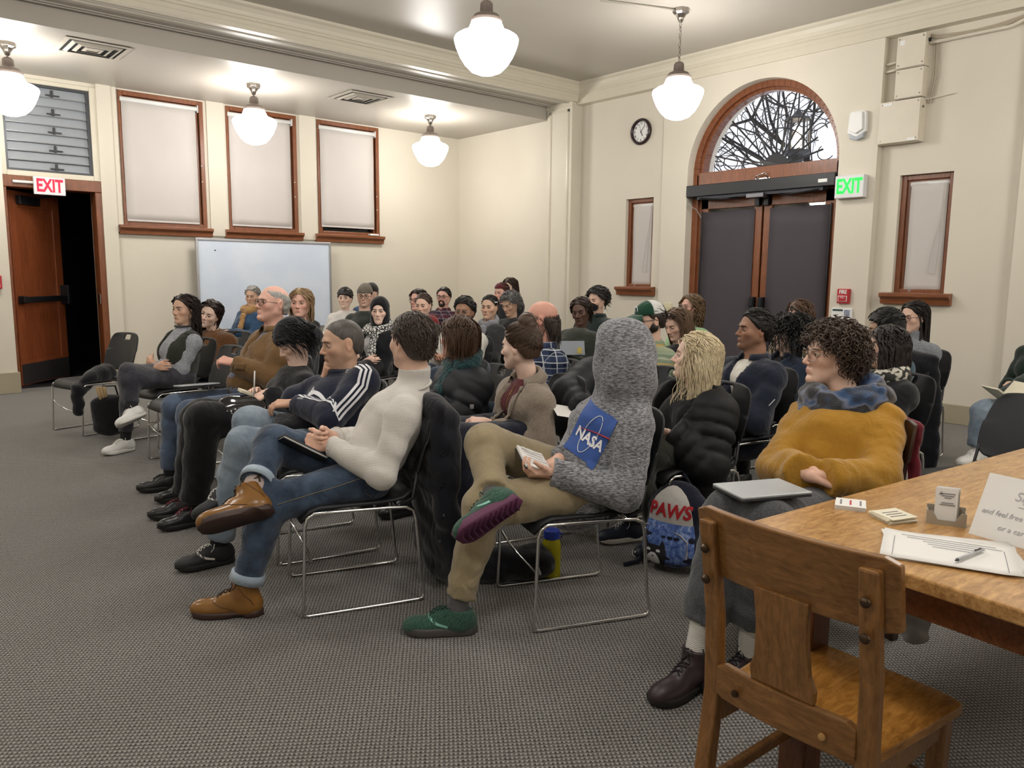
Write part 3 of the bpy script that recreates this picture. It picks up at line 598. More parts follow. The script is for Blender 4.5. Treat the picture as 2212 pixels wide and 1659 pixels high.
# ================================================================ CHAIRS AND TABLE
m_plas = plain('black_polypropylene', '1d1e21', .5, var=.06, bump=.06, bscale=500, spec=.4)
m_plasg = plain('grey_polypropylene', '4a4b4d', .5, var=.06, bump=.06, bscale=500, spec=.4)
def stack_chair(seatmat=None):
    e = empty('stacking_chair')
    # seat: shallow dished shell with a rolled front edge
    P = []
    for i in range(13):
        u = i/12; x = .235-.46*u; row = []
        for j in range(11):
            v = j/10*2-1; hw = .225-.02*max(0, u-.7)/.3; z = .442+.006*abs(v)**3-.012*math.exp(-((u-.6)/.3)**2)*(1-v*v)-.055*max(0, (.16-u)/.16)**2+.03*max(0, (u-.86)/.14)**2
            row.append((x+.0*v, hw*v*(1-.05*max(0, (.1-u)/.1)), z))
        P.append(row)
    MB().grid(P).build('seat', seatmat or m_plas, e, smooth=True, thick=.012)
    # back: curved shell with an oval hand hole
    rows, cols = 17, 21
    def bp(u, v):
        hw = .215+.02*math.sin(math.pi*min(1, u*1.1))-.012*u; k = max(0, (abs(u-.5)-.36)/.14); hw *= 1-.18*k*k
        return (-.235-.10*u**1.2-.035*(1-v*v)*1.0+.0, hw*v, .50+.335*u-.012*abs(v)**4*(1 if u > .5 else -1))
    b = MB(); vs = [bp(i/(rows-1), j/(cols-1)*2-1) for i in range(rows) for j in range(cols)]; fs = []
    for i in range(rows-1):
        for j in range(cols-1):
            u, v = (i+.5)/(rows-1), (j+.5)/(cols-1)*2-1
            if ((u-.86)/.075)**2+(v/.24)**2 < 1: continue
            fs.append((i*cols+j, i*cols+j+1, (i+1)*cols+j+1, (i+1)*cols+j))
    b.add(vs, fs).build('backrest', m_plas, e, smooth=True, thick=.012, sub=1)
    for s in (-1, 1):
        y = .232*s
        pts = [(.235, y, .012), (.235, y, .03), (.228, y, .2), (.222, y, .38), (.212, y, .413), (.185, y, .43), (.1, y, .43), (-.12, y, .425), (-.19, y, .42), (-.222, y, .405), (-.232, y, .37), (-.255, y, .1), (-.268, y, .035), (-.262, y, .015), (-.24, y, .009), (0, y, .008), (.215, y, .008)]
        MB().tube(pts, .0074, 8, closed=True).build('side_frame', m_chrome, e, smooth=True)
        MB().tube([(-.17, y*.93, .428), (-.225, y*.93, .45), (-.245, y*.9, .56)], .008, 6).build('back_support', m_plas, e, smooth=True)
    MB().tube([(.225, -.23, .27), (.20, -.2, .225), (.18, -.1, .19), (.175, 0, .185), (.18, .1, .19), (.20, .2, .225), (.225, .23, .27)], .0055, 7).build('stretcher', m_chrome, e, smooth=True)
    MB().tube([(-.16, -.23, .42), (-.16, .23, .42)], .0055, 6).build('rear_rail', m_chrome, e, smooth=True)
    return e
CHAIR0 = stack_chair(); CHAIR_USED = [False]
def chair_at(x, y, deg, label, group='black stacking chairs of the audience'):
    o = CHAIR0 if not CHAIR_USED[0] else copy_tree(CHAIR0)
    CHAIR_USED[0] = True; o.location = (x, y, 0); o.rotation_euler = (0, 0, math.radians(deg)); return tag(o, label, 'chair', group)
# ---- oak library chair
def oakmat(name, c1, c2, axis, rough=.3):
    """quarter-sawn oak: long pores along the grain, wavy ray flecks, varnish"""
    g = N(name); k = {'x': (.12, 1, 1), 'y': (1, .12, 1), 'z': (1, 1, .12)}[axis]; v = g.coord(scale=k)
    dist = g.noise(g.coord(scale=tuple(.5 if q == 1 else .3 for q in k)), 5, 2)
    pore = g.noise(v, 190, 3, .6); ring = g.noise(v, 34, 4, .6, 1.2)
    v2 = g.coord(scale=tuple(1 if q == 1 else .38 for q in k)); fl = g.noise(v2, 34, 3, .55, 2.2)
    f = g.math('ADD', g.math('ADD', g.math('MULTIPLY', ring, .35), g.math('MULTIPLY', pore, .25)), g.math('MULTIPLY', fl, .4))
    col = g.ramp(f, [(.38, lin(c2)), (.5, tuple((a+b)/2 for a, b in zip(lin(c1), lin(c2)))), (.62, lin(c1))])
    g.col(g.mix(g.math('MULTIPLY', dist, .3), col, tuple(q*.72 for q in lin(c1))))
    g.bump(f, .1, .002); g.set(Roughness=rough, Coat_Weight=.35, Coat_Roughness=.18, Specular_IOR_Level=.4); MATS[name] = g.m; return g.m
m_oakx = oakmat('oak_grain_x', 'cda065', '8c5f2e', 'x'); m_oaky = oakmat('oak_grain_y', '94683a', '654420', 'y'); m_oakz = oakmat('oak_grain_z', '94683a', '654420', 'z'); m_seat = oakmat('oak_seat', 'b07c3a', '7e5220', 'x', .24)
m_walnut = wood('dark_stained_chair', '3a2418', '22130c', 'z', .35, 1.5)
def oak_chair(dark=False):
    mz, my, ms = (m_walnut,)*3 if dark else (m_oakz, m_oaky, m_seat)
    e = empty('library_chair')
    for s in (-1, 1):        # rear posts, raked above and below the seat
        y = .185*s; pr = [(-.28, 0), (-.24, 0), (-.195, .42), (-.205, .60), (-.245, .84), (-.275, .84), (-.236, .60), (-.228, .42)]
        q = MB(); q.prism([(a, b_) for a, b_ in pr], y-.02, y+.02, 'y'); po = q.build('rear_post', mz, e, bevel=.006)
        for zz in (.70, .775):
            b_ = MB().lathe([(0, .009), (.006, .008), (.0105, .003), (.011, 0)], (0, 0, 0), 10).build('bolt', plain('bolt_bronze', '4a3a2c', .35, metal=.7), po)
            b_.rotation_euler = (0, -math.pi/2, 0); b_.location = (-.222-.03*(zz-.6)/.24*1.0-.029, y, zz)
        q = MB(); q.prism([(.135, 0), (.17, 0), (.178, .40), (.132, .40)], .175*s-.02, .175*s+.02, 'y'); q.build('front_leg', mz, e, bevel=.006)
        MB().box(-.24, .16, .18*s-.01, .18*s+.01, .17, .20).build('side_stretcher', my, e, bevel=.004)
        MB().box(-.20, .15, .178*s-.01, .178*s+.01, .34, .405).build('seat_rail', my, e, bevel=.004)
    def rail(z0, z1, x0, bow, hw, t, name, zc=0., rake=0.):
        n = 16; q = MB(); vs = []
        for i in range(n+1):
            v = i/n*2-1; x = x0-bow*(1-v*v); za, zb = z0+zc*(1-v*v), z1+zc*(1-v*v)
            if abs(v) > .97: za, zb = za+.008, zb-.012
            vs += [(x-t/2, hw*v, za), (x+t/2, hw*v, za), (x+t/2-rake, hw*v, zb), (x-t/2-rake, hw*v, zb)]
        fs = [(4*i+k, 4*i+(k+1) % 4, 4*i+4+(k+1) % 4, 4*i+4+k) for i in range(n) for k in range(4)]+[(0, 3, 2, 1), (4*n, 4*n+1, 4*n+2, 4*n+3)]
        return q.add(vs, fs).build(name, my, e, smooth=False, bevel=.004)
    rail(.705, .865, -.205, .035, .232, .022, 'crest_rail', 0, .03)
    rail(.415, .50, -.222, .012, .168, .02, 'lower_back_rail')
    out = [(.075, .50), (.078, .53), (.066, .56), (.060, .64), (.063, .70), (.066, .725)]     # the splat swells towards its ends
    poly = out+[(-a, b_) for a, b_ in out[::-1]]; n = len(poly); q = MB()
    def sx(z): return -.228-.025*(z-.5)/.22
    vs = [(sx(z)-.008, y, z) for y, z in poly]+[(sx(z)+.008, y, z) for y, z in poly]; fs = [tuple(range(n)), tuple(range(2*n-1, n-1, -1))]+[(i, n+i, n+(i+1) % n, (i+1) % n) for i in range(n)]
    q.add(vs, fs).build('back_splat', mz, e, bevel=.003)
    P, P2 = [], []
    for i in range(15):
        u = i/14; x = -.215+.41*u; r1, r2 = [], []
        for j in range(15):
            v = j/14*2-1; hw = .185+.035*u; k = max(0, (u-.8)/.2); y = hw*v*(1-.03*k*k); z = .43-.014*math.exp(-((u-.35)/.3)**2)*(1-.6*math.exp(-(v/.15)**2))*(1-v**4)-.004*k*k
            r1.append((x-.02*abs(v)**6*(u > .9), y, z)); r2.append((x-.02*abs(v)**6*(u > .9), y, .398))
        P.append(r1); P2.append(r2)
    q = MB(); q.grid(P); q.grid(P2)
    I = lambda i, j, o: o*225+i*15+j
    for i in range(14): q.f += [(I(i, 0, 0), I(i+1, 0, 0), I(i+1, 0, 1), I(i, 0, 1)), (I(i, 14, 0), I(i, 14, 1), I(i+1, 14, 1), I(i+1, 14, 0)), (I(0, i, 0), I(0, i, 1), I(0, i+1, 1), I(0, i+1, 0)), (I(14, i, 0), I(14, i+1, 0), I(14, i+1, 1), I(14, i, 1))]
    q.build('seat', ms, e, bevel=.008, seg=3)
    MB().box(.145, .165, -.17, .17, .20, .23).build('front_stretcher', my, e, bevel=.004); MB().box(-.24, -.22, -.17, .17, .20, .23).build('rear_stretcher', my, e, bevel=.004)
    MB().lathe([(0, -.006), (.008, -.005), (.009, 0)], (-.246, .105, .452), 10, 'x').build('screw', plain('bolt_bronze', '4a3a2c', .35, metal=.7), e); MB().lathe([(0, -.006), (.007, -.005), (.008, 0)], (-.246, -.105, .452), 10, 'x').build('screw', plain('brass_plug', 'b08a55', .4), e)
    return e
oc = oak_chair(); oc.location = (1.70, .795, 0); oc.rotation_euler = (0, 0, math.radians(-2)); tag(oc, 'oak library chair with splat back pulled up to the table corner', 'chair')
dk = oak_chair(True); dk.name = 'library_chair'; dk.location = (2.76, 1.42, 0); dk.rotation_euler = (0, 0, math.radians(170)); tag(dk, 'dark wooden chair under the person in the mustard sweater', 'chair')
# ---- oak table
tb_a = math.radians(-5.5); tx, ty = 1.757, 1.088; TW, TD = 2.3, 1.12
e = empty('library_table', (tx, ty, 0), tb_a, 'big oak library table with sign-in sheets at the right', 'table')
TBL = e; TOP = .745
def tloc(u, v, z): c, s = math.cos(tb_a), math.sin(tb_a); return np.array([tx+c*u+s*v, ty+s*u-c*v, z])   # u along the far edge, v towards the viewer
e.rotation_euler = (0, 0, 0); e.location = (0, 0, 0)
MB().box(0, TW, -TD, 0, TOP-.034, TOP).build('table_top', m_oakx, e, bevel=.005)
m_apr = oakmat('oak_apron', '7a4a2a', '4c2a14', 'x')
for a in ((.12, TW-.12, -.10, -.075), (.12, TW-.12, -TD+.075, -TD+.1)): MB().box(a[0], a[1], a[2], a[3], TOP-.135, TOP-.034).build('apron', m_apr, e, bevel=.003)
for a in ((.1, .125, -TD+.1, -.1), (TW-.125, TW-.1, -TD+.1, -.1)): MB().box(a[0], a[1], a[2], a[3], TOP-.135, TOP-.034).build('apron', m_apr, e, bevel=.003)
for u in (.08, TW-.16):
    for v in (-.16, -TD+.08): MB().box(u, u+.08, v, v+.08, 0, TOP-.034).build('leg', oakmat('oak_leg', '6e4326', '452712', 'z') if 'oak_leg' not in MATS else MATS['oak_leg'], e, bevel=.006)
e.location = (tx, ty, 0); e.rotation_euler = (0, 0, tb_a)
# ================================================================ FIGURE ENGINE: smooth-blended volumes meshed with surface nets
def A3(*a): return np.array(a, float)
def unit(v): v = np.asarray(v, float); return v/(np.linalg.norm(v)+1e-12)
def frame(fwd, up):
    f = unit(fwd); l = unit(np.cross(up, f)); return np.stack([f, l, np.cross(f, l)], 1)     # columns: forward, left, up
class SDF:
    def __init__(s): s.pr = []; s.wb = None
    def cap(s, a, b, ra, rb, k=.02, op=1, quilt=0., wr=0., lam=.05, ph=0., flat=False):
        a, b = A3(*a), A3(*b); R = max(ra, rb)+abs(quilt)+abs(wr); lo = np.minimum(a, b)-R; hi = np.maximum(a, b)+R; ab = b-a; L2 = ab@ab+1e-12; L = math.sqrt(L2)
        def f(P):
            q = P-a; t = np.clip(q@ab/L2, 0, 1); r = ra+(rb-ra)*t; s_ = t*L
            if quilt: r = r+quilt*np.sqrt(np.abs(np.sin(math.pi*s_/lam+ph)))-quilt*.5
            if wr: r = r+wr*np.sin(2*math.pi*s_/lam+ph+2.6*np.sin(q[..., 0]*21+q[..., 1]*17+q[..., 2]*9+ph))*(.3+.9*np.abs(2*t-1)**1.5)
            if flat: tf = np.maximum(q@ab/L2, 0); return np.maximum(np.sqrt(((q-tf[..., None]*ab)**2).sum(-1))-r, (tf-1)*L)
            return np.sqrt(((q-t[..., None]*ab)**2).sum(-1))-r
        s.pr.append((f, lo, hi, k, op)); return s
    def ecap(s, a, b, wa, wb, u, k=.03, op=1, quilt=0., lam=.07):
        """capsule with an elliptical section: (width along u, depth)"""
        a, b, u = A3(*a), A3(*b), unit(u); R = max(*wa, *wb)+quilt; lo = np.minimum(a, b)-R; hi = np.maximum(a, b)+R; ab = b-a; L2 = ab@ab+1e-12; L = math.sqrt(L2)
        def f(P):
            q = P-a; t = np.clip(q@ab/L2, 0, 1); w_ = wa[0]+(wb[0]-wa[0])*t; d = wa[1]+(wb[1]-wa[1])*t
            if quilt: e = quilt*(np.sqrt(np.abs(np.sin(math.pi*t*L/lam)))-.5); w_ = w_+e; d = d+e
            r = q-t[..., None]*ab; la = r@u; rest = np.sqrt(np.maximum((r**2).sum(-1)-la**2, 0)); k0 = np.sqrt((la/w_)**2+(rest/d)**2)+1e-9
            k1 = np.sqrt((la/w_**2)**2+(rest/d**2)**2)+1e-9
            return k0*(k0-1)/k1
        s.pr.append((f, lo, hi, k, op)); return s
    def ell(s, c, r, R=None, k=.02, op=1):
        c = A3(*c); r = A3(*r) if np.ndim(r) else A3(r, r, r); m = r.max()
        def f(P):
            q = P-c
            if R is not None: q = q@R
            k0 = np.sqrt(((q/r)**2).sum(-1))+1e-9; k1 = np.sqrt(((q/r**2)**2).sum(-1))+1e-9; return k0*(k0-1)/k1
        s.pr.append((f, c-m, c+m, k, op)); return s
    def group(s, sub, k=.014):
        s.pr.append((sub.at, np.min([p[1] for p in sub.pr], 0), np.max([p[2] for p in sub.pr], 0), k, 1)); return s
    def func(s, f, lo, hi, k=.001, op=-1): s.pr.append((f, A3(*lo), A3(*hi), k, op)); return s
    def plane(s, c, n, lo=None, hi=None, k=.003):
        """cut away the side n points to, inside the box"""
        c, n = A3(*c), unit(n)
        s.pr.append((lambda P: -((P-c)@n), A3(*lo) if lo is not None else c-9, A3(*hi) if hi is not None else c+9, k, -1)); return s
    @staticmethod
    def comb(F, d, k, op):
        if op == 1: h = np.clip(.5+.5*(F-d)/k, 0, 1); return F+(d-F)*h-k*h*(1-h)
        d = -d; h = np.clip(.5-.5*(F-d)/k, 0, 1); return F+(d-F)*h+k*h*(1-h)
    def at(s, P):
        P = np.asarray(P, float); F = np.full(P.shape[:-1], 1.)
        for f, lo, hi, k, op in s.pr:
            if op == -1:
                m = ((P > lo) & (P < hi)).all(-1); d = np.where(m, f(P), 1.)
            else: d = f(P)
            F = s.comb(F, d, k, op)
        return F+s.wobble(P[..., 0], P[..., 1], P[..., 2]) if s.wb else F
    def wobble(s, X, Y, Z):
        wob, wf, seed = s.wb; q = seed*1.7
        w1 = np.sin(wf*(X*.6+Z*1.0)+q+1.6*np.sin(wf*.43*(Y-Z*.5)+q)); w2 = np.sin(wf*(Y*.8-Z*.55)+2.1*q+1.8*np.sin(wf*.37*(X+Z)+1.3*q)); w3 = np.sin(wf*1.9*(Z+.3*X-.4*Y)+q*3+2*np.sin(wf*.5*X))
        return wob*(.5*(1-2*np.abs(np.cos(wf*.6*(X*.6+Z+.35*Y)+q+1.3*np.sin(wf*.4*(Y-Z*.5)+q))))+.25*w1+.35*w2+.25*w3)
    def mesh(s, h, wob=0., wf=30., seed=0):
        add = [p for p in s.pr if p[4] == 1]; lo = np.min([p[1] for p in add], 0)-2.5*h-wob; hi = np.max([p[2] for p in add], 0)+2.5*h+wob
        n = np.ceil((hi-lo)/h).astype(int)+1; F = np.full(n, 1., np.float32)
        ax = [lo[i]+h*np.arange(n[i]) for i in range(3)]
        for f, a, b, k, op in s.pr:
            pad = k+2*h+.012
            i0 = np.maximum(np.floor((a-pad-lo)/h).astype(int), 0); i1 = np.minimum(np.ceil((b+pad-lo)/h).astype(int)+1, n)
            if (i1 <= i0).any(): continue
            sl = tuple(slice(i0[i], i1[i]) for i in range(3))
            P = np.stack(np.meshgrid(*[ax[i][sl[i]] for i in range(3)], indexing='ij'), -1)
            F[sl] = s.comb(F[sl], f(P).astype(np.float32), k, op)
        if wob: s.wb = (wob, wf, seed); F = F+s.wobble(*np.meshgrid(*ax, indexing='ij', sparse=True)).astype(np.float32)
        return nets(F, lo, h)
def nets(F, lo, h):
    S_ = F < 0; n = np.array(F.shape)
    c = [(i, j, k) for i in (0, 1) for j in (0, 1) for k in (0, 1)]
    sl = lambda o: tuple(slice(o[i], n[i]-1+o[i]) for i in range(3))
    cnt = sum(S_[sl(o)].astype(np.int8) for o in c); act = (cnt > 0) & (cnt < 8)
    idx = np.full(act.shape, -1, np.int64); ijk = np.argwhere(act); idx[act] = np.arange(len(ijk))
    if len(ijk) == 0: return np.zeros((0, 3)), np.zeros((0, 4), int)
    val = np.stack([F[sl(o)][act] for o in c], 1); C = np.array(c, float)
    pos = np.zeros((len(ijk), 3)); m = np.zeros(len(ijk))
    for a in range(8):
        for b_ in range(a+1, 8):
            if abs(C[a]-C[b_]).sum() != 1: continue
            d = (val[:, a] < 0) != (val[:, b_] < 0); t = np.where(d, val[:, a]/np.where(d, val[:, a]-val[:, b_], 1), 0)
            pos += d[:, None]*(C[a]+t[:, None]*(C[b_]-C[a])); m += d
    V_ = lo+h*(ijk+pos/m[:, None]); Q = []
    for a in range(3):
        b_, d = (a+1) % 3, (a+2) % 3
        s0 = [slice(None)]*3; s1 = [slice(None)]*3; s0[a] = slice(0, n[a]-1); s1[a] = slice(1, n[a])
        for q in (s0, s1): q[b_] = slice(1, n[b_]-1); q[d] = slice(1, n[d]-1)
        x, y = S_[tuple(s0)], S_[tuple(s1)]
        for inside, flip in ((x & ~y, False), (~x & y, True)):
            e = np.argwhere(inside)
            if len(e) == 0: continue
            e[:, b_] += 1; e[:, d] += 1
            def cell(db, dd): g = e.copy(); g[:, b_] += db; g[:, d] += dd; return idx[g[:, 0], g[:, 1], g[:, 2]]
            q = np.stack([cell(-1, -1), cell(0, -1), cell(0, 0), cell(-1, 0)], 1); Q.append(q[:, ::-1] if flip else q)
    return V_, np.concatenate(Q)
class Geo:
    """collects numpy meshes (quads/tris), optional vertex colours"""
    def __init__(s): s.V = []; s.Q = []; s.c = []; s.n = 0
    def add(s, V_, Q, col=None):
        s.V.append(np.asarray(V_, float)); s.Q.append(np.asarray(Q, int)+s.n); s.n += len(V_)
        s.c.append(np.broadcast_to(np.array(col if col is not None else (1, 1, 1), float), (len(V_), 3)).copy()); return s
    def mb(s, m, T=None, col=None):
        V_ = np.array(m.v)
        if T is not None: V_ = V_@T[0].T+T[1]
        q = [f if len(f) == 4 else (f[0], f[1], f[2], f[2]) for f in m.f if len(f) <= 4]
        for f in m.f:
            if len(f) > 4: q += [(f[0], f[i], f[i+1], f[i+1]) for i in range(1, len(f)-1)]
        return s.add(V_, np.array(q), col)
    def build(s, name, mat, parent=None, smooth=True, color=False):
        if s.n == 0: return None
        V_ = np.concatenate(s.V); Q = np.concatenate(s.Q); tri = Q[:, 2] == Q[:, 3]
        me = bpy.data.meshes.new(name); me.vertices.add(len(V_)); me.vertices.foreach_set('co', V_.astype(np.float32).ravel())
        lens = np.where(tri, 3, 4); keep = np.ones(Q.shape, bool); keep[tri, 3] = False
        li = Q[keep]; me.loops.add(len(li)); me.loops.foreach_set('vertex_index', li.astype(np.int32)); me.polygons.add(len(Q))
        me.polygons.foreach_set('loop_start', np.concatenate([[0], np.cumsum(lens)[:-1]]).astype(np.int32))
        if smooth: me.polygons.foreach_set('use_smooth', np.ones(len(Q), bool))
        me.update(calc_edges=True)
        if color:
            a = me.color_attributes.new('Col', 'FLOAT_COLOR', 'POINT'); c = np.concatenate(s.c); a.data.foreach_set('color', np.concatenate([c, np.ones((len(c), 1))], 1).astype(np.float32).ravel())
        o = bpy.data.objects.new(name, me); COL.objects.link(o); me.materials.append(mat)
        if parent is not None: attach(o, parent)
        return o
def decal(sdf, P, d, off=.0025, reach=.14):
    """march points P along d onto the surface of sdf"""
    P = np.array(P, float); d = unit(d); t = np.zeros(len(P)); P0 = P-d*reach
    for _ in range(26):
        v = sdf.at(P0+d*t[:, None])-off; t = t+np.clip(v, -.01, .03)*.8
        t = np.clip(t, 0, 2*reach)
    return P0+d*t[:, None]
def tubes(G, paths, radii, n=4, flat=.6, col=None):
    """many tubes at once: paths (m, k, 3), radii (k,) or (m, k)"""
    P = np.asarray(paths, float); m, k = P.shape[:2]; r = np.broadcast_to(np.asarray(radii, float), (m, k))
    T = np.gradient(P, axis=1); T /= np.linalg.norm(T, axis=2, keepdims=True)+1e-9
    ref = np.where(np.abs(T[..., 2:3]) < .85, A3(0, 0, 1), A3(1, 0, 0)); u = np.cross(T, ref); u /= np.linalg.norm(u, axis=2, keepdims=True)+1e-9; w_ = np.cross(T, u)
    a = 2*np.pi*np.arange(n)/n
    V_ = P[:, :, None]+r[..., None, None]*(np.cos(a)[:, None]*u[:, :, None]+flat*np.sin(a)[:, None]*w_[:, :, None])
    I = np.arange(m*k*n).reshape(m, k, n); J = np.roll(I, -1, 2)
    Q = np.stack([I[:, :-1], J[:, :-1], J[:, 1:], I[:, 1:]], -1).reshape(-1, 4)
    G.add(V_.reshape(-1, 3), Q, col); return G
# ---------------------------------------------------------------- skin and hair materials
def skinmat():
    g = N('skin'); a = g.n('ShaderNodeVertexColor', layer_name='Col'); v = g.coord()
    nz = g.noise(v, 55, 3); c = g.mix(g.math('MULTIPLY', nz, .22), a.outputs[0], lin('a8604a'))
    g.col(g.mix(.78, c, a.outputs[0])); g.set(Roughness=.48, Specular_IOR_Level=.35, Subsurface_Weight=.0); g.bump(g.noise(v, 420, 2), .12, .002); return g.m
m_skin = skinmat()
def hairmat(c, rough=.45, var=.35):
    nm = 'hair_'+c
    if nm in MATS: return MATS[nm]
    g = N(nm); cc = lin(c); v = g.coord(scale=(1, 1, .25)); nz = g.noise(v, 130, 3, .6)
    g.col(g.ramp(nz, [(.3, tuple(x*(1-var) for x in cc)), (.7, tuple(min(1, x*(1+var)) for x in cc))]))
    g.set(Roughness=rough, Specular_IOR_Level=.45); g.bump(nz, .5, .004); MATS[nm] = g.m; return g.m
m_eyew = plain('eye_white', 'd9d4cf', .2, var=.02); m_pupil = plain('pupil', '0a0808', .15)
def irismat(c): return plain('iris_'+c, c, .15, var=.2, nscale=400)
m_lens = m_glass
SKINS = {'pale': 'e6c7b6', 'fair': 'dab6a2', 'rosy': 'dbad9c', 'tan': 'c9a48c', 'olive': 'c7a48d', 'brown': '9a745e', 'dark': '5c463c', 'ruddy': 'd39e8c'}
# ---------------------------------------------------------------- head
def make_head(R, H, neck, p, G, E, res):
    """R head axes, H centre, neck base in world; adds skin mesh to G and hangs eyes, brows, glasses, hair on E"""
    T = (R, H); male = p.get('sex', 'f') == 'm'; fw = p.get('fw', 1.)*(1.03 if male else .98); nl = R.T@(neck-H)
    s = SDF(); jw = 1.08 if male else .95
    s.ell((-.014, 0, .030), (.098, .077*fw, .088), k=.02)
    s.ell((.030, 0, -.038), (.056, .060*fw, .078), k=.035)
    ja = (-.006, .050*fw*jw, -.052)
    for y in (-1, 1):
        s.cap((ja[0], y*ja[1], ja[2]), (.058, y*.014, -.098), .018, .019, k=.03)
        s.cap((-.01, y*.055*fw, -.01), (ja[0], y*ja[1], ja[2]), .02, .016, k=.03)
        s.ell((.050, y*.043*fw, -.022), (.026, .022, .02), k=.025)
    s.ell((.075, 0, -.100), (.019, .021 if male else .017, .016), k=.022)
    s.cap((.076, -.030, .021), (.076, .030, .021), .011 if male else .008, .011 if male else .008, k=.02)
    ns = p.get('nose', 1.)
    for y in (-1, 1): s.ell((.088, y*.033, .000), (.020, .019, .0125), k=.018, op=-1)
    s.cap((.080, 0, .010), (.1075+.008*(ns-1), 0, -.032), .0068, .0095*ns, k=.012)
    for y in (-1, 1): s.ell((.094, y*.0118*ns, -.037), (.011, .0075, .0075), k=.007)
    s.ell((.075, 0, -.066), (.016, .025, .021), k=.015)
    s.cap((.0865, -.016, -.062), (.0865, .016, -.062), .0046, .0046, k=.008); s.cap((.0905, -.005, -.0605), (.0905, .005, -.0605), .0042, .0042, k=.006)
    s.cap((.0852, -.013, -.073), (.0852, .013, -.073), .0056, .0056, k=.007)
    s.cap((.097, -.022, -.0672), (.097, .022, -.0672), .0034, .0034, k=.004, op=-1)
    s.ell((.092, 0, -.083), (.008, .02, .004), k=.01, op=-1)
    for y in (-1, 1):
        Ry = np.array([[math.cos(.35), -y*math.sin(.35), 0], [y*math.sin(.35), math.cos(.35), 0], [0, 0, 1]])
        s.ell((-.014, y*.080*fw, -.002), (.019, .008, .031), Ry, k=.008); s.ell((-.010, y*.088*fw, .0), (.010, .006, .019), Ry, k=.005, op=-1); s.ell((-.010, y*.078*fw, -.030), (.009, .006, .009), k=.006)
    nr = .056 if male else .046
    s.cap((-.022, 0, -.05), nl*.55+A3(-.012, 0, -.02), nr*.98, nr, k=.03); s.cap(nl*.55+A3(-.012, 0, -.02), nl, nr, nr*1.15, k=.03)
    V_, Q = s.mesh(res)
    # own colours of the skin: lips, warmer cheeks and nose, beard shadow
    base = np.array(lin(SKINS[p.get('skin', 'fair')])); c = np.tile(base, (len(V_), 1))
    x, y, z = V_.T
    def blob(c0, r): return np.exp(-(((V_-A3(*c0))/A3(*r))**2).sum(1))
    red = np.clip(blob((.075, .045, -.03), (.04, .022, .025))+blob((.075, -.045, -.03), (.04, .022, .025))+blob((.108, 0, -.035), (.02, .018, .015))*1.1+blob((-.01, .085, 0), (.03, .02, .04))*.7+blob((-.01, -.085, 0), (.03, .02, .04))*.7, 0, 1)[:, None]
    c = c*(1-red*.3)+red*.3*base*np.array([1.12, .72, .66])
    st = p.get('stubble', 0)
    if st:
        m = np.clip((-z-.028)/.03, 0, 1)*np.clip((x+.02)/.03, 0, 1)*np.clip((z+.135)/.02, 0, 1)*st; m = m*(1-.75*np.exp(-((z+.04)/.012)**2)*(x > .08)); c = c*(1-m[:, None])+m[:, None]*np.array(lin('3b2c26'))
    lip = np.clip(np.exp(-((z+.0675)/.0075)**2)*np.exp(-(y/.019)**4)*(x > .07), 0, 1)[:, None]; c = c*(1-lip*.6)+lip*.6*base*np.array(p.get('lips', [.82, .46, .44]))
    sk = p.get('scalp')
    if sk: m = np.clip((z-np.interp(x, [-.11, -.03, .02, .05, .07, .1], [-.06, -.03, 0, .05, .078, .085]))/.012, 0, 1)[:, None]*sk[1]; c = c*(1-m)+m*np.array(lin(sk[0]))
    G.add(V_@R.T+H, Q, c)
    lid = base*.93
    if p.get('dir_away'): pass
    ez, ex, ey = .0005, .0705, .0315*fw; op = p.get('eye', 1.)
    for sgn in (-1, 1):
        for lo, hi in ((math.radians(17*op), math.radians(85)), (math.radians(-80), math.radians(-21*op))):
            el = np.linspace(lo, hi, 5); az = np.linspace(-1.25, 1.25, 9); r = .0139
            g = np.array([[(ex+r*math.cos(e)*math.cos(a), sgn*ey+r*math.sin(a)*1.12, ez+r*math.sin(e)*math.cos(a)*.95) for a in az] for e in el]); I = np.arange(45).reshape(5, 9)
            q = np.stack([I[:-1, :-1], I[:-1, 1:], I[1:, 1:], I[1:, :-1]], -1).reshape(-1, 4); G.add(g.reshape(-1, 3)@R.T+H, q, lid)
    eyes = p.get('eyes', True)
    if eyes:
        gz = p.get('gaze', (0, 0))
        for sgn in (-1, 1):
            m = MB(); m.lathe([(.0, .0124)]+[(.0124*math.sin(t), .0124*math.cos(t)) for t in np.linspace(.48, 2.4, 7)], n=12); nf = len(m.f)
            m.lathe([(0, .0131), (.0026, .0130)], n=10); n2 = len(m.f); m.lathe([(.0024, .01295), (.0045, .0122), (.0060, .0112)], n=12)
            d = unit(A3(1, gz[0], gz[1])); Re = R@np.stack([unit(np.cross(A3(0, 1, 0), d)), np.cross(d, unit(np.cross(A3(0, 1, 0), d))), d], 1)
            g = Geo().mb(m, (Re, H+R@A3(ex, sgn*ey, ez))); o = g.build('eye', m_eyew, E); me = o.data; me.materials.append(m_pupil); me.materials.append(irismat(p.get('iris', '3a2417')))
            mi = np.zeros(len(me.polygons), np.int32); mi[nf:n2] = 1; mi[n2:] = 2; me.polygons.foreach_set('material_index', mi)
        bc = p.get('brow', p.get('hair', {}).get('c', '2a1c14')); bt = .0042 if male else .0032; g = Geo()
        for sgn in (-1, 1):
            t = np.linspace(0, 1, 7); tl = p.get('browtilt', 0)
            P = np.stack([.0885-.002*t-.020*t**2, sgn*(.013+.036*t), .0175+.0075*np.sin(t*2.4)-.004*t+tl*(.5-t)*.01], 1)
            P = decal(s, P, (-1, 0, 0), .001, .03); tubes(g, [P@R.T+H], bt*(1.1-.9*t**2), 5, .7)
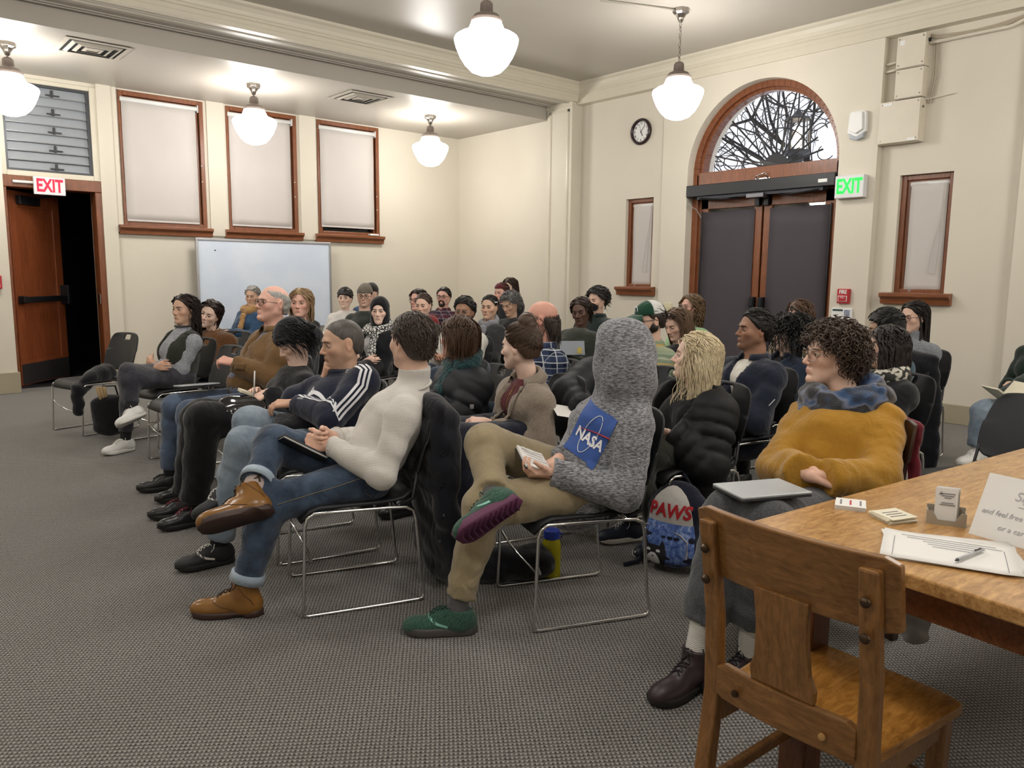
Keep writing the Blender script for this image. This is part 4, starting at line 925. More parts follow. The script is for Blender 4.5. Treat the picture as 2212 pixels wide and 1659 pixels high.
        g.build('eyebrows', hairmat(bc), E)
    if p.get('lashes') is None and eyes:
        g = Geo()
        for sgn in (-1, 1):
            a = np.linspace(-1.1, 1.1, 7); e = math.radians(17*op); r = .0146
            tubes(g, [np.stack([ex+r*math.cos(e)*np.cos(a), sgn*ey+r*np.sin(a)*1.1, ez+r*math.sin(e)*np.cos(a)*.95], 1)@R.T+H], .0012, 4, 1)
        g.build('eyelashes', hairmat('150f0c'), E)
    return s
def glasses(R, H, p, E):
    c, round_, w_, h_ = p.get('c', '1a1a1c'), p.get('round', .5), p.get('w', .024), p.get('h', .019); g = Geo(); r = p.get('r', .0016); L = Geo()
    m = plain('glasses_'+c, c, .3, metal=p.get('metal', 0), var=.02)
    for sgn in (-1, 1):
        a = np.linspace(0, 2*np.pi, 25)[:-1]; n = 2+2.5*(1-round_); cx, sx = np.cos(a), np.sin(a)
        P = np.stack([np.full(24, .104)-.004*np.abs(cx*w_+.0)/w_, sgn*.0335+w_*np.sign(cx)*np.abs(cx)**(2/n), -.002+h_*np.sign(sx)*np.abs(sx)**(2/n)], 1); P[:, 0] -= .010*np.abs(P[:, 1]/.055)**2
        PP = np.concatenate([P, P[:2]]); tubes(g, [PP@R.T+H], r, 5, 1)
        L.add(np.concatenate([P, P.mean(0)[None]])@R.T+H, [(i, (i+1) % 24, 24, 24) for i in range(24)])
        tubes(g, [np.array([(.094, sgn*(.0335+w_), .003), (.06, sgn*.079, .006), (.02, sgn*.083, .006), (-.012, sgn*.083, .004), (-.026, sgn*.081, -.012)])@R.T+H], r, 5, 1)
    tubes(g, [np.array([(.103, -.0095, .004), (.107, 0, .006), (.103, .0095, .004)])@R.T+H], r, 5, 1)
    o = g.build('glasses', m, E); L.build('lenses', m_lens, o)
    return o
HL = {'front': .078, 'temple': .03, 'ear': -.012, 'nape': -.065}
def hair(R, H, p, E, res, seed=0):
    """shell over the skull plus combed locks"""
    rg = np.random.default_rng(seed+5); st = p['style']; c = p['c']; m = hairmat(c, p.get('rough', .45)); th = p.get('th', .012); G = Geo(); fw = p.get('fw', 1.)
    fr, tp, er, np_ = p.get('front', .078), p.get('temple', .03), p.get('ear', -.012), p.get('nape', -.065)
    xs, zs = [-.12, -.06, -.025, .0, .03, .052, .066, .12], [np_, np_+.005, er, er+.012, tp, tp+.025, fr, fr+.004]
    s = SDF(); s.ell((-.016, 0, .030), (.098+th, .077*fw+th*.9, .088+th), k=.01)
    if p.get('vol'): s.ell((-.03, 0, .02), (.10+p['vol'], .082*fw+p['vol'], .09+p['vol']*.8), k=.03)
    for cu in p.get('curtain', ()): s.cap(cu[0], cu[1], cu[2], cu[3], k=.03)
    if np_ < -.03: s.ell((-.045, 0, -.02), (.065+th*.7, .066*fw+th*.5, .085), k=.03)
    if p.get('bald'): s.func(lambda P: p['bald']-P[..., 2]+.25*np.minimum(P[..., 0], 0), (-.2, -.2, -.2), (.2, .2, .3), .012)
    s.func(lambda P: (P[..., 2]-np.interp(P[..., 0], xs, zs))*.8, (-.3, -.3, -.4), (.3, .3, .4), .008)
    if not p.get('noshell'):
        V_, Q = s.mesh(res, wob=p.get('wob', .0015), wf=120, seed=seed)
        if len(V_): G.add(V_@R.T+H, Q)
    n = p.get('n', 120)
    if n:
        # roots on the scalp
        i = np.arange(int(n*2.6)); ph = i*2.39996+rg.uniform(0, 6); cz = 1-2*(i+.5)/len(i); rr = np.sqrt(1-cz**2)
        D = np.stack([rr*np.cos(ph), rr*np.sin(ph), cz], 1); rad = A3(.098+th, .077*fw+th*.9, .088+th); cen = A3(-.016, 0, .030)
        P = cen+D*rad; ok = P[:, 2] > np.interp(P[:, 0], xs, zs)+.004
        if p.get('bald'): ok &= P[:, 2] < p['bald']
        P = P[ok]; P = P[np.linspace(0, len(P)-1, min(n, len(P))).astype(int)]; k = p.get('k', 9); ln = p.get('len', .10)*rg.uniform(.8, 1.1, len(P)); step = ln/(k-1)
        comb = A3(*p.get('comb', (-.5, 0, -.6))); side = p.get('side', .5); part = p.get('part', 0.); jit = p.get('jit', .25); path = [P.copy()]; J = rg.normal(0, jit, (len(P), 3)); off = rg.uniform(0, p.get('lift', .008), len(P))
        wave, wl = p.get('wave', 0.), p.get('wl', .06); pha = rg.uniform(0, 6.28, len(P)) if st == 'curly' else rg.normal(0, .5, len(P))+2.5*np.arctan2(P[:, 1], P[:, 0]); fall = p.get('fall', 0.)
        Qp = P.copy(); acc = np.zeros(len(P))
        if st == 'curly':
            nn = D[ok]; nn = nn[np.linspace(0, len(nn)-1, len(P)).astype(int)]; bd = nn*p.get('out', .55)+A3(-.1, 0, -.45)+J*.6; bd /= np.linalg.norm(bd, axis=1)[:, None]; ax1 = np.cross(bd, rg.normal(size=bd.shape)); ax1 /= np.linalg.norm(ax1, axis=1)[:, None]; ax2 = np.cross(bd, ax1); path = []; dr = 1+rg.uniform(-.3, .3, len(P))
            for j in range(k):
                t = j/(k-1); sdist = ln*t; a_ = sdist*6.28/wl+pha; hr = wave*min(1, .3+t*2)*dr
                pp = P+bd*sdist[:, None]+A3(0, 0, -1)*(sdist*t*p.get('droop', .35))[:, None]+hr[:, None]*(np.cos(a_)[:, None]*ax1+np.sin(a_)[:, None]*ax2)
                q_ = (pp-cen)/(rad*.97); lv = np.linalg.norm(q_, axis=1); ins = lv < 1; pp[ins] = cen+(q_[ins]/lv[ins][:, None])*rad*.97; path.append(pp)
            k = 1
        for j in range(k-1):
            on = np.clip((Qp[:, 2]-p.get('zr', -.03))/.08, 0, 1)[:, None]; lat = np.sign(Qp[:, 1]-part)
            d = comb*on; d[:, 1] += side*lat*on[:, 0]; d = d+J*(.35+.65*on); d[:, 2] -= (fall+.35)*(1-on[:, 0])+fall*.25
            if j: d = d*.6+.4*dprev
            q = (Qp-cen)/rad; lv = np.linalg.norm(q, axis=1); nrm = q/rad; nrm /= np.linalg.norm(nrm, axis=1)[:, None]
            near = np.clip(1.25-lv, 0, 1)[:, None]*4; near = np.clip(near, 0, 1); dn = (d*nrm).sum(1)[:, None]; d = d-near*np.minimum(dn, .0+0*dn)*nrm-near*np.maximum(dn, 0)*nrm*.7
            d /= np.linalg.norm(d, axis=1)[:, None]+1e-9; dprev = d; Qp = Qp+d*step[:, None]; acc += step
            # keep outside the skull, the neck and the shoulders
            for cc, rd in ((cen, rad+.002), (A3(-.02, 0, -.12), A3(.066, .062, .12)), (A3(-.035, 0, -.43), A3(.125, .215, .25))):
                q = (Qp-cc)/(rd+off[:, None]*.6); lv = np.linalg.norm(q, axis=1); ins = lv < 1; Qp[ins] = cc+(q[ins]/lv[ins][:, None])*(rd+off[ins][:, None]*.6)
            hm = p.get('sp', 1.12); q = (Qp-cen)/rad; lo_ = Qp[:, 2] < cen[2]; lv = np.where(lo_, np.hypot(q[:, 0], q[:, 1]), np.linalg.norm(q, axis=1)); far = lv > hm
            f_ = np.where(far, hm/np.maximum(lv, 1e-6), 1.)[:, None]; Qp[:, :2] = cen[:2]+(Qp[:, :2]-cen[:2])*f_; Qp[:, 2] = np.where(lo_, Qp[:, 2], cen[2]+(Qp[:, 2]-cen[2])*f_[:, 0])
            if p.get('face', True):
                b_ = (Qp[:, 0] > .045) & (Qp[:, 2] < fr-.012) & (np.abs(Qp[:, 1]) < .072); Qp[b_, 1] = np.sign(Qp[b_, 1]+1e-6)*(np.abs(Qp[b_, 1])*.4+.6*.078)
            path.append(Qp+(wave*np.stack([np.cos(acc*6.28/wl+pha), np.sin(acc*6.28/wl+pha), .4*np.sin(acc*6.28/wl+1+pha)], 1)*np.minimum(1, acc/.03)[:, None] if wave else 0))
        PP = np.stack(path, 1); k = PP.shape[1]; r = p.get('r', .008); t = np.linspace(0, 1, k); rad_ = r*(1-.75*t**1.5)*np.minimum(1, .5+t*4); s4 = p.get('sides', 4)
        tubes(G, PP@R.T+H, np.outer(rg.uniform(.75, 1.2, len(PP)), rad_), s4, p.get('flat', .55))
    if st == 'bun':
        q = A3(*p.get('bun', (-.10, 0, .075))); rg2 = np.random.default_rng(3)
        b_ = SDF(); b_.ell(q, (.044, .05, .042), k=.01); b_.cap((-.07, 0, .04), q, .05, .035, k=.03); V_, Q = b_.mesh(res, .002, 120); G.add(V_@R.T+H, Q)
        loops = []
        for i in range(26):
            ax = unit(rg2.normal(size=3)); u = unit(np.cross(ax, A3(.3, .5, .8))); w_ = np.cross(ax, u); a = np.linspace(0, rg2.uniform(2.5, 5), 10)+rg2.uniform(0, 6); loops.append(q+.046*rg2.uniform(.8, 1.05)*(np.cos(a)[:, None]*u+np.sin(a)[:, None]*w_))
        tubes(G, np.array(loops)@R.T+H, .0065*np.sin(np.linspace(.3, 2.9, 10)), 4, .6)
    o = G.build(p.get('name', 'hair'), m, E)
    if p.get('streak'):
        pass
    return o
# ---------------------------------------------------------------- hands
FING = [(.030, .074, .0088), (.010, .082, .0090), (-.010, .076, .0086), (-.029, .060, .0078)]
def make_hand(W, d, n, side, curl, G, res, col, thumb=.6, sc=1., spread=.0, elbow=None, wr=.026):
    """W wrist, d finger direction, n palm normal (the way the palm faces), side +1 left hand / -1 right; curl in degrees per joint"""
    d = unit(d); n = unit(n-d*(n@d)); u = np.cross(n, d)*side   # u points to the thumb side
    s = SDF(); cu = np.radians(curl) if np.ndim(curl) else np.radians([curl]*3)
    s.cap(W-d*.05*sc if elbow is None else elbow, W, wr*1.12, wr*.95, k=.01)
    for i, (o, L, r) in enumerate(FING):
        o *= sc; L *= sc; r *= sc; K = W+d*.088*sc*(1-.06*abs(i-1))+u*o; s.cap(W+u*o*.55+d*.012, K, .0135*sc, .0115*sc, k=.012)
        ang = 0; P = K; dd = unit(d+u*spread*o/.03)
        for j, fr in enumerate((.46, .30, .24)):
            ang += cu[j]*(1+.06*i*(j == 0)); v = dd*math.cos(ang)+n*math.sin(ang); P2 = P+v*L*fr; s.cap(P, P2, r*(1-.08*j), r*(.93-.1*j), k=.0035); P = P2
    T0 = W+u*.020*sc+d*.02*sc+n*.006; T1 = W+u*.043*sc+d*.052*sc+n*.016*sc; td = unit(u*(.5*(1-thumb)+.12)+d*.8+n*thumb*.7); T2 = T1+td*.032*sc; T3 = T2+unit(td+d*.1+n*thumb*.5-u*thumb*.55)*.028*sc
    s.cap(T0, T1, .016*sc, .0125*sc, k=.014); s.cap(T1, T2, .0115*sc, .0098*sc, k=.005); s.cap(T2, T3, .0095*sc, .0078*sc, k=.004)
    V_, Q = s.mesh(res); G.add(V_, Q, col); return s
# ---------------------------------------------------------------- shoes
def make_shoe(A, fwd, up, p, E, res):
    """A: point on the sole under the ankle; fwd toe direction; up sole normal"""
    R = frame(fwd, up); T = (R, np.asarray(A, float)); k = p.get('kind', 'sneaker'); sc = p.get('sc', 1.); st = p.get('sole_t', .024)
    def ol(grow=0., n=30):
        xs = np.concatenate([np.linspace(-.078, .198, 16)]); w_ = np.interp(xs, [-.078, -.07, -.05, 0, .05, .11, .15, .18, .192, .198], [.0, .018, .031, .033, .036, .045, .043, .029, .015, .0])+grow*np.interp(xs, [-.078, -.06, .18, .198], [0, 1, 1, 0])
        c = np.interp(xs, [-.078, .05, .198], [0, .003, -.006])
        return [(x, c_+w) for x, w, c_ in zip(xs, w_, c)]+[(x, c_-w) for x, w, c_ in zip(xs[::-1][1:-1], w_[::-1][1:-1], c[::-1][1:-1])]
    s = SDF(); hgt = p.get('shaft', .095)
    s.ell((-.035, 0, .045), (.042, .033, .045), k=.03); s.ell((.03, .002, .045), (.075, .036, .042), k=.03); s.ell((.11, .001, .034), (.075, .043, .034), k=.03); s.ell((.155, -.002, .03), (.042, .034, .028), k=.025)
    s.cap((-.012, 0, .05), (-.012, 0, hgt), .041, .040, k=.035)
    s.cap((.02, 0, .06), (.055, 0, .072), .03, .024, k=.03)
    if hgt > .1: s.cap((-.012, 0, .1), (-.016, 0, hgt+.02), .043, .046, k=.02)
    s.plane((0, 0, st*.6), (0, 0, -1)); s.plane((0, 0, hgt), (-.12, 0, 1))
    V_, Q = s.mesh(res*.8); e = Geo().add(V_*sc@R.T+T[1], Q).build('shoe', p['mat'], E)
    m = MB(); o = ol(.004 if k != 'boot' else .006); nn = len(o)
    def zz(x, t): return t*1.0+(.018*max(0, (x-.12)/.08)**2 if k != 'boot' else .008*max(0, (x-.12)/.08)**2)
    if k == 'boot':
        def lo(x): return 0 if x < -.005 else (.012 if x < .03 else (.010*max(0, 1-(x-.03)/.03) if x < .06 else 0)+zz(x, 0))
    else: lo = lambda x: zz(x, 0)
    lev = [(lambda x: lo(x), .93), (lambda x: lo(x)+.006, 1.), (lambda x: zz(x, st)-.004, 1.), (lambda x: zz(x, st)+.004, .95)]
    vs = [(x, y*g, f(x)) for f, g in lev for x, y in o]; fs = [(l*nn+i, l*nn+(i+1) % nn, (l+1)*nn+(i+1) % nn, (l+1)*nn+i) for l in range(3) for i in range(nn)]+[tuple(range(nn))[::-1], tuple(range(3*nn, 4*nn))]
    m.add([(a*sc, b*sc, c*sc) for a, b, c in vs], fs); Geo().mb(m, T).build('sole', p['sole'], e, smooth=False)
    if p.get('tread'):
        g = Geo(); pa = []
        for i in range(11):
            x = -.055+.022*i; w_ = .03 if x < .04 else .036; pa.append(np.array([(x, -w_, lo(x)-.001), (x+.012, 0, lo(x)-.002), (x, w_, lo(x)-.001)])*sc)
        tubes(g, np.array(pa)@R.T+T[1], .005, 4, .7); g.build('tread', p['sole'], e)
    if p.get('lace'):
        g = Geo(); pa = []; nl = 6 if hgt > .11 else 5; kk = 0
        for i in range(nl):
            t = i/(nl-1); x = .085-.085*t if hgt > .11 else .09-.065*t; z = np.interp(x, [-.01, .02, .05, .1], [hgt*.95 if hgt > .11 else .1, .098, .088, .066])
            for s_ in (-1, 1): pa.append(np.array([(x+.004, -s_*.017, z-.006), (x, -s_*.006, z+.005), (x-.006, s_*.006, z+.007), (x-.010, s_*.017, z-.003)])*sc)
        P = decal(s, np.concatenate(pa)/sc, (-.25, 0, -1), .002, .06).reshape(-1, 4, 3)*sc; tubes(g, P@R.T+T[1], .0022*sc, 4, 1)
        b0 = P[-1][-1]; lp = [np.array([b0, b0+A3(.01, s_*.02, .012), b0+A3(.02, s_*.035, -.005), b0+A3(.03, s_*.03, -.02)]) for s_ in (-1, 1)]; tubes(g, np.array(lp)@R.T+T[1], .002*sc, 4, 1)
        g.build('laces', p['lace'], e)
    if p.get('deco'): p['deco'](s, T, e, sc)
    return e
# ================================================================ A SEATED PERSON
FOCUS = A3(-3.2, 4.5, 0)
PEOPLE = {}
def ik(S_, W, a, b, pole):
    d = W-S_; L = np.linalg.norm(d); u = d/(L+1e-9)
    if L > (a+b)*.985: W = S_+u*(a+b)*.985; L = (a+b)*.985
    x = (a*a-b*b+L*L)/(2*L); h = math.sqrt(max(a*a-x*x, 0)); p = np.asarray(pole, float); p = unit(p-u*(p@u)); return S_+u*x+p*h, W
def ring_strip(c, nd, fwd, prof, gap, ex=1.12, n=26):
    """open ring around the neck: prof = [(radius, height)], gap half angle in degrees at the front"""
    R = frame(fwd-nd*(fwd@nd), nd); a = np.radians(np.linspace(gap, 360-gap, n))
    return [[c+R@A3(r*math.cos(t), r*ex*math.sin(t), h+.012*math.cos(t)*-1) for t in a] for r, h in prof]
def person(key, label, **q):
    hx, hy_, D = q['head']
    if D is None:
        a_ = math.radians(q['th']); L_ = A3(-math.sin(a_), math.cos(a_), 0); D = (q.get('hlat', 0)-(CO-q['hip'])@L_)/(ray(hx, hy_)@L_)
    H = atd(hx, hy_, D); sex = q.get('sex', 'f'); male = sex == 'm'
    th = q.get('th'); 
    if th is None: th = math.degrees(math.atan2(FOCUS[1]-H[1], FOCUS[0]-H[0]))
    F = A3(math.cos(math.radians(th)), math.sin(math.radians(th)), 0); L = A3(-F[1], F[0], 0); U = A3(0, 0, 1)
    ln = q.get('lean', 8); hz = q.get('hipz', .55)
    dz = H[2]-hz; P = H+F*math.tan(math.radians(ln))*dz+L*q.get('lat', 0)*-1; P[2] = hz
    if 'hip' in q: P = H*0+q['hip']
    e = empty('person', (P[0], P[1], 0), 0, label, 'person', q.get('group', 'seated audience'))
    def pt(v):
        if v[0] == 'p': d = ray(v[1], v[2]); t = (v[3]-(CO-P)@L)/(d@L); return CO+d*t
        if v[0] == 'd': return atd(v[1], v[2], v[3])
        return A3(P[0], P[1], 0)+F*v[0]+L*v[1]+U*v[2]
    # head axes: face direction measured from the direction to the camera, positive to the picture's left
    c = unit(A3(CO[0]-H[0], CO[1]-H[1], 0)); lf = A3(c[1], -c[0], 0); lf = lf if lf@(-AR) > 0 else -lf
    a = math.radians(q.get('hy', 60)); hf = c*math.cos(a)+lf*math.sin(a); b = math.radians(q.get('hp', 0)); hf = hf*math.cos(b)+U*math.sin(b)
    R = frame(hf, U); ro = math.radians(q.get('hr', 0)); Rr = np.array([[1, 0, 0], [0, math.cos(ro), -math.sin(ro)], [0, math.sin(ro), math.cos(ro)]]); R = R@Rr
    sc = q.get('sc', 1.); hs = q.get('hs', 1.)
    t = unit(H-P); Nk = pt(q['neck']) if 'neck' in q else H-t*.187-R[:, 0]*.012-F*.012
    tw = math.radians(q.get('twist', 0)); S1 = L*math.cos(tw)+F*math.sin(-tw)*1.; S1 = unit(S1); SF = unit(np.cross(S1, U))
    tt = unit(Nk-P); sw = q.get('sw', .165 if male else .142); SC_ = Nk-tt*.068
    sh = {1: SC_+S1*sw-U*.012, -1: SC_-S1*sw-U*.012}
    for k_, s_ in (('sl', 1), ('sr', -1)):
        if k_ in q: sh[s_] = pt(q[k_])
    C = P+(Nk-P)*.62+SF*.01; Wt = P+(Nk-P)*.28+F*q.get('slouch', 0)*-1
    pose = q.get('arms', 'lap'); presets = {'lap': ((.27, .045, .665), (.25, -.045, .65)), 'knees': ((.33, .12, .64), (.33, -.12, .64)), 'cross': ((.19, -.05, SC_[2]-.17), (.22, .06, SC_[2]-.2)), 'desk': ((.32, .05, .72), (.30, -.10, .74)), 'chin': ((.22, -.08, .80), (.2, -.02, H[2]-.14))}
    wl = pt(q['wl']) if 'wl' in q else pt(presets[pose][0]); wr = pt(q['wr']) if 'wr' in q else pt(presets[pose][1])
    ua, fa = (.295, .255) if male else (.275, .235); el = {}; W = {}
    for s_, w_, k_ in ((1, wl, 'el'), (-1, wr, 'er')):
        if k_ in q: el[s_] = pt(q[k_]); W[s_] = w_
        else: el[s_], W[s_] = ik(sh[s_], w_, ua, fa, -U*.8-SF*.35+S1*s_*.55)
    hp = {1: P+L*.088-U*.02, -1: P-L*.088-U*.02}
    lg = {'flat': (((.46, .11, .535), (.40, .11, .09)), ((.47, -.11, .535), (.43, -.11, .09))), 'tuck': (((.44, .1, .53), (.22, .1, .09)), ((.44, -.1, .53), (.25, -.12, .09)))}[q.get('legpose', 'flat')]
    kn = {1: pt(q.get('kl', lg[0][0])), -1: pt(q.get('kr', lg[1][0]))}; an = {1: pt(q.get('al', lg[0][1])), -1: pt(q.get('ar', lg[1][1]))}
    for s_, k_ in ((1, 'ul'), (-1, 'ur')):
        if an[s_][2] < .24: an[s_][2] = .09       # feet that stand are put on the floor
    rc = q.get('res', min(max(D*.0036, .0085), .02)); rh = min(max(D*.00135, .0038), .0085); rhand = min(max(D*.0012, .0036), .008)
    bk = q.get('bulk', 1.)*(1. if male else .92)
    skin = np.array(lin(SKINS[q.get('skin', 'fair')]))
    J = dict(P=P, F=F, L=L, U=U, H=H, N=Nk, C=C, sh=sh, el=el, W=W, kn=kn, an=an, R=R, S1=S1, SF=SF, D=D, e=e, rc=rc, pt=pt, tt=tt)
    PEOPLE[key] = J
    # ---- body: one mesh (head and neck, hands and forearms, trunk and limbs under the clothes)
    B = SDF(); B.ecap(P, Wt, (.13, .09), (.115*bk, .085*bk), L); B.ecap(Wt, C, (.115*bk, .085*bk), (.13, .09), S1); B.ecap(C, Nk-tt*.06, (.13, .09), (.09, .055), S1); B.cap(sh[-1], sh[1], .045, .045, .03); B.cap(Nk-tt*.06, Nk, .05, .05, .03)
    for s_ in (1, -1):
        B.cap(sh[s_], el[s_], .042, .034, .02); B.cap(el[s_], W[s_], .032, .022, .02); B.cap(hp[s_], kn[s_], .07, .048, .03); B.cap(kn[s_], an[s_], .046, .03, .03)
    G = Geo(); V_, Q = B.mesh(.026); G.add(V_, Q, skin)
    hp_ = dict(q.get('face', {})); hp_.update(sex=sex, skin=q.get('skin', 'fair'), hair=q.get('hair', {})); hp_.setdefault('brow', q.get('browc', q.get('hair', {}).get('c', '2a1c14')))
    hsdf = make_head(R, H, Nk, hp_, G, e, rh); J['hsdf'] = hsdf
    hd = q.get('hands', {})
    for s_, k_ in ((1, 'l'), (-1, 'r')):
        h_ = hd.get(k_, {})
        if h_ is None: continue
        if pose == 'cross' and 'd' not in h_: h_ = dict(d=(-.15, -.95*s_, .15), n=(-.9, 0, -.2), curl=(20, 25, 15))
        fd = unit(W[s_]-el[s_]); d = h_.get('d'); d = unit(F*d[0]+L*d[1]+U*d[2]) if d is not None else unit(fd+A3(0, 0, -.15)); n = h_.get('n'); n = unit(F*n[0]+L*n[1]+U*n[2]) if n is not None else unit(-U*.8-S1*s_*.5)
        make_hand(W[s_]+d*.01, d, n, s_, h_.get('curl', (25, 35, 20)), G, rhand, skin*A3(1.02, .95, .93), h_.get('thumb', .5), (1.0 if male else .92)*h_.get('sc', 1), elbow=W[s_]+(el[s_]-W[s_])*q.get('bare', .35), wr=.027 if male else .024)
    G.build('body', m_skin, e, color=True)
    # ---- top
    tp = q['top']; g = tp.get('ease', .014); ql = tp.get('quilt', 0.); wrk = tp.get('wr', .0026); S_ = SDF(); by = q.get('belly', 0)
    def trunk(S_, g, ql=0., hem=.06):
        dn = -tt*hem
        S_.ecap(P+dn, Wt, (.158*bk+g, .118*bk+g), (.142*bk+g, .108*bk+g+by*.5), L, k=.04, quilt=ql); S_.ecap(Wt, C, (.142*bk+g, .108*bk+g+by*.5), (.152*bk+g, .112*bk+g), unit(L+S1), k=.04, quilt=ql)
        S_.ecap(C, Nk-tt*.07, (.152*bk+g, .112*bk+g), (.115+g, .070+g), S1, k=.04, quilt=ql)
        S_.cap(sh[-1]-U*.012, sh[1]-U*.012, .043+g, .043+g, .05)
        for s_ in (1, -1): S_.cap(Nk-tt*.035, sh[s_]*.75+Nk*.25-U*.02, .052+g*.5, .05+g, .04)
        if by: S_.ell(P+(Nk-P)*.25+F*(.07+by*.4), (.13+by, .13+by*.6, .12), frame(F, U), k=.05)
        if not male and q.get('bust', 1):
            for s_ in (1, -1): S_.ell(C-tt*.035+SF*.075+S1*s_*.062, .062+g*.6, k=.045)
    trunk(S_, g, ql, tp.get('hem', .05))
    for s_ in (1, -1):
        ar_ = SDF(); S_.ell(sh[s_]-U*.01, .052+g, k=.04)
        ar_.cap(sh[s_], el[s_], .054*(bk*.4+.6)+g, .046+g, .035, quilt=ql, wr=0 if ql else wrk, lam=.07 if ql else .055, ph=s_+hx); 
        te = tp.get('sleeve', 1.); We = el[s_]+(W[s_]-el[s_])*te
        ar_.cap(el[s_], We, .045+g, (.036+g*.8) if te == 1 else .042+g, .03, quilt=ql, wr=0 if ql else wrk, lam=.07 if ql else .05, ph=hx, flat=True)
        S_.group(ar_, .016)
    col = tp.get('collar', 'crew'); nd = unit(H+R@A3(-.02, 0, -.06)-Nk); fN = unit(SF-nd*(SF@nd))
    if col in ('turtle', 'mock'):
        hh = .095 if col == 'turtle' else .05; S_.cap(Nk-nd*.03, Nk+nd*hh, .078, .069, .025, flat=True)
    if col == 'hood':
        S_.cap(Nk-fN*.075+S1*.075+U*.0, Nk-fN*.075-S1*.075, .045, .045, .03); S_.cap(Nk-fN*.075+S1*.075, Nk+fN*.045+S1*.085-U*.03, .04, .028, .03); S_.cap(Nk-fN*.075-S1*.075, Nk+fN*.045-S1*.085-U*.03, .04, .028, .03)
    if tp.get('open'):
        wt, vl, gap = tp['open'].get('w', .075), tp['open'].get('len', .3), tp['open'].get('gap', .0)
        def f(Pp):
            r = Pp-Nk; la = np.abs(r@S1); v = -(r@tt); fr = r@SF-.0; w_ = gap+np.maximum(0, wt*(1-v/vl)); return np.maximum((la-w_)*.9, .02-(fr+.03))
        S_.func(f, P-.6, Nk+.25, .004)
        I_ = SDF(); trunk(I_, .004, 0, .03)
        ic = tp['open'].get('collar', 'crew')
        if ic == 'turtle': I_.cap(Nk-nd*.03, Nk+nd*.08, .070, .066, .025)
        V_, Q = I_.mesh(rc, .002, 30, hx); o = Geo().add(V_, Q).build(tp['open'].get('name', 'shirt'), tp['open']['mat'], e); J['inner'] = I_
        if ic == 'crew': pass
    J['trunk'] = trunk
    if 'extra' in tp: tp['extra'](S_, J)
    V_, Q = S_.mesh(rc, tp.get('wob', .0065), tp.get('wf', 30), hx); top = Geo().add(V_, Q).build(tp.get('name', 'sweater'), tp['mat'], e); J['top'] = top; J['tsdf'] = S_
    if col in ('shirt', 'lapel'):
        P_ = ring_strip(Nk+nd*.005, nd, fN, [(.064, .0), (.066, .04), (.076, .045), (.094, .008)] if col == 'shirt' else [(.068, -.01), (.07, .035), (.082, .04), (.108, -.01)], tp.get('cgap', 22)); MB().grid(P_).build('collar', tp.get('cmat', tp['mat']), top, smooth=True, thick=.005)
    if col in ('crew', 'turtle', 'mock'):
        hh = {'crew': .012, 'turtle': .012, 'mock': .05}[col]; rr = {'crew': .064 if male else .058, 'turtle': .082, 'mock': .072}[col]
        Rn = frame(fN, nd); a = np.linspace(0, 2*np.pi, 30)
        pth = np.array([Nk+nd*hh+Rn@A3(rr*math.cos(x)+.008, rr*1.08*math.sin(x), -.02*math.cos(x)) for x in a]); g2 = Geo(); tubes(g2, [pth], .007, 6, 1); g2.build('neckband', tp.get('cmat', tp['mat']), top)
    if tp.get('zip'):
        vv = np.linspace(.03, np.linalg.norm(Nk-P)*.95, 24); pth = np.array([Nk-tt*v+SF*.05 for v in vv]); pth = decal(S_, pth, -SF, .001); g2 = Geo(); tubes(g2, [pth], .0045, 5, .6); g2.build('zip', tp['zip'], top)
    for s_ in (1, -1):   # cuffs
        if te == 1 and tp.get('cuff', True):
            d = unit(W[s_]-el[s_]); Rc = frame(d, U if abs(d[2]) < .9 else F); a = np.linspace(0, 2*np.pi, 18); rr = .033+g*.75; g2 = Geo(); tubes(g2, [np.array([W[s_]-d*.02+Rc@A3(0, rr*math.cos(x), rr*math.sin(x)) for x in a])], .005, 6, 1); g2.build('cuff', tp.get('cuffmat', tp['mat']), top)
    # ---- trousers, socks, shoes
    lp = q['legs']; g = lp.get('ease', .012); S_ = SDF()
    S_.ecap(P-L*.02, P+U*.06-F*.015, (.165*bk, .118*bk), (.145*bk, .105*bk), L, k=.04)
    for s_ in (1, -1):
        S_.cap(hp[s_]-U*.005, kn[s_], .086*(.5+bk*.5)+g*.6, .060+g, .035, wr=.0022, lam=.085, ph=s_*2+hx); hm = lp.get('hem', .047); fl = an[s_]+(kn[s_]-an[s_])*lp.get('short_r' if s_ < 0 and 'short_r' in lp else 'short', .09)
        S_.cap(kn[s_], fl, .058+g, hm, .03, wr=.003, lam=.075, ph=hx*.3, flat=True)
    V_, Q = S_.mesh(rc, .0055, 30, hx+1); tr = Geo().add(V_, Q).build(lp.get('name', 'trousers'), lp['mat'], e); J['lsdf'] = S_; J['legs'] = tr
    sp = q.get('shoes')
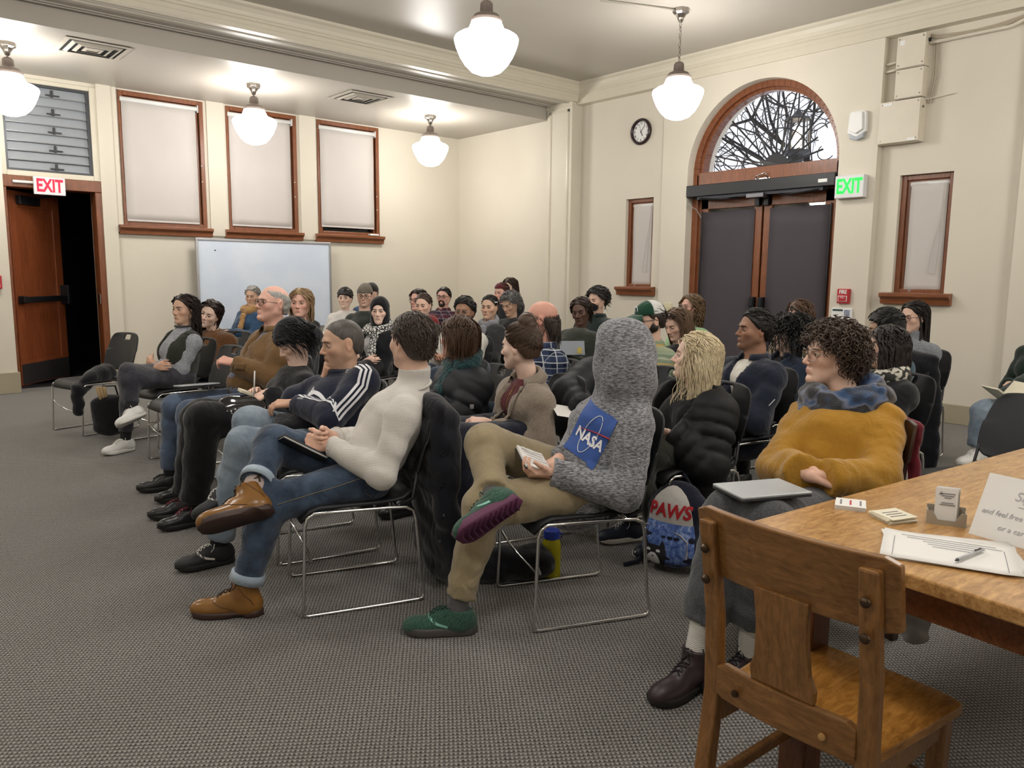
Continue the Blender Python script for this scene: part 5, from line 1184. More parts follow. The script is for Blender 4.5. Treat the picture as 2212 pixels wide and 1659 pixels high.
    for s_, kf, ku in ((1, 'fl', 'ul'), (-1, 'fr', 'ur')):
        fl = an[s_]+(kn[s_]-an[s_])*lp.get('short_r' if s_ < 0 and 'short_r' in lp else 'short', .09); dsh = unit(an[s_]-kn[s_])
        fd = q.get(kf); fd = unit(F*fd[0]+L*fd[1]+U*fd[2]) if fd is not None else unit(F+L*s_*.18); up = q.get(ku); up = unit(F*up[0]+L*up[1]+U*up[2]) if up is not None else U
        if lp.get('cuffmat'):
            Rc = frame(dsh, F if abs(dsh[2]) > .5 else U); a = np.linspace(0, 2*np.pi, 22); g2 = Geo(); pr = [(-.006, .004), (-.008, .012), (.03, .010), (.033, .004), (.03, -.004)]
            GR = np.array([[fl-dsh*(x-.0)+Rc@A3(0, (hm+y)*math.cos(t_), (hm+y)*math.sin(t_)) for t_ in a] for x, y in pr]); I = np.arange(GR.shape[0]*22).reshape(-1, 22); g2.add(GR.reshape(-1, 3), np.stack([I[:-1, :-1], I[:-1, 1:], I[1:, 1:], I[1:, :-1]], -1).reshape(-1, 4)); g2.build('trouser_cuff', lp['cuffmat'], tr)
        if sp:
            m = MB(); m.tube([fl-dsh*.05, fl+(an[s_]-fl)*.5, an[s_]+dsh*.01, an[s_]-up*.03], [.046, .040, .039, .042], 12); g2 = Geo().mb(m); sk = g2.build('sock', sp.get('sock', plain('sock_black', '17171a', .9)), e); J.setdefault('socks', {})[s_] = (sk, m, fl, dsh)
            make_shoe(an[s_]-up*.085*sp.get('sc', 1.), fd-up*(fd@up), up, sp, e, rc*.5 if D < 4.5 else rc*.7)
    # ---- hair, glasses
    if q.get('hair'):
        h_ = dict(q['hair']); h_.setdefault('fw', 1.0); hair(R, H, h_, e, rh*1.15, seed=int(hx))
    if q.get('beard'):
        bd = q['beard']; S_ = SDF(); t_ = bd.get('t', .010)
        for y in (-1, 1): S_.cap((-.004, y*.053, -.045), (.060, y*.018, -.098), .020+t_, .021+t_, k=.03); S_.cap((.0, y*.06, -.005), (-.004, y*.053, -.045), .012+t_*.5, .018+t_, k=.02)
        S_.ell((.074, 0, -.105), (.022+t_, .026+t_*.5, .018+t_), k=.02); S_.cap((.092, -.022, -.052), (.092, .022, -.052), .008+t_*.2, .008+t_*.2, k=.01); S_.cap((.09, .026, -.055), (.07, .03, -.09), .01, .014, k=.01); S_.cap((.09, -.026, -.055), (.07, -.03, -.09), .01, .014, k=.01)
        S_.ell((.115, 0, -.069), (.028, .023, .008), k=.006, op=-1)
        V_, Q = S_.mesh(rh, .0015, 160); Geo().add(V_@R.T+H, Q).build('beard', hairmat(bd['c']), e)
    if q.get('glasses'): glasses(R, H, q['glasses'], e)
    return J
def shell_hat(J, mat, th=.016, cut=.025, tilt=0., name='beanie', vol=None, k=.01, parent=None, wob=.002):
    """cap of cloth over the skull, cut by a tilted plane"""
    S_ = SDF(); S_.ell((-.016, 0, .034), (.098+th, .078+th, .090+th), k=.01)
    if vol is not None: S_.ell(vol[0], vol[1], k=.03)
    S_.plane((0, 0, cut), (math.sin(tilt), 0, -math.cos(tilt))); V_, Q = S_.mesh(J['rc']*.5, wob, 60); o = Geo().add(V_@J['R'].T+J['H'], Q).build(name, mat, J['e']); J['hat'] = S_; return o
def scarf(J, mat, r=.035, rad=.095, drop=.0, name='scarf', tails=(), wob=.006, turns=((0, 0), (.03, 1.3)), fN=None):
    S_ = SDF(); Rn = frame(J['SF'], A3(0, 0, 1)); c = J['N']+A3(0, 0, .02-drop)
    for dz, ph in turns:
        a = np.linspace(0, 2*np.pi, 13)+ph; P_ = [c+Rn@A3(rad*math.cos(t)*.95, rad*1.12*math.sin(t), dz-.035*math.cos(t)+.01*math.sin(2*t+ph)) for t in a]
        for i in range(12): S_.cap(P_[i], P_[i+1], r*(1+.2*math.sin(i*1.7+ph)), r*(1+.2*math.sin((i+1)*1.7+ph)), .012)
    for tl in tails:
        for i in range(len(tl)-1): S_.ecap(J['pt'](tl[i])+A3(0, 0, J['N'][2]-1.0), J['pt'](tl[i+1])+A3(0, 0, J['N'][2]-1.0), (.045, .018), (.045, .016), J['S1'], k=.02)
    V_, Q = S_.mesh(J['rc']*.8, wob, 55, 3); J['scarf'] = S_; return Geo().add(V_, Q).build(name, mat, J['e'])
def strip_on(sdf, pts, nrm, w, mat, parent, name, off=.002, up=None):
    """flat ribbon laid on a surface along pts; nrm outward directions"""
    P_ = np.array(pts, float); Nn = np.array([unit(n) for n in nrm]); m_ = len(P_); ti = np.linspace(0, m_-1, m_*4-3); P_ = np.stack([np.interp(ti, range(m_), P_[:, i]) for i in range(3)], 1); Nn = np.stack([np.interp(ti, range(m_), Nn[:, i]) for i in range(3)], 1); Nn /= np.linalg.norm(Nn, axis=1)[:, None]; T = np.gradient(P_, axis=0); T /= np.linalg.norm(T, axis=1)[:, None]; side = np.cross(T, Nn); side /= np.linalg.norm(side, axis=1)[:, None]
    rows = []
    for k in (-1, -.33, .33, 1):
        q = P_+side*w*k*.5; out = np.array([decal(sdf, q[i:i+1]+Nn[i]*.02, -Nn[i], off, .08)[0] for i in range(len(q))]); rows.append(out)
    return MB().grid(np.array(rows)).build(name, mat, parent, smooth=True, fix=False)
def patch(sdf, c, u, v, w, h, d, mat, parent, name, off=.002, n=(16, 16), mask=None):
    """rectangular print wrapped onto the garment"""
    u, v = unit(u), unit(v); U_, V2 = np.meshgrid(np.linspace(-.5, .5, n[0]), np.linspace(-.5, .5, n[1])); P_ = c+U_.reshape(-1, 1)*w*u+V2.reshape(-1, 1)*h*v
    X = decal(sdf, P_, d, off); return MB().grid(X.reshape(n[1], n[0], 3)).build(name, mat, parent, smooth=True, fix=False)
def wrap_text(sdf, txt, c, u, v, size, d, mat, parent, name, off=.004, sx=1., shear=0., bold=0.):
    me = text_mesh(txt, size, 0, 'CENTER', sx, shear, bold); bm = bmesh.new(); bm.from_mesh(me); bmesh.ops.subdivide_edges(bm, edges=[e for e in bm.edges if e.calc_length() > .012], cuts=2); bm.to_mesh(me); bm.free()
    co = np.array([vv.co for vv in me.vertices]); P_ = c+co[:, :1]*unit(u)+co[:, 1:2]*unit(v); X = decal(sdf, P_, d, off)
    me.vertices.foreach_set('co', X.astype(np.float32).ravel()); me.update(); o = bpy.data.objects.new(name, me); COL.objects.link(o); me.materials.clear(); me.materials.append(mat); attach(o, parent); return o
# ================================================================ THE AUDIENCE
def h_long(c, n=300, ln=.34, **k):
    z = -(ln-.13); d = dict(style='long', c=c, th=.009, n=n, len=ln, k=13, wave=.004, wl=.1, nape=-.09, comb=(-.25, 0, -.35), side=.6, fall=.7, r=.0065, flat=.4, sp=1.14, temple=.02, ear=-.03,
        curtain=[((-.03, .062, .0), (-.025, .078, z*.8), .024, .022), ((-.03, -.062, .0), (-.025, -.078, z*.8), .024, .022), ((-.065, 0, 0), (-.075, 0, z*.9), .052, .05)]); d.update(k); return d
def h_short(c, **k):
    d = dict(style='short', c=c, th=.010, n=220, len=.038, k=6, comb=(-.75, 0, -.15), side=.25, r=.006, zr=-.2, lift=.004, sp=1.08, jit=.2); d.update(k); return d
def h_pull(c, **k):     # pulled back to a knot or tail
    d = dict(style='pulled', c=c, th=.007, n=220, len=.12, k=9, comb=(-1, 0, -.05), side=.15, r=.005, zr=-.3, lift=.002, sp=1.06, jit=.1, nape=-.07); d.update(k); return d
FB = fabric
blk = FB('black_cotton', '141418'); navyf = FB('navy_cloth', '1b2436'); jeansD = FB('dark_denim', '2a3546', kind='denim', c2='47586e', var=.2); jeansM = FB('mid_denim', '424e62', kind='denim', c2='5a6a82', var=.15); jeansL = FB('light_denim', '6d7c8b', kind='denim', c2='8f9ca8', var=.15); grpant = FB('charcoal_trousers', '34363a'); blkden = FB('black_denim', '2a2a30', kind='denim', c2='45454d')
khaki = FB('khaki_twill', '94866a', var=.1); s_blk = plain('black_shoe_leather', '1a191a', .35); so_d = plain('dark_rubber_sole', '1d1b1b', .7); so_w = plain('white_rubber_sole', 'd8d5cf', .6); m_lace = plain('black_laces', '141315', .8); w_lace = plain('white_laces', 'd9d7d2', .8); skw = FB('white_sock', 'd5d2cc', kind='rib')
SH = dict(mat=s_blk, sole=so_d)
SHW = dict(mat=plain('white_sneaker', 'dcdbd8', .45), sole=so_w, lace=w_lace)
LG = dict(mat=blk); LGJ = dict(mat=jeansD)
def plaid(name, base, lines, line2, rot, sc=.06):
    g = N(name); v = g.coord(rot=(0, 0, rot)); x, y, z = g.sep(v); d = g.math('ADD', x, y)
    def band(s, w_, per, ph=0.): return g.math('LESS_THAN', g.math('ABSOLUTE', g.math('SUBTRACT', g.math('FRACT', g.math('ADD', g.math('DIVIDE', s, per), ph)), .5)), w_)
    c = g.mix(g.math('MULTIPLY', band(z, .22, sc), .55), lin(base), lin(line2)); c = g.mix(g.math('MULTIPLY', band(x, .22, sc), .55), c, lin(line2))
    for s in (z, x): c = g.mix(g.math('MULTIPLY', band(s, .045, sc, .3), .8), c, lin(lines))
    for s in (z, y): c = g.mix(g.math('MULTIPLY', band(s, .03, sc, .75), .6), c, lin(lines))
    g.col(c); g.bump(g.noise(v, 18, 3, .5, 1), .35, .015); g.set(Roughness=.9, Specular_IOR_Level=.15); return g.m
# ---------------------------------------------------------------- front row, from the table to the door
greyh = FB('grey_heather_hoodie', '4d4e52', kind='heather', c2='9a9ba0', bump=.3)
def hoodup(S_, J):      # raised hood joins the shoulders
    R, H = J['R'], J['H']; w = lambda *a: H+R@A3(*a)
    S_.ell(w(-.03, 0, .025), (.145, .122, .142), R, k=.05); S_.ell(w(-.05, 0, -.06), (.125, .112, .12), R, k=.06); S_.cap(w(-.05, 0, -.10), J['N']-J['tt']*.03, .10, .115, .06)
    S_.ell(w(.105, 0, -.02), (.075, .078, .105), R, k=.03, op=-1)
J = person('nasa', 'person in a grey hooded sweatshirt with the hood up, writing in a small notebook', head=(1340, 770, None), hy=150, hp=-4, sex='m', th=160, hip=A3(2.30, 2.20, .55), neck=('p', 1344, 868, 0), sl=('p', 1372, 908, .17), el=('p', 1352, 1062, .25), wl=('p', 1195, 1024, .12), wr=('p', 1212, 990, .03), er=('p', 1290, 985, -.2),
    kl=('p', 1046, 1096, .10), al=('p', 985, 1318, .10), kr=('p', 1050, 960, -.08), ar=('p', 1062, 1078, .16), fr=(.80, .52, -.42), ur=(.50, -.15, .85), fl=(1, .05, 0), skin='fair', hair=h_short('2a1f19'), bulk=1.02,
    hands=dict(l=dict(d=(1, .1, .1), n=(-.1, -.35, .9), curl=(35, 45, 30), thumb=.4), r=dict(d=(.95, .1, -.3), n=(-.2, .1, -.9), curl=(55, 60, 35), thumb=.9)),
    top=dict(name='hoodie', mat=greyh, ease=.022, collar='none', extra=hoodup, wob=.010, wf=24, hem=.09), legs=dict(mat=khaki, ease=.022, hem=.058, short=.14), shoes=None)
grn_sh = FB('green_mesh', '2c4a3f', kind='tweed', c2='3d5f50'); pur = plain('purple_tread_sole', '5d2c4c', .6); gsole = plain('grey_foam', '4a4746', .6)
def swoosh(mat): return lambda s, T, e, sc: MB().grid(np.array([decal(s, [(x, .06, z-.004), (x, .06, z+.006)], (0, -1, 0), .0015, .06)*sc@T[0].T+T[1] for x, z in ((.03, .04), (.05, .045), (.07, .052), (.09, .066), (.10, .075))])).build('side_mark', mat, e, smooth=True, fix=False)
def shoe_of(J, s_, fwd, up, p):
    F, L, U = J['F'], J['L'], J['U']; w = lambda v: unit(F*v[0]+L*v[1]+U*v[2]); u_ = w(up); f_ = w(fwd); return make_shoe(J['an'][s_]-u_*.085*p.get('sc', 1), f_-u_*(f_@u_), u_, p, J['e'], .006)
def sock_of(J, s_, up, mat, r=.04, top=.16):
    d = unit(J['kn'][s_]-J['an'][s_]); u_ = unit(J['F']*up[0]+J['L']*up[1]+J['U']*up[2]); m = MB(); m.tube([J['an'][s_]+d*top, J['an'][s_]+d*.05, J['an'][s_]+d*.0, J['an'][s_]-u_*.03], [r*1.1, r, r*.98, r*1.02], 14); return Geo().mb(m).build('sock', mat, J['e'])
NS = dict(mat=grn_sh, sole=gsole, lace=plain('teal_laces', '2a4a42', .8), deco=swoosh(plain('teal_mark', '7fb8a8', .5)), sole_t=.03, sc=1.06)
shoe_of(J, 1, (1, -.3, 0), (0, 0, 1), NS); shoe_of(J, -1, (.92, .12, -.38), (.28, -.90, .32), dict(NS, sole=pur, tread=True))
for s_, u_ in ((1, (0, 0, 1)), (-1, (.28, -.90, .32))): sock_of(J, s_, u_, FB('grey_sock', '5d5d5f', kind='rib'))
# print on the chest: blue field, white ring, red stroke, white letters
n_ = unit(J['SF']*.62+J['S1']*.78); c_ = J['C']+n_*.12+J['tt']*.0; v_ = J['tt']; u_ = np.cross(v_, n_); c_ = c_-u_*.035
bl = plain('print_blue', '2d4f94', .7, var=.12, nscale=30); pw = plain('print_white', 'e4e3e6', .7); prd = plain('print_red', 'b5303a', .7)
patch(J['tsdf'], c_, u_, v_, .155, .21, -n_, bl, J['top'], 'chest_print', .003, (18, 22))
wrap_text(J['tsdf'], 'NASA', c_-v_*.022+u_*.005, u_, v_, .062, -n_, pw, J['top'], 'print_letters', .006, sx=.82, bold=.03)
t_ = np.linspace(0, 2*np.pi, 40); ring = c_+(np.cos(t_)[:, None]*.03+np.sin(t_)[:, None]*.012)*u_+(np.sin(t_)[:, None]*.085-np.cos(t_)[:, None]*.008)*v_; g_ = Geo(); tubes(g_, [decal(J['tsdf'], ring, -n_, .005)], .0016, 4, 1); g_.build('print_ring', pw, J['top'])
g_ = Geo(); sw_ = np.array([c_+u_*x+v_*(.012+.25*x-1.2*x*x) for x in np.linspace(-.06, .085, 12)]); tubes(g_, [decal(J['tsdf'], sw_, -n_, .0055)], np.linspace(.0015, .005, 12), 4, .6); g_.build('print_stroke', prd, J['top'])

turt = FB('cream_rib_knit', 'cdc9c3', kind='rib', bump=.3, var=.04)
J = person('turtle', 'man in a cream turtleneck sitting cross-legged with tan ankle boots', head=(888, 738, None), hy=138, hp=2, sex='m', th=162, hip=A3(1.68, 2.915, .545), neck=('p', 893, 838, 0), sl=('p', 872, 892, .17), el=('p', 826, 1024, .22), wl=('p', 712, 962, .045), wr=('p', 720, 944, -.03), er=('p', 800, 945, -.22),
    kl=('p', 583, 1088, .10), al=('p', 522, 1238, .10), kr=('p', 592, 958, -.09), ar=('p', 535, 1078, .15), skin='fair', hair=h_short('3d3029', th=.012, n=650, len=.045, r=.0042, nape=-.075, comb=(-.55, 0, -.45)), face=dict(stubble=.15),
    hands=dict(l=dict(d=(.85, -.45, .1), n=(-.35, -.9, -.1), curl=(78, 85, 55), thumb=.7), r=dict(d=(.8, .5, .05), n=(-.45, .85, .0), curl=(82, 85, 55), thumb=.6)), bulk=1.0,
    top=dict(name='turtleneck', mat=turt, ease=.010, collar='turtle', hem=.02, wr=.002), legs=dict(name='jeans', mat=jeansD, ease=.018, hem=.058, short=.16, short_r=.30, cuffmat=FB('denim_inside', '8f9fae', kind='denim', c2='a9b6c2')), shoes=None)
tan_l = plain('tan_brogue_leather', '7f5828', .28, var=.18, nscale=14, spec=.5); bso = plain('brown_stacked_sole', '3a2620', .5)
def brogue(s, T, e, sc):
    g = Geo(); pa = []
    for y in (-1, 1): pa.append(decal(s, [(x, y*.06, z) for x, z in ((.02, .035), (.045, .042), (.07, .05), (.09, .058), (.105, .066))], (0, -y, 0), .0008, .06)*sc)
    tubes(g, np.array(pa)@T[0].T+T[1], .0016, 4, 1); pa = []
    for y in (-1, 1): pa.append(decal(s, [(x, y*.05, z) for x, z in ((-.05, .055), (-.04, .075), (-.02, .095), (.0, .125), (.005, .14))], (0, -y, 0), .0008, .06)*sc)
    tubes(g, np.array(pa)@T[0].T+T[1], .0014, 4, 1); g.build('brogue_seam', plain('seam_brown', '4a2a14', .5), e)
BT = dict(mat=tan_l, sole=bso, kind='boot', shaft=.135, lace=plain('brown_laces', '2b1b14', .7), deco=brogue, sc=1.06, sole_t=.022)
shoe_of(J, 1, (1, -.34, 0), (0, 0, 1), BT); shoe_of(J, -1, (.95, .25, -.12), (.2, -.74, .64), BT)
sock_of(J, 1, (0, 0, 1), FB('black_sock', '17171a', kind='rib')); sk = sock_of(J, -1, (.2, -.74, .64), FB('pink_grey_sock', 'b9a7a1', kind='rib'), .043, .21)
# small walking figure knitted into the sock
a_, k_ = J['an'][-1], J['kn'][-1]; d_ = unit(k_-a_); n_ = unit(unit(CO-a_)-d_*(unit(CO-a_)@d_)); u_ = np.cross(d_, n_); g_ = Geo(); c_ = a_+d_*.088
SS = SDF().cap(a_-d_*.05, a_+d_*.2, .0455, .0455)
for pth, r_ in ((((0, .012), (.001, .0)), .0075), (((.001, .02), (.001, .021)), .005), (((0, 0), (-.006, -.014), (-.013, -.018)), .0035), (((.001, 0), (.008, -.012), (.014, -.022)), .0035), (((-.002, .012), (-.014, .004)), .0028), (((.003, .012), (.014, .010)), .0028)):
    tubes(g_, [decal(SS, [c_+u_*x+d_*y for x, y in pth], -n_, .0025, .06)], r_, 6, .4)
g_.build('sock_motif', plain('motif_brown', '33281f', .9), sk)

LS, L_, d_ = J['lsdf'], J['L'], unit(J['kn'][1]-J['P']); stc = plain('jean_stitch', '8a7a58', .8); g_ = Geo()      # seams and pocket of the jeans
hp_ = J['P']+L_*.09; sl_ = np.array([hp_+(J['kn'][1]-hp_)*t+A3(0, 0, .012) for t in np.linspace(.05, .95, 16)]); tubes(g_, [decal(LS, sl_+L_*.1, -L_, .0012)], .0012, 4, 1)
w_ = np.cross(L_, d_); w_ = w_ if w_[2] > 0 else -w_; pc = hp_-d_*.02-w_*.055; tubes(g_, [decal(LS, [pc+L_*.1+d_*a+w_*b_ for a, b_ in ((-.05, .05), (.06, .045), (.075, .0), (.06, -.02), (-.05, -.02), (-.06, .02), (-.05, .05))], -L_, .0014)], .0014, 4, 1); g_.build('stitching', stc, J['legs'])
g_ = Geo(); a_ = np.linspace(0, 2*np.pi, 40); Rb = frame(J['F'], unit(J['tt'])); tubes(g_, [np.array([J['P']+unit(J['tt'])*.035+Rb@A3(.125*math.cos(t), .158*math.sin(t), 0) for t in a_])], .017, 6, .35); g_.build('belt', plain('dark_belt', '1e1a1a', .45), J['e'])
trk = FB('navy_track_fabric', '161c30', bump=.35, spec=.3); strp = plain('track_stripe_white', 'dcdde2', .7)
J = person('track', 'man with shaved head in navy track jacket with white stripes, chin on hand', head=(737, 742, None), hip=A3(1.84, 3.55, .55), hlat=.0, hy=72, hp=-6, sex='m', th=167, skin='tan', hair=dict(style='buzz', c='4b4642', th=.0035, n=0, wob=0), browc='1e1613', face=dict(stubble=.3), bulk=1.08, slouch=.03,
    sl=('p', 785, 822, .17), el=('p', 712, 905, .24), wl=('p', 640, 872, .02), er=('p', 640, 862, -.12), wr=('p', 700, 826, -.03), kl=('p', 525, 960, .09), al=('p', 470, 1160, .08), kr=('p', 540, 912, -.10), ar=('p', 490, 1052, .06), fr=(.95, .2, -.35), ur=(.35, -.2, .9),
    hands=dict(l=dict(d=(.9, -.4, 0), n=(0, -.3, -1), curl=(30, 40, 20)), r=dict(d=(-.1, .25, .95), n=(-.9, .2, .2), curl=(65, 80, 50), thumb=.7)),
    top=dict(name='track_jacket', mat=trk, ease=.022, collar='mock', wob=.006, hem=.07), legs=dict(name='jeans', mat=jeansL, ease=.02, hem=.062, short=.08), shoes=dict(mat=plain('black_mesh_shoe', '1b1b1e', .6), sole=so_d, lace=w_lace, deco=swoosh(so_w)))
for s_ in (1, -1):
    N_, sh_, el_, W_ = J['N'], J['sh'][s_], J['el'][s_], J['W'][s_]; S1, SF, U_ = J['S1']*s_, J['SF'], J['U']
    base = [N_+S1*.07-U_*.01, sh_*.6+N_*.4+U_*.03, sh_+S1*.03+U_*.04]+[sh_+(el_-sh_)*t for t in (.2, .4, .6, .8, .97)]+[el_+(W_-el_)*t for t in (.12, .3, .5, .7, .9)]
    nr = [unit(U_+S1*.3), unit(U_+S1*.5), unit(U_*.7+S1*.8)]
    for k, (a, b_) in enumerate([(sh_, el_)]*5+[(el_, W_)]*5): d_ = unit(b_-a); o_ = unit(S1*.9-SF*.15+U_*.3) if k < 5 else unit(S1*.55+U_*.45-SF*.4); nr.append(unit(o_-d_*(o_@d_)))
    T_ = np.gradient(np.array(base), axis=0); sd = np.array([unit(np.cross(t, n)) for t, n in zip(T_, nr)])
    for k in (-1, 0, 1): strip_on(J['tsdf'], np.array(base)+sd*k*.023, nr, .0125, strp, J['top'], 'sleeve_stripe', .0025)
lgc = J['C']+J['SF']*.11+J['S1']*.05+J['tt']*.06
for k in range(3):
    h_ = .014+.009*k; cc = lgc+J['S1']*(.016-.015*k); patch(J['tsdf'], cc+J['tt']*h_/2, -J['S1']+J['tt']*.5, J['tt'], .010, h_, -unit(J['SF']+J['S1']*.5), strp, J['top'], 'chest_logo', .003, (3, 4))
wrap_text(J['tsdf'], 'adidas', lgc-J['tt']*.012, -J['S1'], J['tt'], .014, -unit(J['SF']+J['S1']*.5), strp, J['top'], 'logo_letters', .003)

J = person('bandana', 'person in black with a black head scarf, bent over a notebook and writing', head=(632, 735, None), hip=A3(2.0, 4.28, .55), hy=66, hp=-34, sex='f', th=172, skin='pale', browc='15110f', hair=h_long('17151a', n=240, ln=.15, k=9, front=.05, temple=-.0, sp=1.12, curtain=[((-.03, .06, .0), (-.0, .07, -.05), .022, .018), ((-.03, -.06, .0), (-.0, -.07, -.05), .022, .018)]), face=dict(eye=.35),
    wl=('p', 585, 845, .12), wr=('p', 560, 858, -.10), hands=dict(l=dict(d=(.9, .1, -.35), n=(0, -.3, -.9), curl=(50, 55, 30), thumb=.9)), kl=('p', 440, 905, .1), al=('p', 418, 1068, .1), kr=('p', 430, 900, -.1), ar=('p', 398, 1060, -.08),
    top=dict(name='jumper', mat=FB('black_jumper', '131419'), collar='crew', ease=.024, wob=.006), legs=dict(mat=FB('black_wide_trousers', '101014'), ease=.035, hem=.075), shoes=dict(mat=plain('black_boot', '17161a', .35), sole=so_d, lace=plain('red_laces', '7a2430', .8)))
shell_hat(J, FB('black_head_scarf', '17171b'), .013, .028, .35, 'head_scarf')
R, H = J['R'], J['H']; S_ = SDF()
for b_ in ((-.11, .03, -.06), (-.12, -.01, -.07), (-.14, .035, .0)): S_.cap((-.11, .01, .03), b_, .022, .016, .02)
V_, Q = S_.mesh(.006, .003, 70); Geo().add(V_@R.T+H, Q).build('scarf_knot', FB('black_head_scarf', '17171b'), J['e'])
S_ = SDF(); S_.ell((.036, 0, .045), (.062, .076, .042), k=.02); S_.func(lambda P: -(.014-P[..., 2]), (-.2, -.2, -.2), (.2, .2, .014), .004); S_.func(lambda P: P[..., 2]-.012, (-.2, -.2, -.2), (.2, .2, .3), .004); V_, Q = S_.mesh(.006, .002, 150)
Geo().add(V_@R.T+H, Q).build('fringe', hairmat('17151a'), J['e'])

tanj = FB('tan_canvas_jacket', '6e5333', var=.12, bump=.5)
J = person('tanman', 'grey-haired man with glasses in a tan canvas jacket with folded arms', head=(588, 656, None), hip=A3(2.1, 4.93, .56), hy=62, hp=8, sex='m', th=178, skin='rosy', hair=dict(style='side', c='9a9894', th=.008, n=0, bald=.082, wob=.003), browc='8a847c', glasses=dict(c='2a2624', round=.6), face=dict(fw=1.06, lips=[.85, .55, .52]), bulk=1.2, belly=.05, sw=.185,
    sl=('p', 612, 752, .18), el=('p', 592, 822, .26), wl=('p', 508, 785, .06), wr=('p', 520, 800, -.06), hands=dict(l=dict(d=(.6, -.6, .2), n=(-.3, -.3, -.8), curl=(40, 45, 25)), r=dict(d=(.3, .8, .2), n=(-.5, 0, -.8))),
    kl=('p', 412, 893, .12), al=('p', 402, 1030, .13), kr=('p', 378, 880, -.13), ar=('p', 366, 1010, -.13),
    top=dict(name='jacket', mat=tanj, ease=.03, collar='shirt', hem=.12, zip=plain('jacket_zip', '4a3822', .5), wob=.007, open=dict(mat=FB('blue_shirt', '75809a'), w=.06, len=.13, name='shirt')), legs=dict(name='jeans', mat=jeansM, ease=.02, hem=.06), shoes=dict(SH, lace=m_lace))
pk = J['C']+J['SF']*.14+J['S1']*.085-J['tt']*.03; o = patch(J['tsdf'], pk, -J['S1'], J['tt'], .12, .045, -unit(J['SF']+J['S1']*.4), tanj, J['top'], 'pocket_flap', .009, (8, 5)); g_ = o.modifiers.new('s', 'SOLIDIFY'); g_.thickness = .006

oliveq = FB('olive_quilted_vest', '2d2f27', bump=.5)
greyk = FB('grey_marl_knit', '7b7d84', kind='heather', c2='a2a4ab')
J = person('vest', 'woman with long dark hair in an olive quilted vest, arms and legs crossed', head=(398, 668, None), hip=A3(2.07, 6.62, .55), hy=48, hp=0, sex='f', th=192, skin='tan', hair=h_long('2b1f1b', n=200, ln=.36, r=.009, wave=.008, comb=(-.5, 0, -.3)), arms='cross', bare=.7, kr=(.44, .06, .60), ar=(.50, .22, .34), fr=(.9, .3, -.25), ur=(.3, -.5, .8), kl=(.45, .10, .55), al=(.52, .12, .09),
    top=dict(name='sweater', mat=greyk, collar='mock', cmat=FB('dark_knit_neck', '3b3a38'), sleeve=.8, ease=.014), legs=dict(name='jeans', mat=blkden, ease=.014, hem=.05, short=.14), shoes=SHW)
S_ = SDF(); J['trunk'](S_, .032, .006, .13)
S_.func(lambda P: np.maximum(np.abs((P-J['N'])@J['S1'])-.045-.05*np.clip(1+(P-J['N'])@J['tt']/.3, 0, 1), .03-((P-J['N'])@J['SF']+.03)), J['P']-.6, J['N']+.3, .006)
for s_ in (1, -1): S_.cap(J['sh'][s_]-J['S1']*s_*.01, J['sh'][s_]+J['S1']*s_*.2-A3(0, 0, .05), .07, .09, .01, op=-1)
V_, Q = S_.mesh(.016, .002); Geo().add(V_, Q).build('vest', oliveq, J['e'])
# ---------------------------------------------------------------- person at the table
must = FB('mustard_fleece', 'a67a28', var=.08, bump=.55)
J = person('mustard', 'person with short dark curls and glasses in a mustard sweater, forearms crossed', head=(1796, 766, 3.08), hy=62, hp=2, sex='f', th=166, lean=2, twist=34, skin='fair', hip=A3(2.82, 1.42, .55), sw=.15, bust=0, iris='4a3a2a' if False else None, hair=dict(style='curly', c='4a3c33', th=.010, n=900, len=.055, k=14, wave=.008, wl=.03, jit=.45, r=.004, flat=1., front=.062, temple=.015, ear=-.035, nape=-.085, out=.7), glasses=dict(c='b9a79a', metal=.6, round=.45, w=.026, h=.021), bulk=1.12,
    neck=('d', 1826, 868, 3.06), sl=('d', 1903, 926, 2.93), sr=('d', 1746, 908, 3.18), el=('d', 1895, 1040, 2.80), wl=('d', 1768, 1030, 2.72), er=('d', 1682, 1010, 2.98), wr=('d', 1745, 1026, 2.72), bare=.6,
    hands=dict(l=dict(d=(.25, -.95, .05), n=(-.9, 0, -.3), curl=(10, 15, 10)), r=dict(d=(-.75, .35, -.3), n=(-.4, 0, -.9), curl=(10, 15, 10))),
    kl=('d', 1655, 1128, 2.52), al=('d', 1618, 1400, 2.66), kr=('d', 1572, 1112, 2.62), ar=('d', 1500, 1410, 2.62), fr=(.95, .2, 0), fl=(.85, .1, 0),
    top=dict(name='sweater', mat=must, ease=.030, collar='none', sleeve=.9, wob=.010, wf=30, hem=.10), legs=dict(mat=FB('grey_wool_trousers', '46474a', kind='tweed', c2='55565a'), ease=.022, hem=.075, short=.28), shoes=dict(mat=plain('brown_hiking_boot', '33272a', .45, var=.15), sole=so_d, kind='boot', shaft=.135, lace=m_lace, sock=skw, sc=1.04))
for k_ in ('iris',): pass
sc_m = N('wool_scarf'); v = sc_m.coord(); nz = sc_m.noise(v, 7, 2, .5, .6); sc_m.col(sc_m.ramp(nz, [(.36, lin('1f2c42')), (.44, lin('2f4f78')), (.49, lin('6a7188')), (.53, lin('24262b')), (.6, lin('33363c')), (.68, lin('36557a'))])); sc_m.bump(sc_m.noise(v, 160, 3), .6, .008); sc_m.set(Roughness=.95, Sheen_Weight=.4)
scarf(J, sc_m.m, .046, .108, .012, turns=((-.03, 0), (.035, 1.2), (.0, 2.4), (-.06, 3.6)), wob=.009)
S_ = SDF(); Rn = frame(J['SF'], A3(0, 0, 1)); cc = J['N']+A3(0, 0, -.03); P_ = [cc+Rn@A3(.12*math.cos(a), .12*math.sin(a), -.05*math.cos(a)-.01) for a in np.linspace(-.1, -2.0, 7)]
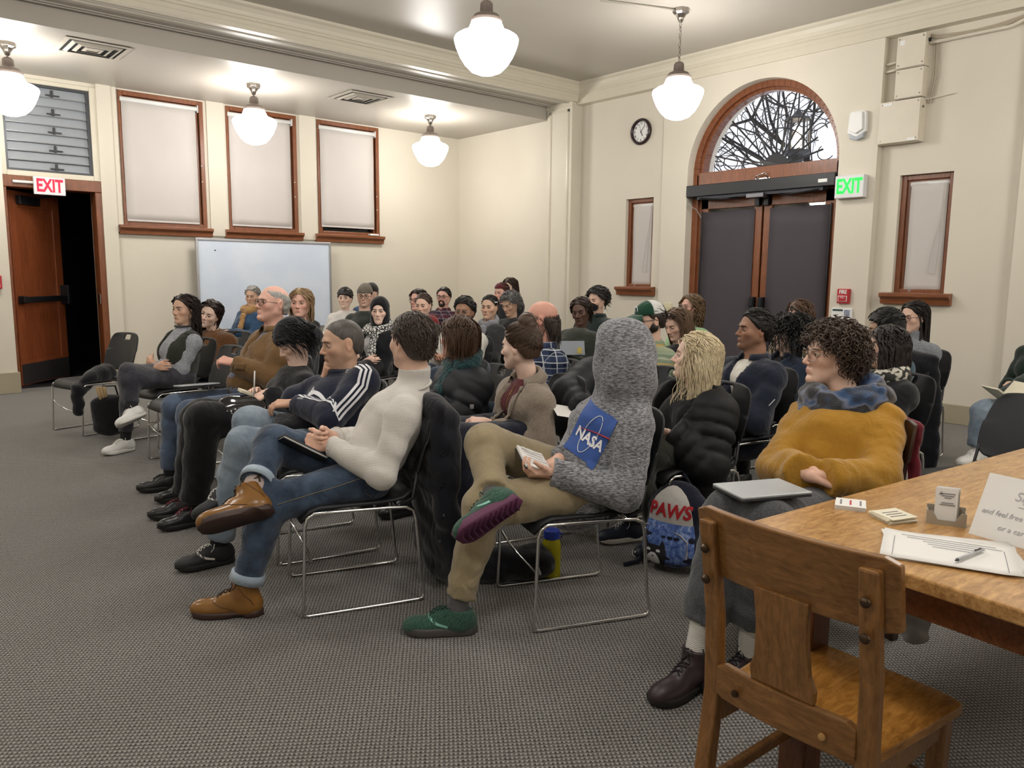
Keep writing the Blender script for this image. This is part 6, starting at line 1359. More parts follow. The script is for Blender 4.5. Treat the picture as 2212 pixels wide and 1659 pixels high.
for i in range(6): S_.cap(P_[i], P_[i+1], .022, .02, .015)
V_, Q = S_.mesh(.008, .004, 60); sm = Geo().add(V_, Q).build('scarf_edge', FB('ochre_scarf_edge', '8b7a4e'), J['e']); g_ = Geo(); rg = np.random.default_rng(2); fr_ = []
for i in range(44):
    t = rg.uniform(0, 5.99); p_ = P_[int(t)]*(1-t % 1)+P_[int(t)+1]*(t % 1) if int(t) < 6 else P_[6]; o_ = unit(p_-cc)*.012; a_ = p_+o_-A3(0, 0, .012); fr_.append(np.array([a_, a_+o_*.4+A3(rg.normal(0, .004), rg.normal(0, .004), -.018), a_+o_*.5+A3(rg.normal(0, .008), rg.normal(0, .008), -.04)]))
tubes(g_, np.array(fr_), .002, 4, 1); g_.build('fringe', FB('ochre_fringe', '9c8336'), sm)
MB().lathe([(0, -.003), (.003, 0), (0, .003)], J['H']+J['R']@A3(-.008, .088, -.032), 8).build('ear_stud', plain('gold_stud', 'd8b070', .2, metal=1), J['e'])
# ---------------------------------------------------------------- second row
blz = FB('oatmeal_wool_blazer', '85796c', kind='tweed', c2='968a7d', var=.05, bump=.3); burg = FB('burgundy_blouse', '56262a')
J = person('blazer', 'woman with brown hair in a bun wearing an oatmeal blazer', head=(1122, 748, None), hip=A3(2.82, 3.12, .55), hy=118, hp=-4, sex='f', th=165, skin='pale', hair=h_pull('4a382b', style='bun', bun=(-.055, 0, .135), n=600, r=.0036, th=.012, comb=(-.8, 0, .45)), sw=.155, arms='lap', twist=10,
    sl=('p', 1168, 870, .15), el=('p', 1172, 968, .2), wl=('p', 1055, 912, .03), wr=('p', 1060, 918, -.06), hands=dict(l=dict(d=(.9, -.35, .05), n=(0, -.5, -.8), curl=(35, 45, 25)), r=dict(d=(.8, .5, .1), n=(0, .4, -.9), curl=(40, 45, 25))),
    top=dict(name='blazer', mat=blz, ease=.022, collar='lapel', cgap=40, hem=.12, wob=.005, wf=18, open=dict(mat=burg, w=.075, len=.30, gap=.005, name='blouse')), legs=dict(mat=FB('navy_trousers', '1c1f2c'), ease=.03), shoes=dict(mat=plain('brown_ankle_boot', '4a342c', .4), sole=so_d))
for s_ in (1, -1):
    c0 = J['N']-J['tt']*.02+J['S1']*s_*.062+J['SF']*.06; P2 = [[c0+J['S1']*s_*(.052*b_*(1-.0*a)*math.sin(math.pi*min(1, a*1.0)*.75+.35)-.012-.03*a)-J['tt']*(.20*a) for b_ in (0, .5, 1)] for a in np.linspace(0, 1, 9)]
    X = decal(J['tsdf'], np.array(P2).reshape(-1, 3), -J['SF'], .008).reshape(9, 3, 3); MB().grid(X).build('lapel', blz, J['top'], smooth=True, thick=.005)
g_ = Geo(); a = np.linspace(0, 1, 14); ch = np.array([J['N']+J['SF']*.1-J['tt']*(.02+.13*t) for t in a]); tubes(g_, [decal(J['inner'], ch, -J['SF'], .004)], .002, 5, 1); g_.build('necklace', plain('gold', 'c8a055', .3, metal=1.), J['e'])
b_ = MB().lathe([(0, -.005), (.011, -.004), (.012, .0), (0, .001)], (0, 0, 0), 10).build('button', plain('brown_button', '3a2c24', .4), J['top']); b_.location = Vector(decal(J['tsdf'], [J['P']+J['tt']*.16+J['SF']*.1], -J['SF'], .006)[0])
gg = Geo(); tubes(gg, [J['H']+np.array([(-.008, .086, -.035), (-.006, .088, -.042), (-.008, .088, -.05)])@J['R'].T], .0015, 5, 1); gg.build('earring', plain('gold', 'c8a055', .3, metal=1.), J['e'])

puff = plain('black_puffer_nylon', '191b21', .6, var=.12, nscale=20, bump=.2, bscale=30, spec=.4)
J = person('bob', 'woman with a brown bob, teal scarf and dark puffer jacket', head=(988, 730, None), hip=A3(2.82, 3.72, .55), hy=118, hp=2, sex='f', th=168, skin='rosy', hair=h_long('4c3626', n=600, ln=.17, k=10, r=.0046, wave=.0, sp=1.16, nape=-.10, th=.018, curtain=[((-.03, .065, .0), (-.02, .075, -.06), .028, .022), ((-.03, -.065, .0), (-.02, -.075, -.06), .028, .022), ((-.06, 0, 0), (-.075, 0, -.07), .06, .05)]), arms='lap', twist=8, res=.010,
    top=dict(name='puffer_jacket', mat=puff, ease=.04, quilt=.018, collar='hood', wob=.004, hem=.08, ), legs=LG, shoes=SH)
S_ = SDF(); N_, fN, S1 = J['N'], J['SF'], J['S1']
S_.cap(N_-fN*.09+S1*.07, N_-fN*.09-S1*.07, .05, .05, .03); S_.cap(N_-fN*.08+S1*.08, N_+fN*.03+S1*.10-A3(0, 0, .04), .045, .03, .03); S_.cap(N_-fN*.08-S1*.08, N_+fN*.03-S1*.10-A3(0, 0, .04), .045, .03, .03)
V_, Q = S_.mesh(.012, .005, 40); Geo().add(V_, Q).build('hood', FB('slate_fleece_hood', '4e5663'), J['e'])
scarf(J, FB('teal_cable_scarf', '1f3f42', kind='cable', bump=.8), .036, .082, .0, tails=(((.10, .02, 1.02), (.17, .03, .9), (.2, .03, .78)),))
wsh = plain('badge_white', 'd5d6da', .6); sb = J['sh'][1]+(J['el'][1]-J['sh'][1])*.5; o = patch(J['tsdf'], sb+J['S1']*.07, np.cross(A3(0, 0, 1), unit(CO-sb)), A3(0, 0, 1), .022, .026, unit(sb-CO), wsh, J['top'], 'sleeve_badge', .003, (5, 5))

blackp = plain('matte_black_puffer', '141417', .6, var=.12, nscale=16, bump=.25, bscale=26, spec=.3)
J = person('blonde', 'woman with long blonde hair in a black puffer coat, seen in profile', head=(1500, 770, 4.0), hy=92, hp=6, sex='f', th=168, lean=4, skin='pale', hair=h_long('d8c8a6', n=1300, ln=.50, k=18, r=.0036, wave=.012, wl=.18, rough=.4, flat=.6, comb=(-.55, 0, -.2), side=.35, temple=.03), browc='8a7050', arms='lap', sw=.16, wl=('p', 1445, 935, .10), legpose='tuck', res=.010,
    hands=dict(l=dict(d=(1, 0, 0), n=(0, -.2, .9), curl=(20, 25, 15))),
    top=dict(name='puffer_coat', mat=blackp, ease=.062, quilt=.018, collar='hood', wob=.004, hem=.24, open=dict(mat=FB('black_print_sweater', '111114'), w=.09, len=.5, gap=.05, name='sweater')), legs=dict(mat=FB('olive_trousers', '2c2e26'), ease=.03), shoes=dict(mat=plain('navy_sneaker', '1b2232', .5), sole=so_w, lace=w_lace))
n_ = unit(J['SF']*.8+J['S1']*.6); c_ = J['C']-J['tt']*.12+n_*.1; u_ = np.cross(J['tt'], n_); g_ = Geo()      # white line drawing on the sweater
for k, (a0, a1, rx, ry, ox, oy) in enumerate(((.2, 2.9, .05, .055, 0, .01), (.4, 2.7, .035, .04, 0, .0), (3.4, 6.0, .045, .06, 0, -.0), (3.6, 5.8, .03, .045, 0, -.01), (0, 6.28, .012, .016, -.015, .012), (0, 6.28, .012, .016, .017, .012), (3.3, 6.1, .018, .016, 0, -.03), (1.2, 4.9, .02, .03, -.04, -.02), (-1.7, 1.9, .02, .03, .04, -.02))):
    a = np.linspace(a0, a1, 16); tubes(g_, [decal(J['inner'], c_+u_*(ox+rx*np.cos(a))[:, None]+J['tt']*(oy+ry*np.sin(a))[:, None], -n_, .004)], .0028*np.sin(np.linspace(.3, 2.9, 16)), 4, .6)
g_.build('sweater_print', pw, J['e'])

brn = FB('brown_teddy_coat', '5c3d22', kind='tweed', c2='6e4a2b', bump=.7, var=.15)
J = person('teddy', 'woman with long dark hair in a brown teddy coat, head tilted to one side', head=(453, 678, 7.0), hy=24, hp=-4, hr=-24, sex='f', th=205, lean=-14, lat=.04, skin='pale', hair=h_long('2a1d18', n=170, ln=.34, r=.010, comb=(-.6, 0, -.2)), arms='lap', top=dict(name='coat', mat=brn, ease=.035, collar='crew', wob=.006), legs=LG, shoes=SHW)
blk_zip = FB('black_softshell', '191b20')
person('oldblonde', 'smiling older woman with shoulder-length ash blonde hair in black', head=(650, 655, 6.5), hy=18, hp=2, sex='f', th=195, lean=6, skin='rosy', hair=h_long('9c8262', n=240, ln=.26, r=.009, front=.068, curtain=[((-.03, .066, .0), (-.0, .078, -.11), .024, .022), ((-.03, -.066, .0), (-.0, -.078, -.11), .024, .022), ((-.065, 0, 0), (-.075, 0, -.12), .052, .05)]), browc='8a735a', face=dict(fw=1.06), bulk=1.15, top=dict(name='jacket', mat=blk_zip, ease=.03, collar='hood'), legs=LG, shoes=SH)
J = person('hidden', 'person in a black puffer mostly hidden behind the hooded sweatshirt', head=(1362, 772, 4.6), hy=95, hp=-10, sex='f', th=170, lean=-12, skin='olive', hair=h_long('1a1514', n=220, ln=.34, r=.009, wave=.011), arms='lap', sw=.17, el=('d', 1228, 850, 4.35), sl=('d', 1280, 806, 4.5), wl=('d', 1262, 884, 4.15), legpose='tuck', top=dict(name='puffer_jacket', mat=puff, ease=.045, quilt=.010, collar='mock', wob=.004), legs=dict(mat=FB('dark_grey_trousers', '2d2b2b'), ease=.03), shoes=SH)
# ---------------------------------------------------------------- third row
J = person('scarfgran', 'older person with short grey hair and a caramel scarf in front of the whiteboard', head=(545, 640, 9.6), hy=22, hp=-4, sex='f', th=200, skin='tan', hair=h_short('8a8680', n=120, r=.009, len=.05, side=.5), top=dict(name='jacket', mat=FB('blue_parka', '2b4663'), ease=.03), legs=LG, shoes=SH)
scarf(J, FB('caramel_scarf', '9a7448', kind='tweed', c2='b08c60'), .042, .088, .0, tails=(((.1, .03, .97), (.15, .03, .82), (.17, .03, .72)),))
J = person('hijab', 'woman in a black hijab with a black and white checked scarf, arms folded', head=(820, 671, 7.3), hy=12, hp=-4, sex='f', th=198, skin='pale', browc='15100e', arms='cross', top=dict(name='jacket', mat=FB('black_jacket', '15161a'), ease=.03, open=dict(mat=FB('white_tee', 'c9c8c8'), w=.06, len=.35, gap=.01)), legs=LG, shoes=SH)
S_ = SDF(); S_.ell((-.016, 0, .032), (.112, .091, .103), k=.02); S_.ell((-.02, 0, -.06), (.09, .086, .10), k=.04); S_.cap((-.02, 0, -.08), (-.02, 0, -.2), .08, .09, .04); S_.ell((.10, 0, -.018), (.075, .062, .084), k=.02, op=-1); V_, Q = S_.mesh(.009, .002, 60); Geo().add(V_@J['R'].T+J['H'], Q).build('hijab', FB('black_hijab', '101013'), J['e'])
kf = N('checked_scarf'); v = kf.coord(rot=(.3, .5, .8)); ck = kf.n('ShaderNodeTexVoronoi', feature='DISTANCE_TO_EDGE'); ck.inputs['Scale'].default_value = 38; kf.l(v, ck.inputs['Vector']); kf.col(kf.ramp(ck.outputs[0], [(.09, lin('121214')), (.13, lin('d8d7d4'))])); kf.set(Roughness=.95)
scarf(J, kf.m, .038, .10, .02, tails=(((.11, .10, 1.0), (.16, .09, .82), (.19, .08, .68)), ((.10, -.09, 1.0), (.16, -.09, .85), (.19, -.08, .7))))
pld = plaid('navy_white_plaid', '1c2438', 'c4c8d0', '3b4661', .5, .075)
J = person('bald', 'bald man with dark hair at the back in a navy and white plaid shirt', head=(1168, 690, 5.05), hy=98, hp=-2, sex='m', th=172, lean=4, skin='ruddy', hair=dict(style='mullet', c='3a302b', th=.006, n=340, len=.15, k=9, comb=(-.5, 0, -.6), side=.1, fall=.7, r=.005, zr=-.1, bald=.03, lift=.003, nape=-.10, sp=1.1, temple=-.02, ear=-.02, curtain=[((-.075, 0, .0), (-.09, 0, -.12), .045, .035), ((-.08, .045, .0), (-.085, .045, -.12), .03, .022), ((-.08, -.045, .0), (-.085, -.045, -.12), .03, .022)]), face=dict(fw=1.04), browc='6a5548', bulk=1.15, top=dict(name='shirt', mat=pld, ease=.024, collar='shirt', wob=.006, open=dict(mat=FB('dark_tee', '1a1c22'), w=.04, len=.1)), legs=LGJ, shoes=SH)
sagej = N('sage_striped_flannel'); v = sagej.coord(); x, y, z = sagej.sep(v); wz = sagej.math('ADD', sagej.math('MULTIPLY', z, 9.0), sagej.math('MULTIPLY', sagej.noise(v, 5, 2), .35)); fz = sagej.math('FRACT', wz)
sagej.col(sagej.ramp(fz, [(0, lin('8f9c84')), (.3, lin('a2a78c')), (.34, lin('b59c62')), (.42, lin('b9a878')), (.46, lin('7d8f7c')), (.62, lin('8f9c84')), (.66, lin('c3c2ac')), (.72, lin('93a08a')), (.86, lin('6f8270')), (.9, lin('95a189'))])); sagej.bump(sagej.noise(v, 15, 3, .5, 1), .4, .015); sagej.set(Roughness=.95, Specular_IOR_Level=.1)
J = person('cap', 'bearded man in a green trucker cap and sage striped flannel jacket', head=(1402, 692, 5.4), hy=62, hp=-6, sex='m', th=172, lean=2, skin='fair', hair=h_short('2a201b', front=.05, n=120), beard=dict(c='241a15', t=.012), glasses=dict(c='151517', round=.2, r=.0024, w=.026), bulk=1.12, arms='desk', top=dict(name='flannel_jacket', mat=sagej.m, ease=.03, collar='shirt', hem=.1, wob=.006, open=dict(mat=FB('white_print_tee', 'cfcfc8'), w=.06, len=.3, gap=.01)), legs=LGJ, shoes=SH)
gcap = FB('green_cap_cotton', '17402f'); S_ = SDF(); S_.ell((-.012, 0, .045), (.112, .090, .095), k=.01); S_.plane((0, 0, .045), (-.05, 0, -1)); S_.func(lambda P: P[..., 0]+.0, (-.3, -.3, -.3), (.0, .3, .3), .002); V_, Q = S_.mesh(.007); cp = Geo().add(V_@J['R'].T+J['H'], Q).build('cap', gcap, J['e'])
S_ = SDF(); S_.ell((-.012, 0, .045), (.111, .089, .094), k=.01); S_.plane((0, 0, .043), (-.05, 0, -1)); S_.func(lambda P: -P[..., 0]+.002, (-.0, -.3, -.3), (.3, .3, .3), .002); V_, Q = S_.mesh(.007); Geo().add(V_@J['R'].T+J['H'], Q).build('cap_mesh', FB('white_cap_mesh', 'c9c9c6', kind='tweed', c2='e0e0de'), cp)
P2 = [[J['H']+J['R']@A3(.075+(.02+.095*r)*math.cos(a)*1., (.055+.03*r)*math.sin(a)*1.25, .048-.016*r-.02*math.sin(a)**2*r) for a in np.linspace(-1.35, 1.35, 13)] for r in (0, .35, .7, 1)]; MB().grid(P2).build('cap_brim', gcap, cp, smooth=True, thick=.005)
cb = MB(); cb.lathe([(0, .002), (.021, .002), (.023, 0)], (0, 0, 0), 16); d_ = unit(A3(1, 0, .45)); Rb = frame(A3(0, 0, 1), d_); Geo().mb(cb, (J['R']@Rb, J['H']+J['R']@A3(.092, .0, .085))).build('cap_patch', pw, cp)
cb = MB(); cb.lathe([(0, .003), (.015, .003), (.016, 0)], (0, 0, 0), 14); Geo().mb(cb, (J['R']@Rb, J['H']+J['R']@A3(.0925, .0, .085))).build('cap_emblem', gcap, cp)
navj = FB('navy_field_jacket', '1c2231', bump=.5)
J = person('navy', 'man with short black hair in a navy field jacket over a white tee, smiling', head=(1629, 713, 4.75), hy=66, hp=4, sex='m', th=170, lean=6, skin='brown', hair=h_short('15110f', th=.016, len=.05, comb=(-.6, .3, .2), front=.082), face=dict(stubble=.35), bulk=1.06, arms='lap', top=dict(name='field_jacket', mat=navj, ease=.028, collar='shirt', hem=.14, open=dict(mat=FB('white_tee_b', 'cdc9bf'), w=.062, len=.24, gap=.006)), legs=LG, shoes=SH)
el_, sh_ = J['el'][1], J['sh'][1]; m_ = sh_+(el_-sh_)*.55; patch(J['tsdf'], m_+J['S1']*.06, A3(0, 0, 1)*.75+np.cross(A3(0, 0, 1), unit(CO-m_))*.6, np.cross(A3(0, 0, 1), unit(CO-m_)), .05, .006, unit(m_-CO), pw, J['top'], 'sleeve_mark', .003, (6, 3))
person('behind_must', 'person with long dark hair and a patterned scarf behind the mustard sweater', head=(1912, 748, 4.5), hy=75, hp=0, sex='f', th=160, lean=6, skin='fair', hair=h_long('241c1a', n=240, ln=.36, r=.009), top=dict(name='jacket', mat=FB('black_wool', '17171b'), ease=.035), legs=LG, shoes=SH)
pf = N('patterned_scarf'); v = pf.coord(); vo = pf.n('ShaderNodeTexVoronoi', feature='SMOOTH_F1'); vo.inputs['Scale'].default_value = 45; pf.l(v, vo.inputs['Vector']); pf.col(pf.ramp(vo.outputs[0], [(.35, lin('b9b5a8')), (.45, lin('2a2926'))])); pf.set(Roughness=.9)
scarf(PEOPLE['behind_must'], pf.m, .04, .095, .01)
# ---------------------------------------------------------------- fourth row
wkn = FB('white_fleece', 'c9c6c2', bump=.25)
person('fringe', 'woman with a dark fringe in a white fleece near the whiteboard', head=(745, 644, 9.3), hy=14, hp=0, sex='f', th=205, skin='pale', hair=h_pull('1d1718', n=120, front=.035, temple=.0, r=.008, th=.012), top=dict(name='fleece', mat=wkn, ease=.03, collar='hood'), legs=LG, shoes=SH)
J = person('beanie', 'man with glasses in a grey beanie and dark green sweater', head=(788, 640, 8.8), hy=10, hp=0, sex='m', th=205, skin='fair', hair=h_short('2b221d', n=60, front=.05), face=dict(stubble=.2), glasses=dict(c='1c1c1e', round=.5, r=.0022), top=dict(name='sweater', mat=FB('dark_green_knit', '2a2f2a')), legs=LG, shoes=SH)
shell_hat(J, FB('stone_beanie', '6e675c', kind='rib'), .014, .042, -.12, 'beanie', ((-.05, 0, .10), (.06, .06, .05)))
J = person('blueb', 'person in a dark beanie and blue jacket half hidden behind the grey beanie', head=(801, 633, 10.2), hy=25, sex='m', th=205, skin='fair', hair=h_short('1d1715', n=60), top=dict(name='jacket', mat=FB('blue_jacket', '25405f'), ease=.04), legs=LG, shoes=SH)
shell_hat(J, FB('dark_beanie', '24221f', kind='rib'), .015, .03, -.12)
wj = FB('white_zip_jacket', 'c4c1ba', bump=.3)
person('whitejacket', 'bearded man with thin-rimmed glasses in a white jacket', head=(1003, 673, 7.0), hy=20, hp=-2, sex='m', th=195, skin='brown', hair=h_short('151110', th=.02, len=.05, comb=(-.4, .3, .3), n=160, r=.008), beard=dict(c='17110f', t=.006), glasses=dict(c='b8b2a8', metal=.8, round=.9, w=.025, h=.022), top=dict(name='jacket', mat=wj, ease=.035, collar='mock', open=dict(mat=FB('cream_tee', 'b5aea2'), w=.05, len=.2)), legs=LGJ, shoes=SH)
J = person('greyscarf', 'woman with dark tied-back hair and a pale grey scarf over a charcoal coat', head=(1057, 664, 7.9), hy=24, hp=0, sex='f', th=192, skin='olive', hair=h_pull('17120f', n=160, r=.007), top=dict(name='coat', mat=FB('charcoal_coat', '2c2d2e'), ease=.03, open=dict(mat=FB('dark_knit', '1f1f22'), w=.06, len=.3)), legs=LG, shoes=SH)
scarf(J, FB('pale_grey_scarf', '7f8086'), .026, .075, .0, tails=(((.1, .06, 1.0), (.15, .07, .82), (.17, .07, .68)), ((.1, -.05, 1.0), (.15, -.06, .82), (.17, -.06, .7))))
MB().box(-.02, .02, -.003, .003, -.004, .004).build('hair_clip', pw, J['e']).location = Vector(J['H']+J['R']@A3(.02, .082, .055))
J = person('olivej', 'woman with parted brown hair in an olive jacket, frowning', head=(914, 660, 8.1), hy=22, hp=-4, sex='f', th=198, skin='fair', hair=h_pull('3d2c21', n=160, r=.008), face=dict(), top=dict(name='jacket', mat=FB('olive_jacket', '35372f'), ease=.03, collar='shirt', cmat=FB('blue_collar', '252a5a')), legs=LG, shoes=SH)
person('olivesweater', 'woman with short braids in a dark olive sweater, eyes lowered', head=(1255, 672, 7.2), hy=22, hp=-12, hr=8, sex='f', th=190, skin='dark', hair=h_long('2a1a14', n=130, ln=.13, k=8, r=.008, flat=1., wave=.003, sp=1.12, curtain=[]), face=dict(eye=.5, nose=1.25, fw=1.06, lips=[.8, .55, .52]), bulk=1.22, top=dict(name='sweater', mat=FB('dark_olive_sweater', '262a22'), ease=.02, collar='crew', cmat=FB('olive_trim', '585c48')), legs=LG, shoes=SH)
J = person('sunglasses', 'woman with straight light brown hair and sunglasses pushed up on her head, looking down', head=(1462, 700, 6.2), hy=48, hp=-22, sex='f', th=172, lean=-6, skin='fair', hair=h_long('6a5340', n=260, ln=.34, r=.008, wave=.0), face=dict(eye=.45), top=dict(name='sweater', mat=FB('black_sweater', '15151a'), collar='crew'), legs=LG, shoes=SH)
H0, R0 = J['H'], J['R']; tl = math.radians(38); Rt = R0@np.array([[math.cos(tl), 0, -math.sin(tl)], [0, 1, 0], [math.sin(tl), 0, math.cos(tl)]]); o = glasses(Rt, H0+R0@A3(-.005, 0, .045), dict(c='2a1d18', round=.7, r=.003, w=.028, h=.022), J['e']); o.name = 'sunglasses'; o.children[0].data.materials[0] = plain('dark_lens', '2a1a14', .1)
person('curlynavy', 'woman with black curly hair and large earrings in a navy coat', head=(1702, 718, 5.35), hy=68, hp=-6, sex='f', th=168, skin='pale', hair=dict(style='curly', c='15120f', th=.014, n=520, len=.15, k=16, wave=.010, wl=.04, jit=.35, r=.005, flat=1., nape=-.10, front=.078, out=.35, droop=.8), browc='15110f', top=dict(name='coat', mat=FB('navy_coat', '1c2638'), ease=.032, collar='shirt', hem=.14, open=dict(mat=FB('black_shirt', '131418'), w=.05, len=.2)), legs=LG, shoes=SH)
J = PEOPLE['curlynavy']; MB().box(-.003, .003, -.012, .012, -.07, 0).build('earring', FB('blue_white_earring', '5f7688', kind='tweed', c2='b8c4cc'), J['e']).location = Vector(J['H']+J['R']@A3(-.005, .092, -.035))
person('tealman', 'man with short black hair in a slate teal long-sleeved top', head=(1912, 708, 5.3), hy=92, hp=-16, sex='m', th=160, lean=4, skin='olive', hair=h_short('100e0d', th=.018, len=.06, comb=(.3, .2, .0), front=.07, n=240), bulk=1.06, top=dict(name='top', mat=FB('slate_teal_jersey', '3d5460'), ease=.02, collar='crew'), legs=LG, shoes=SH)
# ---------------------------------------------------------------- back rows
red = FB('red_cardigan', '7d2a2c', kind='tweed', c2='94393a')
person('redcard', 'person with brown hair and glasses in a red cardigan, mostly hidden', head=(903, 648, 9.0), hy=40, sex='f', th=200, skin='rosy', hair=h_long('2b201b', n=120, ln=.2, r=.011), glasses=dict(c='1a1a1c', round=.8), lat=-.0, top=dict(name='cardigan', mat=red, ease=.04), legs=LG, shoes=SH, sw=.19)
person('plaidman', 'man with dark hair, moustache and glasses in a dark plaid shirt', head=(958, 642, 10.0), hy=18, hp=4, sex='m', th=200, skin='rosy', hair=h_short('1b1513', th=.014, n=130, r=.008), beard=dict(c='2a1c16', t=.0005), glasses=dict(c='141416', round=.6, r=.0024), bulk=1.06, top=dict(name='shirt', mat=plaid('dark_red_plaid', '2a2430', '8a8088', '5a2f38', .2, .09), ease=.03, collar='shirt'), legs=LGJ, shoes=SH)
person('greycurls', 'woman with short curly grey hair looking down at the far side', head=(1102, 657, 8.6), hy=42, hp=-20, sex='f', th=192, lean=-4, skin='tan', hair=dict(style='curly', c='6c6a69', th=.012, n=300, len=.05, k=9, wave=.009, wl=.035, jit=.5, r=.006, flat=1., front=.072, out=.8), face=dict(eye=.5), top=dict(name='coat', mat=FB('black_coat', '17181b'), ease=.03), legs=LG, shoes=SH)
J = person('maroon', 'person with a maroon headband near the pilaster, face half hidden', head=(1083, 632, 9.9), hy=40, hp=-6, sex='f', th=195, skin='rosy', hair=h_pull('4a2422', n=100, r=.010), top=dict(name='coat', mat=FB('dark_coat_b', '1c1c20'), ease=.03), legs=LG, shoes=SH)
S_ = SDF(); S_.ell((-.01, 0, .034), (.108, .086, .098), k=.01); S_.plane((0, 0, .06), (0, 0, -1)); S_.func(lambda P: P[..., 0]-.03-.0*P[..., 2], (-.3, -.3, -.3), (.03, .3, .3), .003); V_, Q = S_.mesh(.009); Geo().add(V_@J['R'].T+J['H'], Q).build('headband', FB('maroon_knit', '5c1f2a'), J['e'])
person('tallbrown', 'person with brown hair rising above the others beside the pilaster', head=(1101, 620, 10.6), hy=35, hp=-14, sex='f', th=195, skin='pale', hair=h_long('3b2a20', n=120, ln=.3, r=.011, wave=.008), top=dict(name='jacket', mat=FB('black_jacket_c', '1b1b1e'), ease=.04), legs=LG, shoes=SH)
J = person('masked', 'person with tousled dark hair and a black face mask in a bottle green shirt', head=(1290, 648, 7.9), hy=44, hp=-6, sex='f', th=185, skin='fair', hair=h_short('2a2725', th=.026, len=.07, k=8, n=240, r=.008, side=.4, comb=(-.3, 0, -.3), jit=.35, sp=1.16, wave=.006), sw=.17, top=dict(name='shirt', mat=FB('bottle_green_shirt', '13201f'), ease=.03, collar='shirt'), legs=LG, shoes=SH)
S_ = SDF(); S_.ell((.062, 0, -.062), (.052, .062, .05), k=.02); S_.plane((0, 0, -.018), (-.2, 0, 1)); V_, Q = S_.mesh(.008); Geo().add(V_@J['R'].T+J['H'], Q).build('face_mask', FB('black_mask', '141417'), J['e'])
person('mintsweater', 'woman with wavy blonde-brown hair and glasses in a mint green sweater', head=(1492, 664, 7.3), hy=52, hp=4, sex='f', th=180, skin='rosy', hair=h_long('6e5840', n=200, ln=.26, r=.010, wave=.012), glasses=dict(c='5a4a55', round=.6), top=dict(name='sweater', mat=FB('mint_sweater', '8fb084', bump=.3), ease=.022, collar='crew'), legs=LGJ, shoes=SH)
person('beigeback', 'person with brown hair in a beige coat half hidden by the black curls', head=(1726, 678, 6.9), hy=62, hp=-14, sex='f', th=172, skin='rosy', hair=h_long('5a4232', n=160, ln=.18, r=.010), top=dict(name='coat', mat=FB('beige_coat', '9a8a70'), ease=.035), legs=LG, shoes=SH)
grt = FB('grey_melange_knit', '6b6f74', kind='heather', c2='868a90')
person('greyturtle', 'woman with very long dark hair and glasses in a grey turtleneck by the small window', head=(1972, 686, 6.1), hy=42, hp=-2, sex='f', th=168, lean=2, skin='fair', hair=h_long('1f1816', n=300, ln=.48, r=.008, wave=.0, comb=(-.7, 0, -.2), side=.3), glasses=dict(c='3a1f24', round=.5, r=.002), face=dict(browtilt=-1), sw=.16, top=dict(name='turtleneck', mat=grt, ease=.02, collar='turtle'), legs=LG, shoes=SH)
J = person('edge', 'person in a dark green sweater and blue jeans reading a book at the right edge', head=(2262, 690, 5.5), hy=60, hp=-18, sex='f', th=158, lean=0, skin='fair', hair=h_long('2b211c', n=100, ln=.3, r=.011), el=('d', 2182, 850, 5.3), wl=('d', 2196, 882, 5.1), kl=('d', 2130, 895, 5.05), al=('d', 2112, 975, 5.05), kr=('d', 2150, 900, 5.3), ar=('d', 2110, 1010, 5.25), top=dict(name='sweater', mat=FB('forest_green_knit', '14261f', kind='rib')), legs=dict(name='jeans', mat=jeansL, ease=.03, hem=.07), shoes=dict(SHW, sock=skw))
# ---------------------------------------------------------------- a chair under each of them
CL = {'nasa': (2.25, 2.235, 158), 'turtle': (1.61, 2.94, 162)}
SHORT = {'nasa': 'the person in the grey hood', 'turtle': 'the man in the cream turtleneck', 'track': 'the man in the track jacket', 'bandana': 'the writer in the black head scarf', 'tanman': 'the man in the tan jacket', 'vest': 'the woman in the quilted vest', 'blazer': 'the woman in the oatmeal blazer', 'bob': 'the woman with the teal scarf', 'blonde': 'the blonde woman in the black puffer', 'teddy': 'the woman in the brown teddy coat', 'oldblonde': 'the smiling older blonde woman', 'hidden': 'the person hidden behind the grey hood', 'scarfgran': 'the person with the caramel scarf', 'hijab': 'the woman in the black hijab', 'bald': 'the bald man in plaid', 'cap': 'the man in the trucker cap', 'navy': 'the man in the navy field jacket', 'behind_must': 'the person with the patterned scarf', 'fringe': 'the woman in the white fleece', 'beanie': 'the man in the grey beanie', 'blueb': 'the person in the dark beanie', 'whitejacket': 'the man in the white jacket', 'greyscarf': 'the woman with the pale grey scarf', 'olivej': 'the frowning woman in the olive jacket', 'olivesweater': 'the woman with short braids', 'sunglasses': 'the woman with sunglasses on her head', 'curlynavy': 'the woman with black curls', 'tealman': 'the man in the slate teal top', 'redcard': 'the person in the red cardigan', 'plaidman': 'the man in the dark plaid shirt', 'greycurls': 'the woman with grey curls', 'maroon': 'the person with the maroon headband', 'tallbrown': 'the tall person by the pilaster', 'masked': 'the person with the face mask', 'mintsweater': 'the woman in the mint sweater', 'beigeback': 'the person in the beige coat', 'greyturtle': 'the woman in the grey turtleneck', 'edge': 'the reader at the right edge'}
for k, J in PEOPLE.items():
    if k == 'mustard': continue
    if k in CL: x, y, a = CL[k]
    else:
        q = J['P']+J['F']*.085; x, y = q[0], q[1]; a = math.degrees(math.atan2(J['F'][1], J['F'][0]))
    chair_at(x, y, a, 'black stacking chair under '+SHORT[k])
